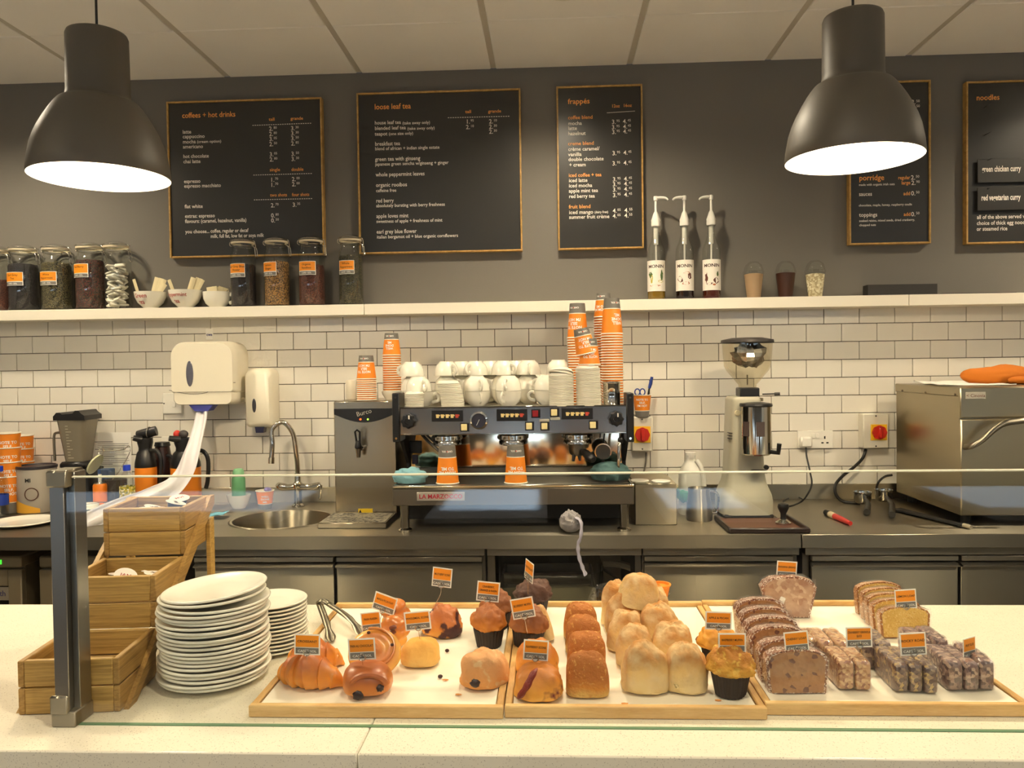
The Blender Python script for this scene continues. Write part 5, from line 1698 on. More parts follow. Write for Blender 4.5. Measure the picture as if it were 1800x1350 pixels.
# paper towel dispenser
x0, x1, z0, z1 = rect(301, 600, 417, 712, -.14)
td = thing('towel_dispenser', 'large white paper towel dispenser on the tiles above the worktop', 'dispenser', ((x0 + x1) / 2, TY, z0))
zj = z0 + (z1 - z0) * .22
def shell(poly, y0, y1, bulge, n=8):
    m_ = MB(); n_ = len(poly)
    cx = sum(p[0] for p in poly) / n_; cz = sum(p[1] for p in poly) / n_
    rows = []
    for j in range(n + 1):
        t = j / n
        s = 1 - .16 * bulge * (1 - math.cos(t * PI / 2)) if j > 2 else 1
        y = y0 + (y1 - y0) * math.sin(t * PI / 2) if True else 0
        s = 1 - bulge * (1 - math.sqrt(max(0, 1 - (t ** 3) ** 2 * .96)))
        y = y0 + (y1 - y0) * t
        rows.append([(cx + (p[0] - cx) * s, y, cz + (p[1] - cz) * s) for p in poly])
    vs = [p for r in rows for p in r]
    fs = [(j * n_ + i, j * n_ + (i + 1) % n_, (j + 1) * n_ + (i + 1) % n_, (j + 1) * n_ + i) for j in range(n) for i in range(n_)]
    fs += [tuple(range(n_)), tuple(range(n * n_, (n + 1) * n_))]
    return m_.add(vs, fs)
def bigr(x0, x1, z0, z1, rt, rb, n=8):
    pts = []
    for (cx, cz, r, a0) in ((x1 - rt, z1 - rt, rt, 0), (x0 + rt, z1 - rt, rt, PI / 2), (x0 + rb, z0 + rb, rb, PI), (x1 - rb, z0 + rb, rb, 1.5 * PI)):
        for i in range(n + 1):
            a_ = a0 + PI / 2 * i / n
            pts.append((cx + r * math.cos(a_), cz + r * math.sin(a_)))
    return pts
CREAMP = mat('cream white plastic', (238, 230, 208), .28)
shell(bigr(x0, x1, zj - .01, z1, .06, .012), TY, -.165, .10).obj('cover', CREAMP, td, True, 50)
shell(bigr(x0 + .004, x1 - .004, z0, zj + .005, .012, .03), TY, -.160, .14).obj('lower_tray', CREAMP, td, True, 50)
seam = [(x0 - .001 + (x1 - x0) * t, -.160, zj + .006 - .018 * math.sin(t * PI * 1.3) + (.02 * math.sin((t - .55) * PI * 1.6) if t > .55 else 0)) for t in [i / 16 for i in range(17)]]
a = MB(); a.tube(seam, .0016, 6); a.obj('seam', mat('grey seam', (130, 122, 108), .6), td, True)
xw = at(333, 655, -.167).x; zw = at(333, 657, -.167).z
a = MB(); a.lathe([(0, .003), (.78, .003), (1.0, 0)], 30)
a.v = [Vector((xw + v.x * .016, -.1655 - v.z * 1.0, zw + v.y * .056)) for v in a.v]
a.obj('sight_window', mat('smoked blue window', (92, 92, 104), .15), td, True)
xb = at(357, 722, -.13)
a = MB(); a.prism([(xb.x - .055, z0 + .002), (xb.x + .055, z0 + .002), (xb.x + .03, z0 - .026), (xb.x - .028, z0 - .026)], -.15, -.09, 'xz'); a.obj('paper_outlet', mat('blue plastic', (70, 76, 160), .4), td, True)
# the hanging towel
tw_m = mat('white tissue', (228, 224, 226), .8, bump=.25, bscale=25, sub=0)
def P3(px, py, y): return at(px, py, y)
cl = catmull([P3(357, 718, -.12), P3(350, 752, -.20), P3(338, 795, -.30), P3(325, 832, -.34), P3(303, 858, -.37), P3(268, 874, -.40), P3(222, 890, -.46), P3(176, 908, -.52), P3(143, 925, -.55)], 6)
N_ = len(cl)
a = MB()
def twf(u, v):
    i = min(N_ - 1, int(round(v * (N_ - 1))))
    c = cl[i]
    wd = (.026 + .014 * min(1, v * 3)) * (1 - .25 * max(0, v - .6))
    ang = -.3 - v * .9
    s = (u - .5) * 2 * wd
    fold = .010 * math.sin(u * 9 + v * 5) + .006 * nz((u * 3, v * 6, 1), 1)
    t = (cl[min(N_ - 1, i + 1)] - cl[max(0, i - 1)]).normalized()
    side = t.cross(Vector((0, -1, 0))).normalized()
    return c + side * s + Vector((0, -fold, abs(fold) * .5))
a.grid(twf, 18, N_)
o = a.obj('paper_towel', tw_m)
tag(o, 'long white paper towel trailing from the dispenser down across the worktop', 'paper towel')
md = o.modifiers.new('thick', 'SOLIDIFY'); md.thickness = .001
# sticker above the dispenser
x0, x1, z0, z1 = rect(362, 578, 375, 598, TY)
a = MB(); a.box(x0, x1, TY - .003, TY, z0, z1, .001); st = thing('wall_tag', 'small white tag with blue print above the towel dispenser', 'tag', ((x0 + x1) / 2, TY, z0))
a.obj('plate', WHITEP, st, True)
a = MB(); put_text(a, 'cws', ((x0 + x1) / 2, TY - .0035, (z0 + z1) / 2 - .006), .017, 'CENTER', .03); a.obj('tag_lettering', mat('dark blue ink', (40, 40, 110), .6), st, True)
# soap dispenser
x0, x1, z0, z1 = rect(432, 647, 480, 752, -.09)
sd = thing('soap_dispenser', 'narrow white soap dispenser right of the towel dispenser', 'dispenser', ((x0 + x1) / 2, TY, z0))
shell(bigr(x0, x1, z0, z1, .035, .02), TY, -.115, .22).obj('cover', CREAMP, sd, True, 50)
xw = at(446, 713, -.12)
a = MB(); a.lathe([(0, .002), (.8, .002), (1.0, 0)], 24); a.v = [Vector((xw.x + v.x * .009, -.1155 - v.z, xw.z + v.y * .031)) for v in a.v]; a.obj('sight_window', mat('smoked window', (60, 58, 62), .15), sd, True)
q = at(458, 757, -.08)
a = MB(); a.prism([(q.x - .020, z0 + .006), (q.x + .022, z0 + .006), (q.x + .018, z0 - .022), (q.x - .016, z0 - .022)], -.095, -.06, 'xz'); a.obj('push_nozzle', mat('navy plastic', (34, 34, 66), .4), sd, True)
# switched spur behind the towel dispenser
x0, x1, z0, z1 = rect(288, 691, 321, 727, TY)
sw = thing('switch_plate', 'white switch plate half behind the towel dispenser', 'switch', ((x0 + x1) / 2, TY, z0))
a = MB(); a.box(x0, x1, TY - .010, TY, z0, z1, .002); a.obj('plate', WHITEP, sw, True)
a = MB(); a.box(x0 + .045, x0 + .06, TY - .014, TY - .010, z0 + .03, z0 + .055, .001); a.obj('rocker', WHITEP, sw, True)
for dx in (.006, x1 - x0 - .010):
    a = MB(); a.cyl((x0 + dx, TY - .010, (z0 + z1) / 2), (x0 + dx, TY - .0115, (z0 + z1) / 2), .003, 8); a.obj('screw', DARKG, sw, True)
# notice
x0, x1, z0, z1 = rect(163, 760, 231, 830, TY)
nt2 = thing('paper_notice', 'white printed notice stuck on the tiles behind the blender', 'notice', ((x0 + x1) / 2, TY, z0))
a = MB(); a.box(x0, x1, TY - .0012, TY - .0002, z0, z1); a.obj('sheet', PAPERW, nt2, True)
a = MB(); rr_ = random.Random(5)
for i in range(14):
    zz_ = z1 - .045 - i * .0085
    if zz_ < z0 + .01: break
    wd = (x1 - x0) * (.85 if i % 4 else .5) * rr_.uniform(.8, 1)
    xs_ = x0 + .012 + (.012 if i % 4 else 0)
    a.box(xs_, min(x1 - .01, xs_ + wd), TY - .0016, TY - .0012, zz_, zz_ + (.0022 if i % 4 else .0032))
a.obj('print_lines', mat('grey ink', (110, 104, 104), .7), nt2, True)
# white trunking panel
x0, x1, z0, z1 = rect(286, 767, 352, 792, TY)
tk = thing('cable_cover', 'white cable cover panel on the tiles behind the flasks', 'cable cover', ((x0 + x1) / 2, TY, z0))
a = MB(); a.box(x0, x1, TY - .012, TY, z0 - .05, z1, .002); a.obj('panel', WHITEP, tk, True)
# isolators
def isolator(px0, py0, px1, py1, label, dial):
    x0, x1, z0, z1 = rect(px0, py0, px1, py1, -.06)
    s = thing('isolator_switch', label, 'switch', ((x0 + x1) / 2, TY, z0), group='red and yellow isolator switches')
    a = MB(); a.box(x0, x1, -.068, TY, z0, z1, .004); a.obj('housing', mat('grey white plastic', (212, 206, 190), .4), s, True)
    cx, cz, hw = dial
    p = at(cx, cz, -.07); k = 1 / ppm(p); h_ = hw * k
    a = MB(); a.box(p.x - h_, p.x + h_, -.071, -.0682, p.z - h_, p.z + h_, .001); a.obj('yellow_plate', mat('yellow plastic', (236, 184, 24), .4), s, True)
    a = MB()
    a.add([(p.x + math.cos(i * 2 * PI / 32) * h_ * .86 * (1 + .04 * math.cos(8 * i * 2 * PI / 32)), y, p.z + math.sin(i * 2 * PI / 32) * h_ * .86 * (1 + .04 * math.cos(8 * i * 2 * PI / 32))) for y in (-.071, -.082) for i in range(32)], [(i, (i + 1) % 32, 32 + (i + 1) % 32, 32 + i) for i in range(32)] + [tuple(range(32, 64))])
    a.box(p.x - h_ * .22, p.x + h_ * .22, -.094, -.082, p.z - h_ * .7, p.z + h_ * .7, .003); a.obj('red_dial', mat('red plastic', (184, 34, 20), .35), s, True)
    for zz_ in (z0 + .010, z1 - .010):
        a = MB(); a.cyl(((x0 + x1) / 2, -.068, zz_), ((x0 + x1) / 2, -.0695, zz_), .0035, 10); a.obj('screw', DARKG, s, True)
    return s, x0, x1, z0, z1
i1, *_r1 = isolator(1110, 733, 1147, 793, 'isolator switch on the tiles just right of the coffee machine', (1129, 764, 14.5))
i2, *_r2 = isolator(1516, 727, 1561, 788, 'isolator switch on the tiles left of the oven', (1545, 760, 14))
def cable(label, pts, r=.004, m_=BLACKP, name='power_cable'):
    a = MB(); a.tube(catmull(pts, 7), r, 8)
    return tag(a.obj(name, m_), label, 'cable')
cable('grey cable running down from the isolator beside the coffee machine', [at(1136, 795, -.03), at(1136, 810, -.03), at(1133, 826, -.03), at(1127, 842, -.03), at(1124, 856, -.04)], .004, mat('grey cable', (120, 114, 104), .5))
cable('thick black cable looping from the isolator down behind the oven', [at(1522, 790, -.035), at(1516, 806, -.05), at(1500, 822, -.07), at(1482, 836, -.09), at(1469, 852, -.11), at(1470, 870, -.12), on(1484, 882, ZW + .007), on(1512, 884, ZW + .007)], .0065)
cable('black cable arching onto the worktop against the oven', [at(1568, 835, -.08), at(1555, 838, -.09), at(1543, 850, -.11), on(1538, 872, ZW + .006)], .005)
# double socket and plug
x0, x1, z0, z1 = rect(1401, 757, 1463, 788, TY)
so = thing('double_socket', 'white double wall socket right of the grinder', 'socket', ((x0 + x1) / 2, TY, z0))
a = MB(); a.box(x0, x1, TY - .010, TY, z0, z1, .002); a.obj('plate', WHITEP, so, True)
for fx in (.42, .52):
    a = MB(); a.box(x0 + (x1 - x0) * fx, x0 + (x1 - x0) * (fx + .07), TY - .014, TY - .010, z1 - .032, z1 - .012, .001); a.obj('rocker', WHITEP, so, True)
a = MB()
for (fx, fz, sx_, sz_) in ((.765, .62, .003, .006), (.70, .32, .005, .003), (.84, .32, .005, .003)):
    X, Z = x0 + (x1 - x0) * fx, z0 + (z1 - z0) * fz
    a.box(X - sx_, X + sx_, TY - .0104, TY - .010, Z - sz_, Z + sz_)
a.obj('pin_slots', BLACKM, so, True)
pg = at(1416, 777, -.03)
pl_ = thing('power_plug', 'white plug in the left half of the double socket', 'plug', (pg.x, pg.y, pg.z))
a = MB(); a.box(pg.x - .026, pg.x + .024, -.052, TY - .0105, pg.z - .022, pg.z + .024, .007); a.obj('plug_body', WHITEP, pl_, True)
a = MB(); a.tube(catmull([Vector((pg.x, -.035, pg.z - .024)), at(1418, 802, -.05), at(1424, 830, -.08), at(1427, 850, -.11), at(1420, 868, -.15), on(1408, 882, ZW + .005), on(1385, 890, ZW + .005), on(1378, 880, ZW + .005), on(1398, 873, ZW + .005), on(1412, 878, ZW + .012)], 7), .0038, 8); a.obj('cord', BLACKP, pl_, True)
# ================================================================== PAPER CUPS (shared meshes)
CUP_W = mat('white cup rim', (238, 230, 212), .5)
CUP_IN = mat('white cup inside', (236, 228, 210), .6)
GREYC = mat('grey cup print', (112, 108, 100), .5)
reddot = mat('red dot print', (206, 60, 40), .5)
def paper_cup_mesh(rr, rb, h, gh):
    """upside down cup: mouth at z = 0"""
    m_ = MB()
    k = lambda z: rr + (rb - rr) * z / h
    m_.m(CUP_W).lathe([(rr * .955, .0005), (rr * 1.035, 0), (rr * 1.06, .0020), (rr * 1.03, .0040), (rr * 1.0, .0044)], 32)
    m_.m(ORANGE).lathe([(k(.0044), .0044), (k(h - gh - .002), h - gh - .002)], 32)
    m_.m(CUP_W).lathe([(k(h - gh - .002), h - gh - .002), (k(h - gh + .001), h - gh + .001)], 32)
    m_.m(GREYC).lathe([(k(h - gh + .001), h - gh + .001), (k(h), h), (k(h) * .93, h), (k(h) * .92, h - .007)], 32)
    m_.m(CUP_IN).lathe([(k(h) * .92, h - .007), (0, h - .007)], 32)
    m_.m(CUP_IN).lathe([(k(h - .012) * .955, h - .012), (rr * .955, .0005)], 32)
    return m_
CUPS = {'big': (.0415, .030, .138, .040), 'small': (.040, .0285, .098, .027)}
CUPM = {k: paper_cup_mesh(*v).mesh('paper_cup') for k, v in CUPS.items()}
def cup_letters(kind, lines, ang=0.0, up=False):
    rr, rb, h, gh = CUPS[kind]
    m_ = MB()
    def put(s, zc, sz, mt):
        vs, fs = text_geo(s, 'CENTER', .03)
        out = []
        for v in vs:
            x, y = (v[0], v[1])
            z = zc - y * sz            # printed for the cup standing mouth up
            r = rr + (rb - rr) * z / h + .0006
            a_ = ang - x * sz / r
            out.append((r * math.sin(a_), -r * math.cos(a_), z))
        m_.m(mt).add(out, fs)
    ls = .016 if kind == 'big' else .0135
    n_ = len(lines)
    z0 = (h - gh) * .44
    for i, l in enumerate(lines):
        put(l, z0 + i * ls * .95 + .004, ls, WHITEI)
    put('CAFE  SOL', h - gh * .38, .009 if kind == 'big' else .008, WHITEI)
    q = h - gh * .38 - .003
    r = rr + (rb - rr) * q / h + .0009
    m_.m(reddot).add([(r * math.sin(ang + .0022 / r * math.cos(i)), -r * math.cos(ang + .0022 / r * math.cos(i)), q + .0022 * math.sin(i)) for i in [j * 2 * PI / 10 for j in range(10)]], [tuple(range(10))])
    return m_
def paper_cup(label, loc, rot, kind, group, lines=None, ang=0.0, cat='paper cup', scale=None):
    t = thing('paper_cup', label, cat, loc, rot, group)
    o = bpy.data.objects.new('cup_body', CUPM[kind]); COL.objects.link(o); o.parent = t
    if lines:
        cup_letters(kind, lines, ang).obj('cup_lettering', None, t)
    if scale: t.scale = (scale,) * 3
    return t
def cup_stack(px, py, Y, z, n, pitch, kind, label, group, lines, ang=0.0, tilt=(0, 0), scale=1.0, lean=0.0):
    c = at(px, py, Y)
    for i in range(n):
        loc = (c.x + lean * i, c.y, z + .0006 + i * pitch)
        top = i == n - 1
        if top:
            paper_cup(label + ', topmost', loc, (0, 0, 0), kind, group, lines, ang, scale=scale)
        else:
            o = bpy.data.objects.new('paper_cup', CUPM[kind]); COL.objects.link(o); o.location = loc; o.scale = (scale,) * 3
            tag(o, label + ', a lower one', 'paper cup', group)
    return Vector((c.x, c.y, z + n * pitch))

# ================================================================== ESPRESSO MACHINE
EYT, EYP, EYM = -.69, -.62, -.40
ex0, ex1, ez_t0, ez_t1 = rect(690, 852, 1115, 888, EYT)
pxa, pxb, ez_p0, ez_p1 = rect(694, 714, 1106, 763, EYP)
EM = thing('espresso_machine', 'three group chromed espresso machine in the middle of the worktop', 'coffee machine', ((ex0 + ex1) / 2, -.4, ZW))
def ep(mb, name, m_, par=None, sharp=38):
    return mb.obj(name, m_, par or EM, True, sharp)
# drip tray box and legs
a = MB(); a.box(ex0, ex1, EYT, EYM - .02, ez_t0, ez_t1 - .012, .003); ep(a, 'drip_tray', STEELD)
a = MB(); a.box(ex0 - .001, ex1 + .001, EYT - .002, EYT + .016, ez_t1 - .013, ez_t1, .004); a.box(ex0, ex0 + .014, EYT + .016, EYM - .02, ez_t1 - .013, ez_t1, .003); a.box(ex1 - .014, ex1, EYT + .016, EYM - .02, ez_t1 - .013, ez_t1, .003); ep(a, 'tray_rim', MIRROR)
for i in range(18):
    y = EYT + .022 + i * .014
    if y > EYM - .03: break
    a = MB(); a.box(ex0 + .016, ex1 - .016, y, y + .006, ez_t1 - .010, ez_t1 - .006); ep(a, 'grille_bar', STEEL)
for px in (712, 1097):
    for (y, n_) in ((EYT + .03, 0), (-.16, 1)):
        x = at(px, 910, EYT + .03).x
        a = MB(); a.lathe([(0, 0), (.026, 0), (.026, .008), (.017, .014), (.0155, .05), (.018, ez_t0 - ZW - .003), (0, ez_t0 - ZW - .003)], 20, (x, y, ZW + .0005)); ep(a, 'foot', CHROME)
# maker's plate
x0, x1, z0, z1 = rect(733, 865, 817, 880, EYT)
a = MB(); a.box(x0, x1, EYT - .003, EYT - .0005, z0, z1, .001); bp_ = ep(a, 'maker_plate', mat('pale plate', (206, 200, 190), .3, .6))
a = MB(); put_text(a, 'LA MARZOCCO', ((x0 + x1) / 2, EYT - .0034, z0 + (z1 - z0) * .26), (z1 - z0) * .72, 'CENTER', .02, 1.0)
vx = [v.x for v in a.v]; s_ = (x1 - x0) * .90 / (max(vx) - min(vx)); mc = (x0 + x1) / 2
a.v = [Vector((mc + (v.x - mc) * s_, v.y, v.z)) for v in a.v]
ep(a, 'plate_lettering', mat('red plate ink', (186, 40, 60), .4), bp_)
# body: back, sides, top deck
ZD = ez_p1
a = MB(); a.box(ex0 + .02, ex1 - .02, -.20, -.10, ez_t0, ZD - .02, .003); ep(a, 'body_back', BLACKM)
a = MB(); a.box(ex0 + .015, ex1 - .015, EYM, EYM + .012, ez_t1 - .012, ez_p0 + .01); ep(a, 'splash_panel', mat('mirror steel', (196, 188, 172), .06, 1.0))
a = MB(); a.box(ex0 + .03, ex1 - .03, -.56, -.14, ZW + .025, ez_t0 - .001, .003); ep(a, 'underbody', BLACKM)
a = MB(); a.box(ex0 + .03, ex1 - .03, EYM - .012, EYM - .001, ez_t1 - .01, ez_t1 + .028, .002); ep(a, 'lower_lip', STEEL)
for (xa, xb) in ((ex0 + .004, ex0 + .016), (ex1 - .016, ex1 - .004)):
    a = MB(); a.prism([(EYM - .02, ez_t0), (-.10, ez_t0), (-.10, ZD - .01), (EYP + .03, ZD - .01), (EYP + .03, ez_p0), (EYM - .02, ez_t1 + .05)], xa, xb, 'yz'); ep(a, 'side_panel', BLACKM)
a = MB(); a.box(pxa, pxb, EYP + .006, -.10, ZD - .018, ZD - .004, .002); ep(a, 'cup_deck', STEELV)
a = MB(); a.box(pxa, pxb, EYP, EYP + .11, ez_p0, ZD, .004); fp = ep(a, 'front_panel', mat('smoked mirror steel', (176, 174, 172), .2, 1.0))
for (z0, z1) in ((ez_p0 - .0005, ez_p0 + .004), (ZD - .005, ZD + .0008)):
    a = MB(); a.box(pxa - .001, pxb + .001, EYP - .003, EYP + .004, z0, z1, .001); ep(a, 'panel_edge', CHROME)
for (p0_, p1_) in ((690, 703), (1101, 1114)):
    x0, x1, z0, z1 = rect(p0_, 691, p1_, 777, EYP - .005)
    a = MB(); a.box(x0, x1, EYP - .012, EYP + .10, z0, z1, .003); br = ep(a, 'end_bracket', BLACKP)
    for zz_ in (z0 + .014, z1 - .016):
        a = MB(); a.cyl(((x0 + x1) / 2, EYP - .012, zz_), ((x0 + x1) / 2, EYP - .0145, zz_), .0045, 10); ep(a, 'bolt', CHROME, br)
# knobs
def knob(px, py):
    p = at(px, py, EYP - .01)
    a = MB(); n_ = 40
    R = .026
    pr = lambda i, y, s: (p.x + math.cos(i * 2 * PI / n_) * R * s * (1 + .09 * math.cos(8 * i * 2 * PI / n_)), y, p.z + math.sin(i * 2 * PI / n_) * R * s * (1 + .09 * math.cos(8 * i * 2 * PI / n_)))
    ys = [(EYP - .001, .9), (EYP - .006, 1), (EYP - .030, 1), (EYP - .036, .85), (EYP - .037, .45), (EYP - .033, .40)]
    a.add([pr(i, y, s) for (y, s) in ys for i in range(n_)], [(j * n_ + i, j * n_ + (i + 1) % n_, (j + 1) * n_ + (i + 1) % n_, (j + 1) * n_ + i) for j in range(len(ys) - 1) for i in range(n_)] + [tuple(range((len(ys) - 1) * n_, len(ys) * n_))])
    k = ep(a, 'steam_knob', BLACKP)
    a = MB(); a.box(p.x + .002, p.x + .007, EYP - .0385, EYP - .036, p.z + .008, p.z + .022); ep(a, 'pointer', WHITEP, k)
knob(719, 740); knob(1083, 736)
ycup = mat('warm key print', (232, 206, 140), .5)
rcup = mat('red key print', (190, 70, 50), .5)
def keypad(px0, py0, px1, py1):
    x0, x1, z0, z1 = rect(px0, py0, px1, py1, EYP)
    a = MB(); a.box(x0, x1, EYP - .005, EYP - .0005, z0, z1, .001); kp = ep(a, 'key_panel', BLACKP)
    n_ = 5
    for i in range(n_):
        cx = x0 + (x1 - x0) * (.19 + .155 * i); cz = z0 + (z1 - z0) * .48
        w_ = .0062
        a = MB(); a.prism([(cx - w_, cz + .0065), (cx + w_, cz + .0065), (cx + w_ * .8, cz - .0065), (cx - w_ * .8, cz - .0065)], EYP - .0062, EYP - .005, 'xz')
        a.box(cx + w_, cx + w_ * 1.5, EYP - .0062, EYP - .005, cz, cz + .005)
        ep(a, 'cup_key', rcup if i == 4 else ycup, kp)
keypad(759, 721, 814, 741); keypad(873, 719, 927, 740); keypad(987, 717, 1042, 737)
def button(px, py, m_, name, w_=.011, h_=.012, base=True):
    p = at(px, py, EYP)
    if base:
        a = MB(); a.box(p.x - w_ * 1.35, p.x + w_ * 1.7, EYP - .004, EYP - .0005, p.z - h_ * 1.35, p.z + h_ * 1.35, .001); b_ = ep(a, 'button_base', BLACKP)
    else:
        b_ = None
    a = MB(); a.box(p.x - w_, p.x + w_, EYP - .007, EYP - .004 if base else EYP - .0005, p.z - h_, p.z + h_, .0015); ep(a, name, m_, b_)
ivory = mat('ivory button', (238, 222, 160), .4)
button(816, 751, ivory, 'rocker_switch'); button(930, 749, ivory, 'rocker_switch'); button(957, 749, ivory, 'rocker_switch'); button(1042, 747, ivory, 'rocker_switch'); button(974, 725, ivory, 'rocker_switch')
button(941, 727, mat('red indicator', (140, 26, 30), .3), 'indicator')
button(957, 739, mat('silver label', (170, 166, 150), .4), 'tag_plate', .018, .005, False); button(976, 736, mat('silver label', (170, 166, 150), .4), 'tag_plate', .018, .005, False)
# pressure gauge
p = at(842, 739, EYP)
a = MB(); a.lathe([(.0315, 0), (.0345, .004), (.0325, .012), (.0265, .014), (.0260, .008)], 36); a.v = [Vector((p.x + v.x, EYP - v.z, p.z + v.y)) for v in a.v]; gz_ = ep(a, 'gauge_bezel', CHROME)
a = MB(); a.disc((p.x, EYP - .0075, p.z), .0275, 'y', 30); ep(a, 'gauge_dial', mat('dark dial', (58, 58, 70), .2), gz_)
a = MB(); a.box(-.0007, .0007, 0, .001, -.004, .020, M=Matrix.Translation((p.x, EYP - .0095, p.z)) @ Matrix.Rotation(3.6, 4, 'Y')); ep(a, 'needle', WHITEP, gz_)
# group heads
def group(px, porta=False):
    p = at(px, 772, -.53)
    zt_ = ez_p0 + .004
    a = MB(); a.lathe([(0, 0), (.044, 0), (.048, -.010), (.057, -.013), (.057, -.028), (.050, -.032), (.053, -.037), (.053, -.047), (.040, -.052), (0, -.052)], 32, (p.x, -.55, zt_)); g_ = ep(a, 'group_head', CHROME)
    for i in range(12):
        an = i * 2 * PI / 12
        a = MB(); a.cyl((p.x + .057 * math.cos(an), -.55 + .057 * math.sin(an), zt_ - .021), (p.x + .0595 * math.cos(an), -.55 + .0595 * math.sin(an), zt_ - .021), .005, 8); ep(a, 'collar_bolt', STEEL, g_)
    return p.x, zt_
for px in (787, 902): group(px)
gx, gzt = group(1015)
# portafilter locked in the right group
pf = thing('portafilter', 'portafilter with black handle locked under the right group head', 'portafilter', (gx, -.53, gzt - .07))
a = MB(); a.lathe([(0, -.024), (.022, -.024), (.031, -.016), (.034, 0), (.034, .022), (.031, .0235), (.030, .004), (0, .002)], 28, (gx, -.53, gzt - .0715)); a.obj('basket', STEEL, pf, True)
h0 = Vector((gx + .012, -.555, gzt - .075)); h1 = at(1043, 808, -.66)
a = MB(); a.tube(catmull([h0, h0.lerp(h1, .3) + Vector((0, 0, .004)), h0.lerp(h1, .65), h1], 5), [.008, .008, .009, .010, .011, .013, .0145, .0155, .016, .0165, .017, .0172, .017, .0165, .015, .009], 14); a.obj('handle', BLACKP, pf, True)
a = MB(); q = Vector((gx - .014, -.545, gzt - .092)); a.tube([q + Vector((.012, 0, .006)), q, q + Vector((-.004, 0, -.024))], [.009, .009, .006], 10); a.tube([q + Vector((.012, 0, .006)), q + Vector((.020, 0, -.002)), q + Vector((.022, 0, -.022))], [.009, .008, .005], 10); a.obj('twin_spout', DARKG, pf, True)
# steam wands
a = MB(); a.tube(catmull([at(742, 764, -.56), at(752, 775, -.58), at(776, 796, -.62)], 5), .006, 8); a.tube(catmull([at(750, 764, -.56), at(762, 776, -.58), at(782, 792, -.61)], 5), .004, 8); ep(a, 'steam_wand', DARKG)
a = MB(); a.tube([at(1091, 763, -.60), at(1090, 772, -.62), at(1088, 790, -.63), at(1087, 822, -.63), at(1087, 828, -.63)], [.005, .006, .006, .006, .004], 10); ep(a, 'steam_wand', CHROME)
a = MB(); a.blob(.011, .011, .014, None, 14, 10, c=at(1091, 774, -.62)); ep(a, 'wand_grip', BLACKP)
# blank basket ring hung at the right
p = at(1060, 794, -.50)
rg_ = thing('hanging_basket', 'steel filter basket ring hanging under the right end of the coffee machine', 'filter basket', (p.x, p.y, p.z))
a = MB(); a.lathe([(.0285, -.006), (.0325, -.006), (.0335, 0), (.0325, .008), (.0285, .008), (.0280, 0), (.0285, -.006)], 32); a.v = [Vector((v.x, v.z, v.y)) for v in a.v]; a.obj('ring', CHROME, rg_)
a = MB(); a.disc((0, .004, 0), .028, 'y', 28); a.obj('mesh_face', STEELD, rg_)
a = MB(); a.cyl((0, 0, -.034), (0, 0, -.050), .006, 10); a.cyl((.002, 0, .034), (.006, 0, .070), .003, 8); a.obj('hanger', BLACKP, rg_)
# square dark badge and label on the splash panel
for (r_, m_, nm) in (((718, 775, 741, 797), BLACKP, 'switch_box'), ((724, 800, 734, 816), mat('violet label', (60, 54, 76), .4), 'info_label')):
    x0, x1, z0, z1 = rect(*r_, EYM - .01)
    a = MB(); a.box(x0, x1, EYM - .010, EYM - .001, z0, z1, .002); ep(a, nm, m_)
# cups waiting upside down on the tray
GRP = 'cups waiting on the drip tray'
for (px, lab) in ((787, 'orange and grey paper cup upside down under the left group head'), (907, 'orange and grey paper cup upside down under the middle group head')):
    c = at(px, 851, EYT + .045)
    paper_cup(lab, (c.x, EYT + .045, ez_t1 + .0006), (0, 0, 0), 'big', GRP, ['FROM ME,', 'TO ME.'][::-1] if False else ['FROM ME', 'TO ME.'], .12)
# cloths
def cloth(label, px, py, Y, rx, ry, rz_, m_, sd, z):
    c = at(px, py, Y)
    a = MB()
    def cf(d):
        n_ = 1 + .28 * nz(d, 2.2, sd) + .12 * nz(d, 6, sd)
        return Vector((d.x * rx * n_, d.y * ry * n_, (d.z * rz_ * n_ + rz_ * .9) if d.z > -.4 else .0005 + rz_ * .2 * (d.z + 1)))
    a.blob(1, 1, 1, cf, 36, 20)
    o = a.obj('dish_cloth', m_, sharp=60, loc=(c.x, c.y, z))
    return tag(o, label, 'cloth', None)
cloth('pale blue cloth folded on the left end of the drip tray', 721, 846, EYT + .05, .062, .040, .030, mat('pale blue cloth', (120, 168, 178), .85, bump=.5, bscale=60), 3, ez_t1 + .0005)
cloth('crumpled dark teal cloth on the right end of the drip tray', 1072, 838, EYT + .09, .072, .050, .036, mat('teal cloth', (62, 92, 92), .85, bump=.6, bscale=60), 8, ez_t1 + .0005)
# crumpled foil ball with tail hanging over the worktop edge
c = at(1003, 913, EYT - .005)
fo = thing('cloth_bundle', 'crumpled silvery cloth bundle with a tail hanging over the worktop edge', 'cloth', (c.x, -.70, ZW))
a = MB(); a.blob(1, 1, 1, lambda d: Vector((d.x * .040, d.y * .034, d.z * .038 + .040)) * (1 + .16 * nz(d, 3, 2) + .09 * nz(d, 8, 5)), 36, 22)
a.obj('bundle', mat('silvery crumpled cloth', (150, 144, 144), .45, bump=.8, bscale=45, var=.25, vscale=25), fo, sharp=30)
a = MB(); pts = catmull([Vector((.018, -.026, .062)), Vector((.036, -.036, .045)), Vector((.034, -.050, .0)), Vector((.024, -.052, -.03)), Vector((.026, -.052, -.07)), Vector((.038, -.050, -.11)), Vector((.050, -.048, -.140))], 6)
a.tube(pts, [.009 + .002 * math.sin(i * 1.3) for i in range(len(pts))], 10, flat=.4); a.obj('tail', mat('silvery tail cloth', (178, 172, 186), .6, bump=.5, bscale=60), fo)

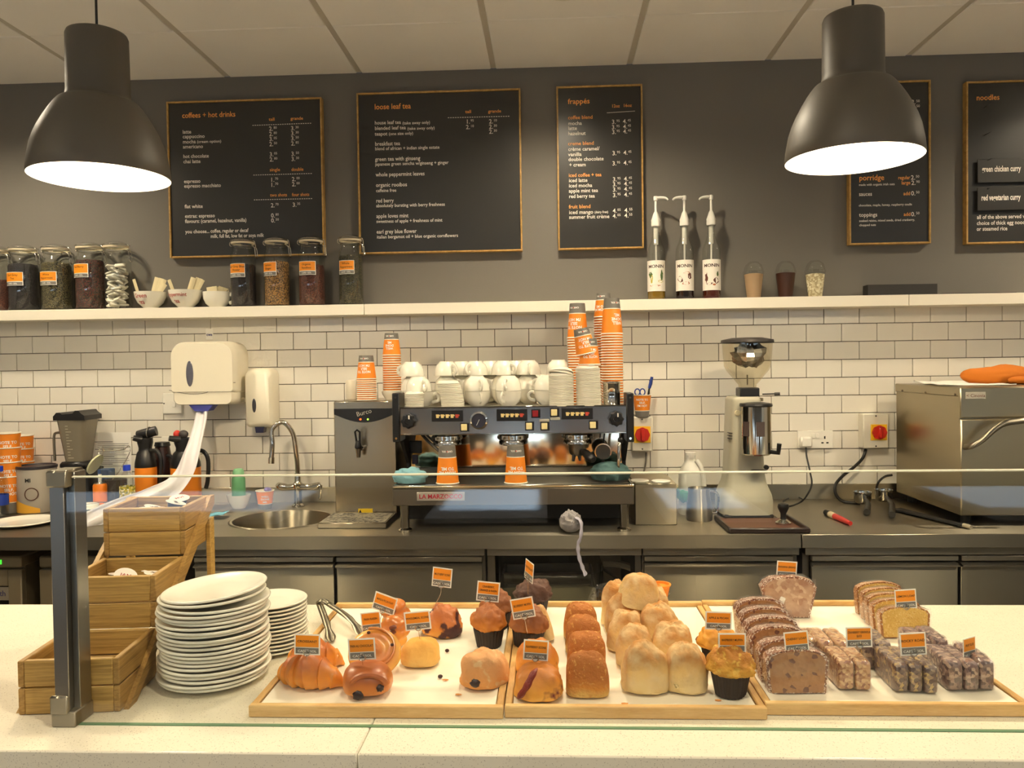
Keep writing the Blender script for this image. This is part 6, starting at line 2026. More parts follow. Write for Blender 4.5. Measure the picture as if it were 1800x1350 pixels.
# ================================================================== CUPS AND STACKS ON THE MACHINE
DECK = ZD - .0035
gname = 'white cups heaped on the coffee machine'
CW = .062
def cupcol(col, px, Y, seq, name):
    """seq: list of (inverted, spin, tilt, dx)"""
    c = at(px, 712, Y)
    z = DECK + .0005
    lv = ('bottom', 'second', 'third', 'top')
    for i, (inv, spin, tilt, dx) in enumerate(seq):
        lab = 'white cup, %s of the %s column on the coffee machine' % (('only cup' if len(seq) == 1 else 'bottom cup' if i == 0 else 'top cup' if i == len(seq) - 1 else 'middle cup'), name)
        if inv:
            cup(lab, (c.x + dx, c.y, z + cupH), (PI, tilt, spin), gname)
            z += cupH + .0012
        else:
            cup(lab, (c.x + dx, c.y, z), (0, tilt, spin), gname)
            z += cupH + .0012
cupcol(0, 727, -.40, [(False, -.2, 0, 0), (True, .9, 0, 0), (True, 2.6, 0, -.005)], 'far left rear')
cupcol(1, 742, -.52, [(False, -.35, 0, 0), (True, -1.0, 0, -.012)], 'far left front')
cupcol(2, 786, -.36, [(False, 2.8, 0, 0), (True, .8, 0, 0), (True, -.9, 0, .0)], 'second')
cupcol(3, 840, -.52, [(False, -1.3, 0, 0), (True, -1.2, 0, -.004)], 'third front')
cupcol(4, 836, -.36, [(False, 2.8, 0, 0), (True, .8, 0, 0), (True, -2.0, 0, .002)], 'third rear')
cupcol(5, 894, -.53, [(False, -1.9, 0, 0), (True, -1.7, 0, 0)], 'middle front')
cupcol(6, 886, -.36, [(False, .2, 0, 0), (True, .8, 0, 0), (True, -.8, 0, .0)], 'middle rear')
cupcol(7, 930, -.38, [(False, .3, 0, 0), (True, -.7, 0, 0), (True, -1.5, 0, .0)], 'fifth')
cupcol(8, 962, -.50, [(False, 2.9, 0, 0), (True, 2.4, 0, 0)], 'sixth front')
cupcol(9, 978, -.34, [(False, .2, 0, 0), (True, -.4, 0, 0), (True, -.2, 0, .01)], 'far right')
cupcol(10, 812, -.24, [(False, .2, 0, 0), (True, -.4, 0, 0), (True, -.9, 0, .0)], 'left of centre rearmost')
cupcol(11, 862, -.23, [(False, .2, 0, 0), (True, 2.4, 0, 0), (True, -2.2, 0, .0)], 'centre rearmost')
cupcol(12, 908, -.23, [(False, .2, 0, 0), (True, 2.4, 0, 0), (True, -.4, 0, .0)], 'right of centre rearmost')
cupcol(13, 950, -.23, [(False, .2, 0, 0), (True, 2.4, 0, 0)], 'far right rearmost')
# stacks of white lids
lidm = MB(); lidm.lathe([(.0385, 0), (.041, .0004), (.0418, .003), (.040, .0046), (.037, .0052), (.0355, .010), (.034, .0112), (.027, .0112), (.026, .009), (0, .009), (0, .0085), (.026, .0082), (.034, .009), (.0365, .0045), (.0385, 0)], 36)
LIDM = lidm.m(mat('white lid plastic', (240, 234, 216), .35)).mesh('cup_lid')
def lids(px, Y, n, label, lean=(0, 0), s=1.0, pitch=.0062, wob=.0, toptilt=0.0):
    c = at(px, 712, Y)
    for i in range(n):
        o = bpy.data.objects.new('cup_lid', LIDM); COL.objects.link(o)
        t = i / max(1, n - 1)
        o.location = (c.x + lean[0] * t * t, c.y + lean[1] * t, DECK + .0005 + i * pitch)
        o.rotation_euler = (0, (toptilt if i >= n - 2 else lean[0] * 1.2 * t), i * .7)
        o.scale = (s, s, s)
        tag(o, label if i < n - 1 else label.replace('one of', 'top lid of'), 'cup lid', 'stacks of white cup lids')
lids(728, -.585, 9, 'white plastic lid, one of the short leftmost stack', (.002, 0), .88)
lids(796, -.575, 15, 'white plastic lid, one of the leaning stack left of centre', (-.016, 0), 1.06)
lids(987, -.58, 21, 'white plastic lid, one of the tall stack with a tilted top', (.0, 0), 1.12, toptilt=.25)
lids(1035, -.58, 23, 'white plastic lid, one of the tall stack beside the steel tin', (-.003, 0), 1.12)
# paper cup stacks on the machine
PG = 'nested stacks of orange paper cups'
zt_ = DECK + .0005
LN = ['NOTE TO', 'SELF,', "I'M HOT"]
cup_stack(1077, 705, -.47, zt_, 27, .0103, 'big', 'orange paper cup in the tallest stack on the machine', PG, ['WELL', 'DONE', 'ME.'], .5)
cup_stack(1063, 705, -.33, zt_, 34, .0103, 'small', 'orange paper cup in the stack behind the tallest', PG, ['FROM ME', 'TO ME.'], -.5)
cup_stack(1019, 705, -.38, zt_, 26, .0103, 'big', 'orange paper cup in the stack behind the lids', PG, LN, -.5, lean=-.0002)
ctop = at(1036, 640, -.58)
for i in range(2):
    paper_cup('orange paper cup upside down on the tall lid stack' if i == 0 else 'orange paper cup tilted on top of another above the lid stack', (ctop.x + (.0 if i == 0 else -.010), -.58, DECK + .152 + i * .040), (0, 0 if i == 0 else -.20, 0), 'small', 'cups on the lid stack', LN, .1)
# steel tin
c = at(1075, 709, -.56)
ti = thing('steel_tin', 'small shiny steel tin in front of the tallest cup stack', 'tin', (c.x, c.y, DECK + .0005))
a = MB(); a.lathe([(0, 0), (.033, 0), (.0335, .003), (.032, .005), (.032, .078), (.0335, .080), (.0335, .086), (.031, .088), (.030, .082), (0, .082)], 32); a.obj('can', CHROME, ti)

# ================================================================== WATER BOILER
BYF = -.40
x0, x1, z0, z1 = rect(588, 705, 697, 905, BYF)
wb = thing('water_boiler', 'tall steel hot water boiler left of the coffee machine', 'water boiler', ((x0 + x1) / 2, BYF + .15, ZW))
a = MB(); a.box(x0, x1, BYF, -.09, ZW + .012, z1, .004); a.obj('casing', steelmat('boiler steel', (176, 164, 142), .24, .3, .02), wb, True)
a = MB(); n_ = 20
top = z1 - .030
pts = [(x0 + .002, top), (x1 - .002, top)] + [(x1 - .002 - (x1 - x0 - .004) * i / n_, top - .022 - .034 * math.sin(PI * i / n_)) for i in range(n_ + 1)]
a.prism(pts, BYF - .003, BYF - .0005, 'xz'); bnd = a.obj('control_band', BLACKP, wb, True)
a = MB(); put_text(a, 'Burco', ((x0 + x1) / 2 + .0, BYF - .0034, top - .024), .026, 'CENTER', .0, 1.0, .25); a.obj('band_lettering', mat('silver script', (190, 184, 170), .4), bnd, True)
for (px, m_) in ((634, mat('red led', (255, 70, 20), .4, emit=6)), (647, mat('green led', (150, 220, 60), .4, emit=3))):
    p = at(px, 737, BYF); a = MB(); a.cyl((p.x, BYF - .003, p.z), (p.x, BYF - .006, p.z), .0035, 10); a.obj('indicator_light', m_, bnd, True)
p = at(630, 790, BYF - .05)
a = MB(); a.cyl((p.x + .012, BYF, p.z + .004), (p.x + .008, BYF - .04, p.z + .004), .010, 12); a.lathe([(0, -.032), (.007, -.032), (.011, .0), (.013, .006), (.013, .014), (.008, .02), (0, .02)], 18, (p.x, BYF - .05, p.z)); tp = a.obj('tap', CHROME, wb, True)
a = MB(); a.lathe([(.013, .004), (.015, .010), (.013, .018), (.010, .030), (.009, .034)], 16, (p.x, BYF - .05, p.z)); a.tube([(p.x - .007, BYF - .05, p.z + .030), (p.x - .011, BYF - .055, p.z + .070), (p.x - .002, BYF - .058, p.z + .078), (p.x + .008, BYF - .055, p.z + .070), (p.x + .006, BYF - .05, p.z + .030)], .0045, 8); a.obj('tap_lever', BLACKP, tp, True)
q0 = rect(630, 894, 655, 903, BYF)
a = MB(); a.box(q0[0], q0[1], BYF - .002, BYF - .0005, q0[2], q0[3]); yl = a.obj('warning_label', mat('yellow label', (226, 190, 30), .5), wb, True)
a = MB(); wxx = q0[0] + .008; a.prism([(wxx - .006, q0[2] + .004), (wxx + .006, q0[2] + .004), (wxx, q0[3] - .003)], BYF - .0026, BYF - .002, 'xz'); a.obj('warning_triangle', BLACKM, yl, True)
dt0, dt1 = on(570, 930, ZW + .02), on(700, 930, ZW + .02)
a = MB(); a.box(x0 - .012, x1 - .002, -.61, BYF - .003, ZW + .0005, ZW + .022, .003); a.obj('drip_tray', STEEL, wb, True)
a = MB(); a.box(x0 - .004, x1 - .010, -.60, BYF - .010, ZW + .022, ZW + .0235); dg_ = a.obj('tray_grid', speckmat('perforated steel', (150, 142, 124), [(40, 36, 32)], 90, .62, .4), wb, True)
# on top of the boiler
zb = z1 + .0005
cup_stack(645, 705, BYF + .07, zb, 11, .0085, 'small', 'orange paper cup in the short stack on the boiler', PG, LN, -.1)
c = at(690, 703, BYF + .12)
sb = thing('ceramic_bowl', 'white bowl under the taller paper cup stack on the boiler', 'bowl', (c.x, c.y, zb))
a = MB(); a.lathe([(0, 0), (.028, 0), (.042, .022), (.044, .032), (.044, .034), (0, .034)], 32); a.obj('bowl_body', CERAM, sb)
cup_stack(690, 703, BYF + .12, zb + .034, 16, .0098, 'small', 'orange paper cup in the tall stack standing on the bowl', PG, ['WELL', 'DONE', 'ME.'], -.1, scale=.95)
x0_, x1_, *_ = rect(611, 670, 626, 703, BYF + .20)
a = MB(); a.lathe([(0, 0), (.024, 0), (.026, .01), (.026, .075), (.022, .082), (0, .082)], 24)
tag(a.obj('white_pot', mat('pale pot plastic', (216, 208, 188), .4), loc=((x0_ + x1_) / 2, BYF + .20, zb)), 'pale lidded pot behind the short cup stack on the boiler', 'pot')

# ================================================================== SCISSORS CUP
c = at(1129, 730, -.055)
zc_ = at(1129, 731, -.04).z
sc_ = thing('paper_cup', 'upright orange paper cup holding scissors on the isolator switch', 'paper cup', (c.x, -.052, _r1[3] + .0985), (PI, 0, 0), 'scissors cup')
o = bpy.data.objects.new('cup_body', CUPM['small']); COL.objects.link(o); o.parent = sc_
lt = MB()
rr, rb, h, gh = CUPS['small']
for i, l in enumerate(LN):
    vs, fs = text_geo(l, 'CENTER', .03)
    out = []
    for v in vs:
        z = .026 + i * .0135 - v[1] * .0125
        r = rr + (rb - rr) * z / h + .0007
        an = PI + .1 - v[0] * .0125 / r
        out.append((r * math.sin(an), -r * math.cos(an), z))
    lt.add(out, fs)
lt.obj('cup_lettering', WHITEI, sc_)
bl_ = mat('blue handle plastic', (36, 60, 140), .4)
s0 = Vector((c.x - .008, -.052, _r1[3] + .095))
sci = thing('scissors', 'blue handled scissors standing in the orange cup', 'scissors', s0)
a = MB()
for dx in (-.012, .010):
    a = MB(); a.tube([(dx + .011 * math.cos(i * 2 * PI / 18), 0, .014 + .014 * math.sin(i * 2 * PI / 18)) for i in range(19)], .0028, 8); a.obj('handle_loop', bl_, sci)
a = MB(); a.box(-.006, .004, -.0015, .0015, -.075, .0, .001); a.obj('blades', STEELV, sci)
kp_ = thing('craft_knife', 'blue pen-like cutter leaning out of the orange cup', 'cutter', (c.x + .018, -.05, _r1[3] + .04))
a = MB(); a.tube([(0, 0, 0), (.014, 0, .085)], .004, 10); a.obj('shaft', BLACKP, kp_)
a = MB(); a.tube([(.014, 0, .085), (.020, -.002, .105), (.026, -.002, .135)], [.006, .008, .006], 10); a.obj('grip', bl_, kp_)

# ================================================================== STEEL BOX, MILK, JUG
x0, x1, z0, z1 = rect(1116, 850, 1192, 925, -.57)
kb = thing('knock_box', 'low plain steel box right of the coffee machine', 'steel box', ((x0 + x1) / 2, -.4, ZW))
a = MB(); a.box(x0, x1 - .004, -.57, -.26, ZW + .0005, z1, .003); a.obj('body', STEELV, kb, True)
for i, (px, py) in enumerate(((1124, 845), (1162, 846))):
    q = on(px, py, z1 + .003)
    a = MB(); a.lathe([(0, 0), (.034, 0), (.036, .004), (.034, .006), (0, .006)], 28)
    tag(a.obj('flat_white_lid', WHITEP, loc=(q.x, min(q.y, -.30), z1 + .0005)), ('flat white lid on the steel box, next to the coffee machine', 'flat white lid on the steel box, nearer the milk bottle')[i], 'lid', 'lids on the steel box')  # flat white plastic lid
c = on(1217, 905, ZW)
c.y = -.33; c.x = at(1217, 880, -.36).x
mk = thing('milk_bottle', 'translucent plastic milk bottle with green label left of the grinder', 'milk bottle', (c.x, c.y, ZW + .0005))
milkp = hazemat('milky plastic', (232, 230, 218), .72)
a = MB()
def mkf(u, v):
    an = 2 * PI * u
    prof = [(0, 1), (.55, 1), (.72, .92), (.86, .55), (.90, .40), (1.0, .40)]
    for (a0, r0), (a1, r1) in zip(prof, prof[1:]):
        if a0 <= v <= a1:
            f = r0 + (r1 - r0) * (v - a0) / (a1 - a0); break
    e = 1 / (abs(math.cos(an)) ** 4 + abs(math.sin(an)) ** 4) ** .25
    e = e * (1 if v < .72 else 1 - (v - .72) * 1.2) + (0 if v < .72 else (v - .72) * 1.2)
    return Vector((.048 * f * e * math.cos(an), .048 * f * e * math.sin(an), .235 * v))
a.grid(mkf, 32, 24, cu=True); a.disc((0, 0, .001), .047, 'z', 28); a.obj('bottle_body', milkp, mk, sharp=60)
a = MB(); a.tube(catmull([(.020, -.020, .215), (.034, -.034, .19), (.042, -.042, .15), (.044, -.044, .115)], 5), .010, 10); a.obj('handle', milkp, mk)
a = MB(); a.lathe([(.020, .222), (.021, .224), (.021, .246), (0, .247)], 24); a.obj('cap', WHITEP, mk)
a = MB(); a.box(-.052, .052, -.0525, .0525, .045, .105, .014); a.obj('label', mat('green milk label', (44, 112, 52), .5), mk)
c = at(1229, 900, -.47); 
c.y = -.47
jg = thing('milk_jug', 'stainless steel milk jug in front of the milk bottle', 'jug', (c.x, c.y, ZW + .0005))
a = MB(); a.lathe([(0, 0), (.048, 0), (.050, .004), (.050, .03), (.046, .07), (.041, .105), (.042, .122), (.0415, .124), (.039, .120), (.038, .10), (.043, .06), (.046, .01), (0, .006)], 36); a.obj('jug_body', STEELV, jg)
a = MB(); a.tube(catmull([(.040, 0, .110), (.062, 0, .108), (.074, 0, .09), (.072, 0, .05), (.066, 0, .028), (.048, 0, .026)], 5), .0042, 8); a.obj('handle', CHROME, jg)

# ================================================================== GRINDER
GYF = -.44
gx_ = at(1316, 800, GYF).x
gr = thing('coffee_grinder', 'grey coffee grinder with clear hopper standing right of the milk jug', 'coffee grinder', (gx_, -.35, ZW))
grey = mat('silver grey enamel', (176, 172, 152), .35)
gp = lambda px, py, y: at(px, py, y)
def hz_(py): return at(1316, py, GYF).z - ZW
# body: lofted rounded-rectangle sections
secs = [(0, .102, .100), (.05, .102, .100), (.075, .098, .094), (.12, .080, .078), (.16, .073, .072), (.24, .068, .080), (.36, .062, .085), (hz_(708), .058, .086), (hz_(703), .050, .078)]
a = MB(); n_ = 40
def gsec(u, v):
    i = v * (len(secs) - 1); i0 = min(int(i), len(secs) - 2); k = i - i0
    z = secs[i0][0] * (1 - k) + secs[i0 + 1][0] * k
    hx = secs[i0][1] * (1 - k) + secs[i0 + 1][1] * k
    hy = secs[i0][2] * (1 - k) + secs[i0 + 1][2] * k
    an = 2 * PI * u
    c_, s_ = math.cos(an), math.sin(an)
    e = 1 / (abs(c_) ** 5 + abs(s_) ** 5) ** .2
    return Vector((hx * c_ * e, hy * s_ * e, z + .012))
a.grid(gsec, n_, 40, cu=True); a.disc((0, 0, .012), .09, 'z', 24); a.disc((0, 0, secs[-1][0] + .012), .05, 'z', 24)
a.obj('housing', grey, gr, sharp=50)
a = MB(); a.box(-.095, .095, -.095, .095, .0005, .014, .004); a.obj('rubber_base', BLACKM, gr)
# dosing chamber
dz0, dz1 = hz_(798), hz_(714)
dx = at(1332, 750, GYF - .05).x - gx_
a = MB(); a.lathe([(0, dz0), (.050, dz0), (.056, dz0 + .006), (.056, dz1), (0, dz1)], 36, (dx, -.115, 0)); a.obj('dosing_chamber', CHROME, gr)
a = MB(); a.lathe([(.060, dz1), (.062, dz1 + .004), (.060, dz1 + .012), (.03, dz1 + .016), (0, dz1 + .016)], 36, (dx, -.115, 0)); a.obj('chamber_lid', BLACKP, gr)
for an, w_ in ((-.95, .30), (.05, .36)):
    a = MB(); a.grid(lambda u, v: Vector((dx + .0568 * math.sin(an + (u - .5) * w_ * 1.6), -.115 - .0568 * math.cos(an + (u - .5) * w_ * 1.6), dz0 + (dz1 - dz0) * (.40 + .30 * v))), 8, 3); a.obj('sight_window', mat('smoked sight window', (74, 62, 58), .2), gr)
a = MB(); a.tube([(dx + .052, -.13, dz0 + .012), (dx + .075, -.145, dz0 + .010), (dx + .078, -.15, dz0 + .045)], [.008, .010, .009], 10); a.obj('dosing_lever', BLACKP, gr)
a = MB(); q = at(1348, 822, GYF - .01); a.cyl((q.x - gx_, -.085, q.z - ZW), (q.x - gx_, -.098, q.z - ZW), .009, 14); a.obj('switch', BLACKP, gr)
q = at(1335, 829, GYF - .01)
a = MB(); a.box(q.x - gx_ - .030, q.x - gx_ + .030, -.115, -.078, q.z - ZW - .006, q.z - ZW + .006, .004); a.obj('cup_fork', DARKG, gr)
a = MB(); a.lathe([(0, .004), (.010, .004), (.012, 0)], 20); a.v = [Vector((-.040 + v.x, -.084 - v.z, hz_(726) + v.y)) for v in a.v]; a.obj('badge', mat('cream badge', (206, 196, 160), .4), gr)
for i in range(3):
    a = MB(); a.box(-.070, -.052, -.07, -.035, hz_(762 + i * 5) - .001, hz_(762 + i * 5) + .0015); a.obj('vent_slot', DARKG, gr)
# collar and hopper
hx = at(1314, 690, -.37).x - gx_
a = MB(); a.lathe([(0, hz_(706)), (.060, hz_(706)), (.060, hz_(701)), (.040, hz_(700)), (0, hz_(700))], 32, (hx, -.02, 0)); a.obj('collar', STEELV, gr)
a = MB(); a.box(hx - .038, hx + .038, -.058, .018, hz_(700), hz_(682), .004); a.obj('hopper_neck', BLACKP, gr)
a = MB(); a.tube([(hx + .05, -.05, hz_(694)), (hx + .105, -.07, hz_(693))], .0028, 8); a.tube([(hx + .092, -.066, hz_(693.5)), (hx + .112, -.072, hz_(693))], .006, 8); a.obj('grind_lever', DARKG, gr)
a = MB(); zc0, zc1 = hz_(682), hz_(602)
hopper = glassmat('smoky clear hopper', (.86, .83, .74), 1.45, .04, .06)
a.lathe([(.034, zc0), (.036, zc0 + .012), (.082, zc0 + .068), (.090, zc0 + .085), (.097, zc1)], 40, (hx, -.02, 0)); a.obj('hopper', hopper, gr)
a = MB(); a.lathe([(.098, zc1 - .001), (.102, zc1 + .002), (.100, zc1 + .012), (.06, zc1 + .020), (0, zc1 + .022)], 40, (hx, -.02, 0)); a.obj('hopper_lid', mat('dark brown lid', (48, 43, 40), .5), gr)
a = MB()
foil = mat('crumpled silver foil', (206, 200, 190), .22, .9, bump=.7, bscale=22)
a.blob(1, 1, 1, lambda d: Vector((d.x * .066, d.y * .040, d.z * .046)) * (1 + .5 * nz(d, 2.2, 4) + .35 * nz(d, 5, 2)), 13, 9, c=(hx + .008, -.03, zc1 - .048)); a.obj('foil_bag', foil, gr, sharp=4)
a = MB(); a.cyl((hx, -.02, zc0 + .01), (hx, -.02, zc0 + .05), .003, 8); a.obj('centre_screw', STEEL, gr)
# tray with tamper
t0 = on(1283, 936, ZW); t1 = on(1415, 934, ZW)
tr_ = thing('brown_tray', 'dark brown tray on the worktop in front of the grinder', 'tray', ((t0.x + t1.x) / 2, -.60, ZW))
a = MB(); a.box(t0.x - .0, t1.x + .0, -.715, -.465, ZW + .0005, ZW + .006, .002); a.obj('tray_floor', mat('brown tray', (84, 44, 26), .4, var=.2), tr_, True)
a = MB(); a.box(t0.x - .008, t1.x + .008, -.725, -.713, ZW + .0005, ZW + .020, .004); a.box(t0.x - .008, t0.x + .003, -.713, -.465, ZW + .0005, ZW + .020, .003); a.box(t1.x - .003, t1.x + .008, -.713, -.465, ZW + .0005, ZW + .020, .003); a.obj('tray_edge', mat('dark tray edge', (40, 28, 24), .4), tr_, True)
c = on(1377, 921, ZW + .006)
tm_ = thing('coffee_tamper', 'tamper with black handle standing on the brown tray', 'tamper', (c.x, c.y, ZW + .0066))
a = MB(); a.lathe([(0, 0), (.028, 0), (.0285, .006), (.020, .012), (.012, .018), (0, .018)], 28); a.obj('base', CHROME, tm_)
a = MB(); a.lathe([(.012, .016), (.010, .026), (.011, .040), (.019, .056), (.021, .064), (.018, .074), (.008, .078), (0, .078)], 24); a.obj('handle', BLACKP, tm_)
# cleaning brush
b0, b1 = on(1455, 902, ZW + .010), on(1495, 920, ZW + .008)
bs = thing('cleaning_brush', 'red handled brush lying on the worktop beside the brown tray', 'brush', (b0.x, b0.y, ZW))
a = MB(); a.tube([b0.lerp(b1, .30), b0.lerp(b1, .45), b1], [.011, .012, .008], 12); a.obj('handle', mat('red brush plastic', (176, 40, 34), .4), bs, True)
a = MB(); a.tube([b0.lerp(b1, .12), b0.lerp(b1, .32)], [.013, .012], 12); a.obj('ferrule', mat('pale ferrule', (196, 182, 150), .5), bs, True)
a = MB(); a.tube([b0 - (b1 - b0) * .10, b0.lerp(b1, .14)], [.010, .013], 12); a.obj('bristles', BLACKM, bs, True)
# two spare portafilters
for i, (px, py, hp, lab) in enumerate(((1516, 872, (1524, 900), 'spare portafilter left of the other, beside the oven'), (1553, 868, (1568, 905), 'spare portafilter close against the oven'))):
    c = on(px, py + 18, ZW); c.y = max(c.y, -.36)
    p_ = thing('spare_portafilter', lab, 'portafilter', (c.x, c.y, ZW), group='spare portafilters')
    a = MB(); a.lathe([(0, .012), (.020, .012), (.031, .02), (.034, .034), (.0345, .056), (.037, .058), (.037, .062), (.033, .062), (.031, .04), (.02, .022), (0, .02)], 28); a.obj('basket', CHROME, p_)
    e = on(hp[0], hp[1], ZW + .016) - p_.location
    a = MB(); a.tube([Vector((0, -.03, .035)), Vector((e.x * .4, e.y * .5 - .02, .03)), Vector((e.x, min(e.y, -.08), .016))], [.007, .011, .013], 10); a.obj('handle', BLACKP, p_)

# ================================================================== OVEN
OYF = -.60
ox0 = at(1688, 790, OYF).x
oz1 = at(1750, 680, OYF).z
oz0 = at(1750, 907, OYF).z
ox1 = ox0 + .62
ov = thing('steel_oven', 'large stainless steel oven standing on the right of the worktop', 'oven', ((ox0 + ox1) / 2, -.3, ZW))
ost = steelmat('oven steel', (168, 158, 134), .3, .3, .02)
a = MB(); a.box(ox0 + .006, ox1, OYF + .02, -.05, oz0, oz1 - .002, .003); a.obj('casing', ost, ov, True)
a = MB(); a.box(ox0 + .003, ox1 + .003, OYF + .018, -.048, oz1 - .035, oz1, .003); a.obj('top_cover', ost, ov, True)
for y in (-.12, -.33, -.56):
    a = MB(); a.cyl((ox0 + .003, y, oz1 - .028), (ox0 - .001, y, oz1 - .028), .0045, 8); a.obj('screw', STEELD, ov, True)
zs = at(1750, 735, OYF).z
a = MB(); a.box(ox0, ox1, OYF, OYF + .018, zs + .002, oz1 - .002, .003); fa = a.obj('upper_fascia', ost, ov, True)
a = MB(); a.box(ox0, ox1, OYF - .004, OYF + .018, oz0 + .002, zs - .003, .004); dr = a.obj('oven_door', ost, ov, True)
q0 = rect(1697, 689, 1732, 701, OYF)
a = MB(); a.box(q0[0], q0[1], OYF - .002, OYF - .0004, q0[2], q0[3], .0005); pl2 = a.obj('maker_plate', mat('pale maker plate', (196, 188, 170), .4, .3), fa, True)
a = MB(); put_text(a, '< Cinovia', ((q0[0] + q0[1]) / 2, OYF - .0026, q0[2] + .006), .017, 'CENTER', .0); a.obj('plate_lettering', mat('dark red ink', (110, 50, 40), .5), ov, True)
hp_ = [at(1696, 786, OYF - .006), at(1708, 784, OYF - .035), at(1726, 774, OYF - .05), at(1745, 757, OYF - .055), at(1764, 745, OYF - .055), at(1785, 741, OYF - .055), at(1810, 739, OYF - .055), at(1850, 738, OYF - .055)]
a = MB(); a.tube(catmull(hp_, 6), .0105, 12); a.obj('door_handle', STEELV, dr, True)
for (x, y) in ((ox0 + .05, OYF + .06), (ox1 - .05, OYF + .06), (ox0 + .05, -.10), (ox1 - .05, -.10)):
    a = MB(); a.cyl((x, y, ZW + .0005), (x, y, oz0 + .002), .018, 14); a.obj('foot', BLACKM, ov, True)
# papers and glove on the oven
for i, (pts, lab) in enumerate((([(1576, 669), (1712, 676), (1650, 664), (1610, 668)], 'loose white papers lying on top of the oven'),)):
    a = MB()
    p_ = at(1640, 672, -.30)
    def pfn(u, v):
        x = ox0 + .01 + .24 * u + .03 * v
        y = -.46 + .32 * v - .05 * u
        return Vector((x, y, oz1 + .0015 + .010 * abs(nz((u * 2, v * 2, 3), 1, 1)) + .018 * max(0, v - .7)))
    a.grid(pfn, 14, 12)
    o = a.obj('paper_sheets', PAPERW); tag(o, lab, 'paper')
    md = o.modifiers.new('thick', 'SOLIDIFY'); md.thickness = .003; md.offset = 1
g0 = at(1700, 668, -.32)
gl_ = thing('oven_glove', 'rust orange oven glove lying on top of the oven', 'oven glove', (g0.x + .14, -.32, oz1))
a = MB()
def gf(d):
    x = d.x * .165
    w_ = .062 * (1 - .28 * max(0, d.x)) * (1 + .12 * nz(d, 3, 4))
    hh = .044 * (1 - .40 * max(0, d.x) + .10 * math.sin(d.x * 4))
    return Vector((x, d.y * w_, max(.0005, d.z * hh * (1 + .10 * nz(d, 4, 8)) + hh * .78)))
a.blob(1, 1, 1, gf, 40, 24); a.obj('mitt', mat('rust orange quilted cloth', (200, 112, 24), .9, bump=.4, bscale=40), gl_, sharp=60)
a = MB(); a.blob(.05, .018, .014, lambda d: 1 + .15 * nz(d, 3, 2), 18, 12, c=(.03, -.060, .018)); a.obj('thumb', mat('rust orange quilted cloth', (186, 84, 12)), gl_)
# dark peel leaning under the oven
e0, e1 = on(1575, 893, ZW + .012), on(1694, 922, ZW + .012)
pe = thing('dark_peel', 'long dark flat tool pushed under the left edge of the oven', 'tool', (e1.x, e1.y, ZW))
d_ = (e0 - e1); d_.z = 0; nn = Vector((-d_.y, d_.x, 0)).normalized() * .022
a = MB(); zq = Vector((0, 0, .010))
a.add([e1 - nn * .5, e1 + nn * .5, e0 + nn, e0 - nn, e1 - nn * .5 - zq * .6, e1 + nn * .5 - zq * .6, e0 + nn - zq * .6, e0 - nn - zq * .6], [(0, 1, 2, 3), (4, 5, 6, 7), (0, 1, 5, 4), (1, 2, 6, 5), (2, 3, 7, 6), (3, 0, 4, 7)]); a.obj('blade', BLACKM, pe, True)
a = MB(); a.tube([e1 + Vector((0, 0, -.002)), e1 - d_ * .10 + Vector((0, 0, -.003))], [.008, .007], 10); a.obj('grip', mat('pale grip', (160, 150, 130), .5), pe, True)
# ================================================================== SINK TAP
c = on(526, 885, ZW); c.y = -.13; c.x = at(524, 870, -.13).x
tap = thing('mixer_tap', 'chrome swan neck mixer tap behind the round sink', 'tap', (c.x, c.y, ZW))
zz0 = at(524, 860, -.13).z - ZW
a = MB(); a.lathe([(0, 0), (.028, 0), (.028, .006), (.018, .014), (.016, zz0), (.022, zz0 + .01), (.022, zz0 + .024), (.014, zz0 + .034), (.013, zz0 + .07)], 24); a.obj('tap_body', CHROME, tap)
ytop = at(500, 742, -.14).z - ZW
xs0 = 0.0
xs1 = at(478, 800, -.17).x - c.x
a = MB()
path = [Vector((0, 0, zz0 + .05)), Vector((0, 0, zz0 + .10)), Vector((-.004, -.002, ytop - .14)), Vector((-.016, -.006, ytop - .05)), Vector((-.055, -.018, ytop)), Vector((-.098, -.032, ytop - .03)), Vector((xs1 + .004, -.042, ytop - .09)), Vector((xs1, -.045, ytop - .155))]
a.tube(catmull(path, 7), .0108, 14); a.obj('spout', CHROME, tap)
a = MB(); a.cyl((xs1, -.045, ytop - .150), (xs1 - .001, -.045, ytop - .176), .0135, 14); a.obj('nozzle', CHROME, tap)
for (sx, px) in ((-1, 492), (1, 562)):
    ex = at(px, 866, -.14).x - c.x
    a = MB(); a.tube([(0, 0, zz0 + .012), (ex * .55, -.006, zz0 + .010), (ex * .8, -.010, zz0 + .012), (ex, -.014, zz0 + .016)], [.016, .013, .018, .017], 14); vb = a.obj('valve', CHROME, tap)
    a = MB(); a.tube([(ex, -.014, zz0 + .016), (ex + sx * .008, -.02, zz0 + .014), (ex + sx * .012, -.05, zz0 - .035)], [.010, .009, .006], 10) if sx > 0 else a.tube([(ex, -.014, zz0 + .016), (ex - .006, -.02, zz0 + .026)], [.013, .012], 10)
    a.obj('lever', CHROME, vb)
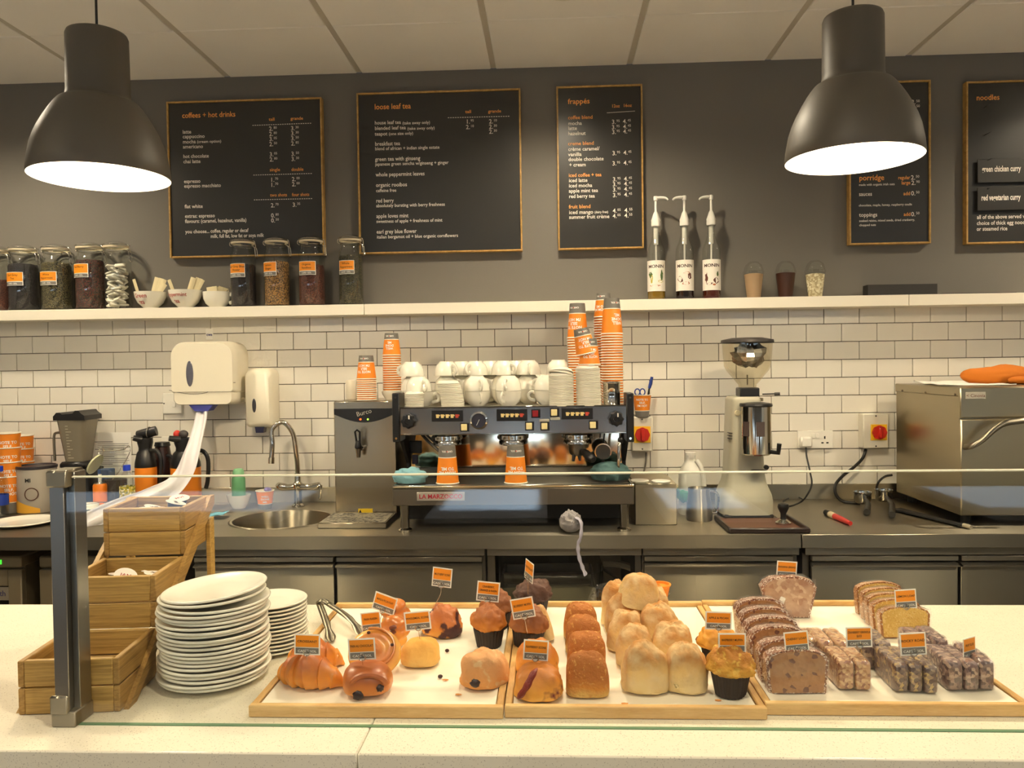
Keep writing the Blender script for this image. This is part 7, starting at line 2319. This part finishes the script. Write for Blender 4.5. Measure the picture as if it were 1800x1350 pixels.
# bowl with green bottle, paper cup, sponge
c = on(419, 888, ZW); c.y = -.16; c.x = at(420, 880, -.16).x
b_ = thing('ceramic_bowl', 'white bowl holding the green bottle beside the sink', 'bowl', (c.x, c.y, ZW + .0005))
a = MB(); a.lathe([(0, .003), (.024, .003), (.024, 0), (.028, 0), (.044, .03), (.052, .060), (.0505, .060), (.042, .032), (.024, .010), (0, .010)], 36); a.obj('bowl_body', CERAM, b_)
gb = thing('green_bottle', 'mint green plastic bottle standing in the white bowl', 'bottle', (c.x + .0, c.y, ZW + .0115))
a = MB(); a.lathe([(0, 0), (.026, 0), (.029, .004), (.029, .115), (.025, .130), (.024, .132)], 28); a.obj('bottle_body', mat('mint green plastic', (104, 168, 120), .45, sub=0), gb)
a = MB(); a.lathe([(.024, .132), (.0245, .136), (.0235, .150), (.018, .160), (0, .163)], 28); a.obj('cap', mat('light mint cap', (128, 186, 138), .45), gb)
c = at(466, 880, -.18); 
paper_up = thing('paper_cup', 'small upright orange paper cup between the green bottle and tap', 'paper cup', (c.x, -.18, ZW + .0005 + .0985 * .82), (PI, 0, 0), 'cup by the sink')
paper_up.scale = (.95, .95, .82)
o = bpy.data.objects.new('cup_body', CUPM['small']); COL.objects.link(o); o.parent = paper_up
lt = MB()
for i, l in enumerate(['WELL', 'DONE', 'ME.']):
    vs, fs = text_geo(l, 'CENTER', .03)
    out = []
    for v in vs:
        z = .034 + i * .0145 - v[1] * .0135
        r = rr + (rb - rr) * z / h + .0007
        an = PI - .35 - v[0] * .0135 / r
        out.append((r * math.sin(an), -r * math.cos(an), z))
    lt.add(out, fs)
lt.obj('cup_lettering', WHITEI, paper_up)
a = MB(); a.blob(.016, .014, .010, lambda d: 1 + .25 * nz(d, 3, 3), 14, 10)
tag(a.obj('crumpled_wrapper', mat('lilac wrapper', (150, 140, 200), .5), loc=(c.x + .012, -.18, ZW + .083)), 'crumpled lilac wrapper in the orange cup by the tap', 'wrapper')
p = on(378, 912, ZW)
a = MB(); a.grid(lambda u, v: Vector(((u - .5) * .11, (v - .5) * .08, .002 + .012 * abs(nz((u * 2.4, v * 2.4, 1), 1, 2)) + .012 * u)), 14, 12)
o = a.obj('dish_cloth', mat('sky blue cloth', (110, 176, 200), .85, bump=.4, bscale=50), loc=(p.x - .02, p.y + .02, ZW + .001)); tag(o, 'sky blue cloth beside the sink, behind the oak box', 'cloth')
md = o.modifiers.new('thick', 'SOLIDIFY'); md.thickness = .002; md.offset = 1
# ================================================================== BLENDER
c = at(134, 850, -.15)
bl = thing('jug_blender', 'jug blender with smoky jar and black lid left of the notice', 'blender', (c.x, -.125, ZW + .0005))
kz_ = lambda py: at(134, py, -.20).z - ZW
zb0, zb1, zl = kz_(815), kz_(741), kz_(722)
a = MB()
def bb(u, v):
    an = 2 * PI * u
    e = 1 / (abs(math.cos(an)) ** 6 + abs(math.sin(an)) ** 6) ** (1 / 6)
    f = 1 - .22 * v ** .7
    return Vector((.094 * f * e * math.cos(an) + .012, .088 * f * e * math.sin(an), .002 + (zb0 - .03) * v))
a.grid(bb, 40, 12, cu=True); a.disc((0, 0, .002), .08, 'z', 24); a.disc((0, 0, zb0 - .028), .066, 'z', 24); a.obj('motor_base', BLACKP, bl, sharp=50)
a = MB(); a.box(-.058, .058, -.058, .058, zb0 - .028, zb0 + .004, .01); a.obj('jar_seat', BLACKP, bl)
a = MB()
def bj(u, v):
    an = 2 * PI * u
    e = 1 / (abs(math.cos(an)) ** 6 + abs(math.sin(an)) ** 6) ** (1 / 6)
    r = .042 + .024 * v
    return Vector((r * e * math.cos(an), r * e * math.sin(an), zb0 + .004 + (zb1 - zb0) * v))
a.grid(bj, 40, 8, cu=True); a.disc((0, 0, zb0 + .006), .05, 'z', 20); a.obj('jar', hazemat('smoky jar plastic', (132, 124, 106), .80, .25), bl, sharp=50)
a = MB()
for i in range(12):
    z = zb0 + .02 + (zb1 - zb0) * .07 * i
    r = .042 + .024 * (z - zb0) / (zb1 - zb0)
    a.box(-.020, -.008 if i % 3 else .004, -r - .0012, -r - .0004, z, z + .0018)
a.obj('scale_marks', mat('pale scale ink', (196, 186, 160), .6), bl)
a = MB(); a.tube(catmull([(-.060, 0, zb1 - .055), (-.098, 0, zb1 - .055), (-.110, 0, zb1 - .065), (-.112, 0, zb1 - .10), (-.110, 0, zb1 - .18)], 5), .0055, 8); a.obj('handle', STEELV, bl)
a = MB(); a.prism([(-.070, zb1 + .004), (.070, zb1 + .004), (.070, zb1 + .024), (.055, zb1 + .034), (.045, zb1 + .046), (.028, zb1 + .046), (.018, zb1 + .034), (-.03, zb1 + .030), (-.04, zb1 + .038), (-.056, zb1 + .038), (-.064, zb1 + .028), (-.070, zb1 + .022)], -.068, .068, 'xz'); a.obj('jar_lid', BLACKP, bl)
# ================================================================== ORANGE TAKEAWAY TUBS (upright cups, mouth up)
def upcup(label, px, py, Y, kind='big', group='orange paper cups stacked upright at the left end', s=1.12, lines=LN, dz=None, tilt=0.0):
    """py is the mouth"""
    rr, rb, h, gh = CUPS[kind]
    c = at(px, py, Y)
    t = thing('paper_cup', label, 'paper cup', (c.x, Y, c.z if dz is None else dz), (PI, tilt, 0), group)
    t.scale = (s, s, s)
    o = bpy.data.objects.new('cup_body', CUPM[kind]); COL.objects.link(o); o.parent = t
    lt = MB()
    for i, l in enumerate(lines):
        vs, fs = text_geo(l, 'CENTER', .03)
        out = []
        for v in vs:
            z = .040 + i * .015 - v[1] * .0145
            r = rr + (rb - rr) * z / h + .0007
            an = PI - .55 - v[0] * .0145 / r
            out.append((r * math.sin(an), -r * math.cos(an), z))
        lt.add(out, fs)
    lt.obj('cup_lettering', WHITEI, t)
    return t
s_ = 1.16
Hc = CUPS['big'][2] * s_
z0_ = ZW + Hc + .001
for i in range(4):
    upcup(('upright orange cup at the foot of the front column by the water bottle', 'upright orange cup, second in the front column at the left edge', 'upright orange cup, third in the front column at the left edge', 'upright orange cup on top of the front column at the left edge')[i], 17, 860, -.24, s=s_, dz=z0_ + i * .062)
for i in range(4):
    upcup(('upright orange cup at the foot of the rear column beside the tin', 'upright orange cup, second in the rear column beside the tin', 'upright orange cup, third in the rear column beside the tin', 'upright orange cup on top of the rear column beside the tin')[i], 42, 860, -.10, s=1.08, dz=ZW + CUPS['big'][2] * 1.08 + .001 + i * .058)
# tin
c = at(66, 880, -.20)
tn = thing('powder_tin', 'large tin with white, yellow and black print half behind the post', 'tin', (c.x, -.20, ZW + .0005))
tH = at(66, 818, -.20).z - ZW
a = MB(); a.lathe([(0, 0), (.076, 0), (.078, .003), (.078, tH - .012)], 40); a.obj('tin_body', mat('grey white tin print', (176, 168, 154), .4), tn)
a = MB(); a.lathe([(.078, tH - .012), (.081, tH - .010), (.081, tH), (.076, tH + .002), (.074, tH - .004), (0, tH - .004)], 40); a.obj('dark_lid', mat('dark tin lid', (46, 40, 44), .4), tn)
a = MB(); a.grid(lambda u, v: Vector((.0788 * math.sin(-1.5 + 2.2 * u), -.0788 * math.cos(-1.5 + 2.2 * u), .002 + v * (.078 - .06 * u))), 24, 4); a.obj('yellow_swoosh', mat('yellow tin print', (222, 164, 50), .45), tn)
a = MB()
vs, fs = text_geo('MI', 'LEFT', .03)
a.add([(.0792 * math.sin(-.02 + v[0] * .024 / .079), -.0792 * math.cos(-.02 + v[0] * .024 / .079), tH * .68 + v[1] * .022) for v in vs], fs); a.obj('tin_lettering', BLACKM, tn)
a = MB(); a.tube([(.0795 * math.sin(.30 + .33 * math.cos(q)), -.0795 * math.cos(.30 + .33 * math.cos(q)), tH * .42 + .026 * math.sin(q)) for q in [i * 2 * PI / 24 for i in range(25)]], .0022, 6); a.obj('ring_emblem', mat('brown emblem', (84, 50, 34), .5), tn)
# water bottle at the left edge
c = at(6, 900, -.30)
wbt = thing('water_bottle', 'clear water bottle with blue cap and label at the left edge', 'bottle', (c.x, -.32, ZW + .0005))
bz = lambda py: at(6, py, -.32).z - ZW
a = MB(); H_ = bz(828); a.lathe([(0, 0), (.030, 0), (.033, .006), (.033, H_ * .62), (.031, H_ * .68), (.033, H_ * .74), (.026, H_ * .90), (.013, H_ * .98), (.013, H_)], 28); a.obj('bottle_body', glassmat('clear bottle plastic', (.93, .95, .97), 1.4, .03, .05), wbt)
a = MB(); a.lathe([(.0155, H_ - .002), (.016, H_), (.016, H_ + .020), (0, H_ + .021)], 20); a.obj('cap', mat('blue bottle cap', (28, 60, 190), .4), wbt)
a = MB(); a.lathe([(.0336, H_ * .25), (.0336, H_ * .48)], 28); a.obj('label', mat('blue bottle label', (24, 56, 150), .4), wbt)
a = MB(); a.lathe([(0, .004), (.030, .004), (.030, H_ * .30), (0, H_ * .30)], 24); a.obj('water', glassmat('bottle water', (.90, .93, .95), 1.33, 0, .02), wbt)
# plate near the worktop edge
c = on(62, 914, ZW)
o = bpy.data.objects.new('dinner_plate', plate_mesh); COL.objects.link(o); o.location = (c.x + .01, -.50, ZW + .0005); o.scale = (1.25, 1.25, 1.1)
tag(o, 'cream plate lying alone on the back worktop at the left', 'plate')
# open clip-top jar with tilted lid
c = at(202, 860, -.28)
oj = thing('open_jar', 'open glass clip-top jar with its lid hanging to the left', 'jar', (c.x, -.28, ZW + .0005))
jH = at(202, 782, -.28).z - ZW
a = MB(); a.lathe([(0, 0), (.048, 0), (.051, .005), (.051, jH * .74), (.046, jH * .86), (.043, jH * .90), (.043, jH)], 32); a.obj('glass_body', GLASS, oj)
a = MB(); a.lathe([(0, .006), (.047, .006), (.047, jH * .50), (0, jH * .52)], 28); a.obj('jar_contents', mat('dark loose contents', (44, 36, 32), .8, bump=.6, bscale=90), oj)
a = MB(); a.lathe([(0, .012), (.036, .012), (.044, .008), (.046, 0), (0, 0)], 30, M=Matrix.Translation((-.072, -.015, jH * .72)) @ Matrix.Rotation(-1.05, 4, 'Y')); a.obj('glass_lid', mat('pale lid', (196, 196, 160), .15), oj)
a = MB(); a.tube([(.044 * math.cos(i * 2 * PI / 24), .044 * math.sin(i * 2 * PI / 24), jH * .93) for i in range(25)], .0017, 6); a.tube(catmull([(.044, 0, jH * .93), (.066, 0, jH * .98), (.072, -.01, jH * .88), (.05, -.045, jH * .66), (.02, -.052, jH * .52)], 5), .002, 6); a.tube(catmull([(-.044, 0, jH * .93), (-.06, 0, jH * .96), (-.062, -.01, jH * .85)], 4), .002, 6); a.obj('wire_clip', wire_m, oj)
# small bottle blue cap
c = at(224, 870, -.36)
sb2 = thing('small_bottle', 'small clear bottle with blue cap and yellow label before the open jar', 'bottle', (c.x, -.36, ZW + .0005))
H_ = at(224, 826, -.36).z - ZW
a = MB(); a.lathe([(0, 0), (.028, 0), (.030, .005), (.030, H_ * .66), (.024, H_ * .86), (.012, H_ * .97), (.012, H_)], 24); a.obj('bottle_body', MATS['clear bottle plastic'], sb2)
a = MB(); a.lathe([(.0145, H_ - .003), (.015, H_), (.0145, H_ + .020), (0, H_ + .021)], 18); a.obj('cap', mat('blue bottle cap', (28, 60, 190)), sb2)
a = MB(); a.lathe([(.0306, H_ * .38), (.0306, H_ * .66)], 24); a.obj('label', speckmat('yellow green label', (196, 176, 60), [(240, 230, 200), (120, 120, 40)], 160, .7), sb2)
# flasks
for i, (px, Y, lab) in enumerate(((257, -.24, 'orange and black insulated jug beside the small bottle'), (327, -.20, 'orange and black insulated jug behind the trailing towel'))):
    c = at(px, 850, Y)
    fl = thing('insulated_jug', lab, 'jug', (c.x, Y, ZW + .0005), group='insulated serving jugs')
    R = .044 if i == 0 else .062
    z1_ = at(px, 821, Y).z - ZW; z2 = at(px, 792, Y).z - ZW; z3 = at(px, 770, Y).z - ZW
    a = MB(); a.lathe([(0, 0), (R * .96, 0), (R, .004), (R, z1_)], 32); a.obj('orange_shell', ORANGE, fl)
    a = MB(); a.lathe([(R, z1_), (R * 1.01, z1_ + .003), (R * .98, z1_ + .02), (R * .78, z2 - .01), (R * .62, z2), (R * .60, z2 + .012), (R * .72, z3 - .02), (R * .70, z3), (0, z3 + .004)], 32); a.obj('black_collar', BLACKP, fl)
    a = MB(); a.tube(catmull([(R * .60, -.01, z2), (R * 1.4, -.02, z2 - .002), (R * 1.75, -.02, z2 - .04), (R * 1.7, -.02, z1_ - .05), (R * 1.55, -.02, z1_ - .09)], 5), .009, 10); a.obj('handle', BLACKP, fl)
    a = MB(); a.tube([(-R * .1, -R * .5, z3 - .005), (-R * .7, -R * .9, z3 + .004)], [.016, .012], 10); a.obj('spout', BLACKP, fl)
    if i == 0:
        a = MB(); a.tube([(-.03, 0, z3 + .012), (.0, 0, z3 + .018), (.045, .01, z3 + .030)], [.020, .022, .021], 14); lo = a.obj('stopper', BLACKP, fl)
        a = MB(); a.tube([(.018 + .001 * math.cos(q), .0235 * math.sin(q), z3 + .0235 + .0235 * math.cos(q)) for q in [j * 2 * PI / 20 for j in range(21)]], .002, 6); a.obj('stopper_ring', wire_m, lo)
    else:
        for (dx, m_) in ((-.034, mat('red stopper', (200, 50, 36), .4)), (-.006, mat('charcoal stopper', (62, 56, 54), .5))):
            a = MB(); a.blob(.016 if dx < -.02 else .021, .016, .018, None, 16, 12, c=(dx, 0, z3 + .016)); a.obj('push_button', m_, fl)
c = at(287, 850, -.13)
fl = thing('dark_jug', 'black insulated jug standing between the two orange ones', 'jug', (c.x, -.13, ZW + .0005))
zz3 = at(287, 785, -.13).z - ZW
a = MB(); a.lathe([(0, 0), (.046, 0), (.048, .004), (.048, zz3 * .70), (.036, zz3 * .86), (.030, zz3)], 28); a.obj('jug_body', mat('very dark brown enamel', (44, 26, 24), .25), fl)
a = MB(); a.lathe([(.030, zz3), (.034, zz3 + .004), (.030, zz3 + .02), (0, zz3 + .022)], 24); a.tube(catmull([(.03, -.02, zz3 * .86), (.06, -.03, zz3 * .80), (.062, -.03, zz3 * .4), (.05, -.03, zz3 * .28)], 5), .007, 10); a.obj('lid_and_handle', BLACKP, fl)
# orange can, blue carton, mug, side plates, spoons
c = at(176, 870, -.34)
oc = thing('orange_can', 'small orange drinks can below the tilted jar lid', 'can', (c.x, -.34, ZW + .0005))
H_ = at(176, 850, -.34).z - ZW
a = MB(); a.lathe([(0, 0), (.022, 0), (.027, .006), (.027, H_ - .008), (.023, H_)], 24); a.obj('can_body', mat('orange can print', (222, 120, 20), .3), oc)
a = MB(); a.lathe([(.023, H_), (.0235, H_ + .002), (.021, H_ + .001), (.020, H_ - .002), (0, H_ - .002)], 24); a.obj('can_end', CHROME, oc)
r_ = rect(181, 824, 192, 880, -.22)
a = MB(); a.box(r_[0] - .012, r_[1] + .012, -.24, -.19, ZW + .0005, r_[3], .003); ct_ = thing('blue_carton', 'narrow blue and white carton behind the orange can', 'carton', ((r_[0] + r_[1]) / 2, -.21, ZW))
a.obj('carton_body', mat('blue carton', (60, 86, 130), .5), ct_, True)
a = MB(); a.box(r_[0] - .008, r_[0] + .008, -.2412, -.2402, r_[3] - .10, r_[3] - .02); a.obj('white_panel', WHITEI, ct_, True)
c = at(150, 895, -.42)
cup('white mug on the worktop, half behind the guard post', (c.x - .005, -.42, ZW + .0005), (0, 0, 2.4), 'white mug on the worktop', 1.12)
c = at(186, 890, -.34)
for i in range(7):
    o = bpy.data.objects.new('dinner_plate', plate_mesh); COL.objects.link(o); o.location = (c.x - .005, -.42, ZW + .0005 + i * .0075); o.scale = (.78, .78, .9)
    tag(o, 'cream saucer in the low stack behind the oak box', 'plate', 'saucers stacked behind the oak box') if i < 6 else tag(o, 'cream saucer carrying two spoons, top of the low stack', 'plate', 'saucers stacked behind the oak box')
for i, an in enumerate((.5, -.35)):
    a = MB(); a.tube([(-.06, 0, 0), (-.02, 0, .002), (.03, 0, .003), (.045, 0, .001), (.062, 0, 0), (.074, 0, .002)], [.0028, .0022, .0026, .006, .011, .004], 10, flat=.35)
    tag(a.obj('teaspoon', STEELD, loc=(c.x - .005, -.42, ZW + .066 + i * .006), rot=(0, 0, an + PI * .1)), ('dark spoon lying lower across the saucers', 'dark spoon crossed over the other on the saucers')[i], 'spoon')
p = at(158, 874, -.30)
a = MB(); a.box(-.06, .05, -.03, .03, 0, .012, .003)
tag(a.obj('blue_packet', mat('blue packet', (70, 104, 170), .5), loc=(p.x, -.28, ZW + .0005), rot=(0, 0, .2)), 'flat blue packet lying behind the white mug', 'packet')

# ================================================================== UNDER THE WORKTOP, LEFT: TWO MACHINES
def under(x0, x1, label, led=False):
    yf = -.60
    m_ = thing('undercounter_machine', label, 'dishwasher', ((x0 + x1) / 2, yf, 0), group='grey machines under the worktop')
    zt = at(20, 978, yf).z
    bm_ = mat('beige grey steel', (146, 132, 104), .45, .3)
    a = MB(); a.box(x0 + .004, x1 - .004, yf + .03, -.06, .05, zt - .03, .003); a.obj('casing', bm_, m_, True)
    for (fx, fy) in ((x0 + .05, yf + .08), (x1 - .05, yf + .08), (x0 + .05, -.12), (x1 - .05, -.12)):
        a = MB(); a.cyl((fx, fy, .0005), (fx, fy, .052), .02, 12); a.obj('foot', BLACKM, m_, True)
    a = MB(); a.box(x0, x1, yf, -.06, zt - .045, zt, .006); a.obj('control_head', bm_, m_, True)
    zd = zt - .052
    fw_ = .055
    a = MB()
    a.box(x0, x0 + fw_, yf, yf + .03, .08, zd, .004); a.box(x1 - fw_, x1, yf, yf + .03, .08, zd, .004); a.box(x0 + fw_, x1 - fw_, yf, yf + .03, zd - .065, zd, .004); a.box(x0 + fw_, x1 - fw_, yf, yf + .03, .08, .16, .004)
    dr = a.obj('door_frame', bm_, m_, True)
    a = MB(); a.box(x0 + fw_, x1 - fw_, yf + .012, yf + .02, .16, zd - .065); a.obj('door_window', mat('black glass', (14, 14, 14), .1), dr, True)
    a = MB(); a.cyl((x1 - .012, yf - .012, zd - .30), (x1 - .012, yf - .012, zd - .14), .005, 8); a.obj('door_handle', STEELV, dr, True)
    if led:
        a = MB(); put_text(a, 'rath', (x1 - fw_ - .066, yf + .0108, zd - .105), .030, 'LEFT', .01); a.obj('label_lettering', mat('navy label ink', (60, 56, 110), .5), dr, True)
        a = MB(); a.box(x1 - fw_ - .10, x1 - fw_ - .004, yf + .0112, yf + .012, zd - .122, zd - .070); a.obj('brand_label', mat('grey label', (150, 140, 124), .5), dr, True)
        q = at(1, 985, yf); a = MB(); a.box(q.x - .03, q.x + .004, yf - .002, yf - .0004, zt - .030, zt - .014); a.obj('display', mat('green display', (60, 230, 50), .5, emit=2.0), m_, True)
    return m_
xa = at(37, 1000, -.60).x
under(xa - .60, xa, 'grey undercounter machine with green display at the left edge', True)
xb_ = at(68, 1000, -.60).x
under(xb_, xb_ + .46, 'grey undercounter machine half hidden by the guard post')

# ================================================================== BIN IN THE OPEN BAY
bx = [at(866, 1000, -.66).x, at(1058, 1000, -.66).x]
bn = thing('steel_bin', 'steel bin lined with a clear bag in the open bay', 'bin', ((bx[0] + bx[1]) / 2, -.5, 0))
zt = at(950, 1030, -.64).z
a = MB(); a.box(bx[0] + .02, bx[1] - .02, -.655, -.645, .12, zt, .003); a.box(bx[0] + .02, bx[0] + .03, -.645, -.30, .12, zt, .003); a.box(bx[1] - .03, bx[1] - .02, -.645, -.30, .12, zt, .003); a.box(bx[0] + .03, bx[1] - .03, -.31, -.30, .12, zt, .003); a.box(bx[0] + .02, bx[1] - .02, -.655, -.30, .12, .13)
a.obj('bin_body', STEELV, bn, True)
a = MB()
Lb, Db = (bx[1] - bx[0]), .36
def bgf2(u, v):
    an = 2 * PI * u
    c_, s_ = math.cos(an), math.sin(an)
    e = 1 / (abs(c_) ** 6 + abs(s_) ** 6) ** (1 / 6)
    k = 1.0 + .05 * math.sin(v * 3) + .03 * nz((c_ * 3, s_ * 3, v * 3), 1, 2)
    z = zt - .07 + (.13 if v < .5 else 0) * (v * 2 if v < .5 else 0) + (.13 - .16 * (v - .5) * 2 if v >= .5 else 0)
    return Vector(((bx[0] + bx[1]) / 2 + c_ * e * Lb / 2 * k, -.48 + s_ * e * Db / 2 * k, z + .012 * nz((c_ * 4, s_ * 4, v * 2), 1, 5)))
a.grid(bgf2, 60, 12, cu=True); a.obj('bin_bag', glassmat('cloudy bin bag', (.80, .80, .74), 1.5, .15, .10), bn, True, 25)
a = MB(); a.cyl((bx[0] + .04, -.64, zt + .028), (bx[1] - .04, -.64, zt + .028), .022, 16)
a.obj('cross_bar', mat('dark bar', (44, 36, 30), .35), bn, True)
# hoses
cable('pale hose curving down beside the bin', [at(1062, 990, -.45), at(1090, 992, -.48), at(1112, 1000, -.50), at(1128, 1015, -.52)], .014, mat('pale hose', (150, 140, 118), .5), 'drain_hose')
cable('thin grey pipe drooping behind the pale hose', [at(1060, 1000, -.30), at(1085, 1018, -.30), at(1098, 1035, -.30), at(1090, 1060, -.30)], .006, mat('grey pipe', (90, 84, 74), .5), 'drain_hose')

# ================================================================== SEATING BEHIND THE CAMERA (seen mirrored in the guard glass)
tabm = mat('white table laminate', (232, 236, 244), .35)
for i, (x0, x1) in enumerate(((-3.6, -1.35), (-.62, -.02), (.55, 1.05), (2.1, 4.2))):
    t = thing('cafe_table', ('long white cafe table under the left shop window', 'small white cafe table left of the window pier', 'small white cafe table right of the window pier', 'long white cafe table under the right shop window')[i], 'table', ((x0 + x1) / 2, -5.3, 0), group='white cafe tables by the windows')
    a = MB(); a.box(x0, x1, -5.75, -4.85, .72, .75, .003); a.obj('table_top', tabm, t, True)
    for xx in ((x0 + .12, x1 - .12) if x1 - x0 > 1 else ((x0 + x1) / 2,)):
        a = MB(); a.cyl((xx, -5.3, .02), (xx, -5.3, .72), .03, 14); a.obj('leg', DARKG, t, True)
        a = MB(); a.lathe([(0, .0005), (.22, .0005), (.22, .012), (.04, .022), (0, .022)], 24, (xx, -5.3, 0)); a.obj('foot_plate', DARKG, t, True)
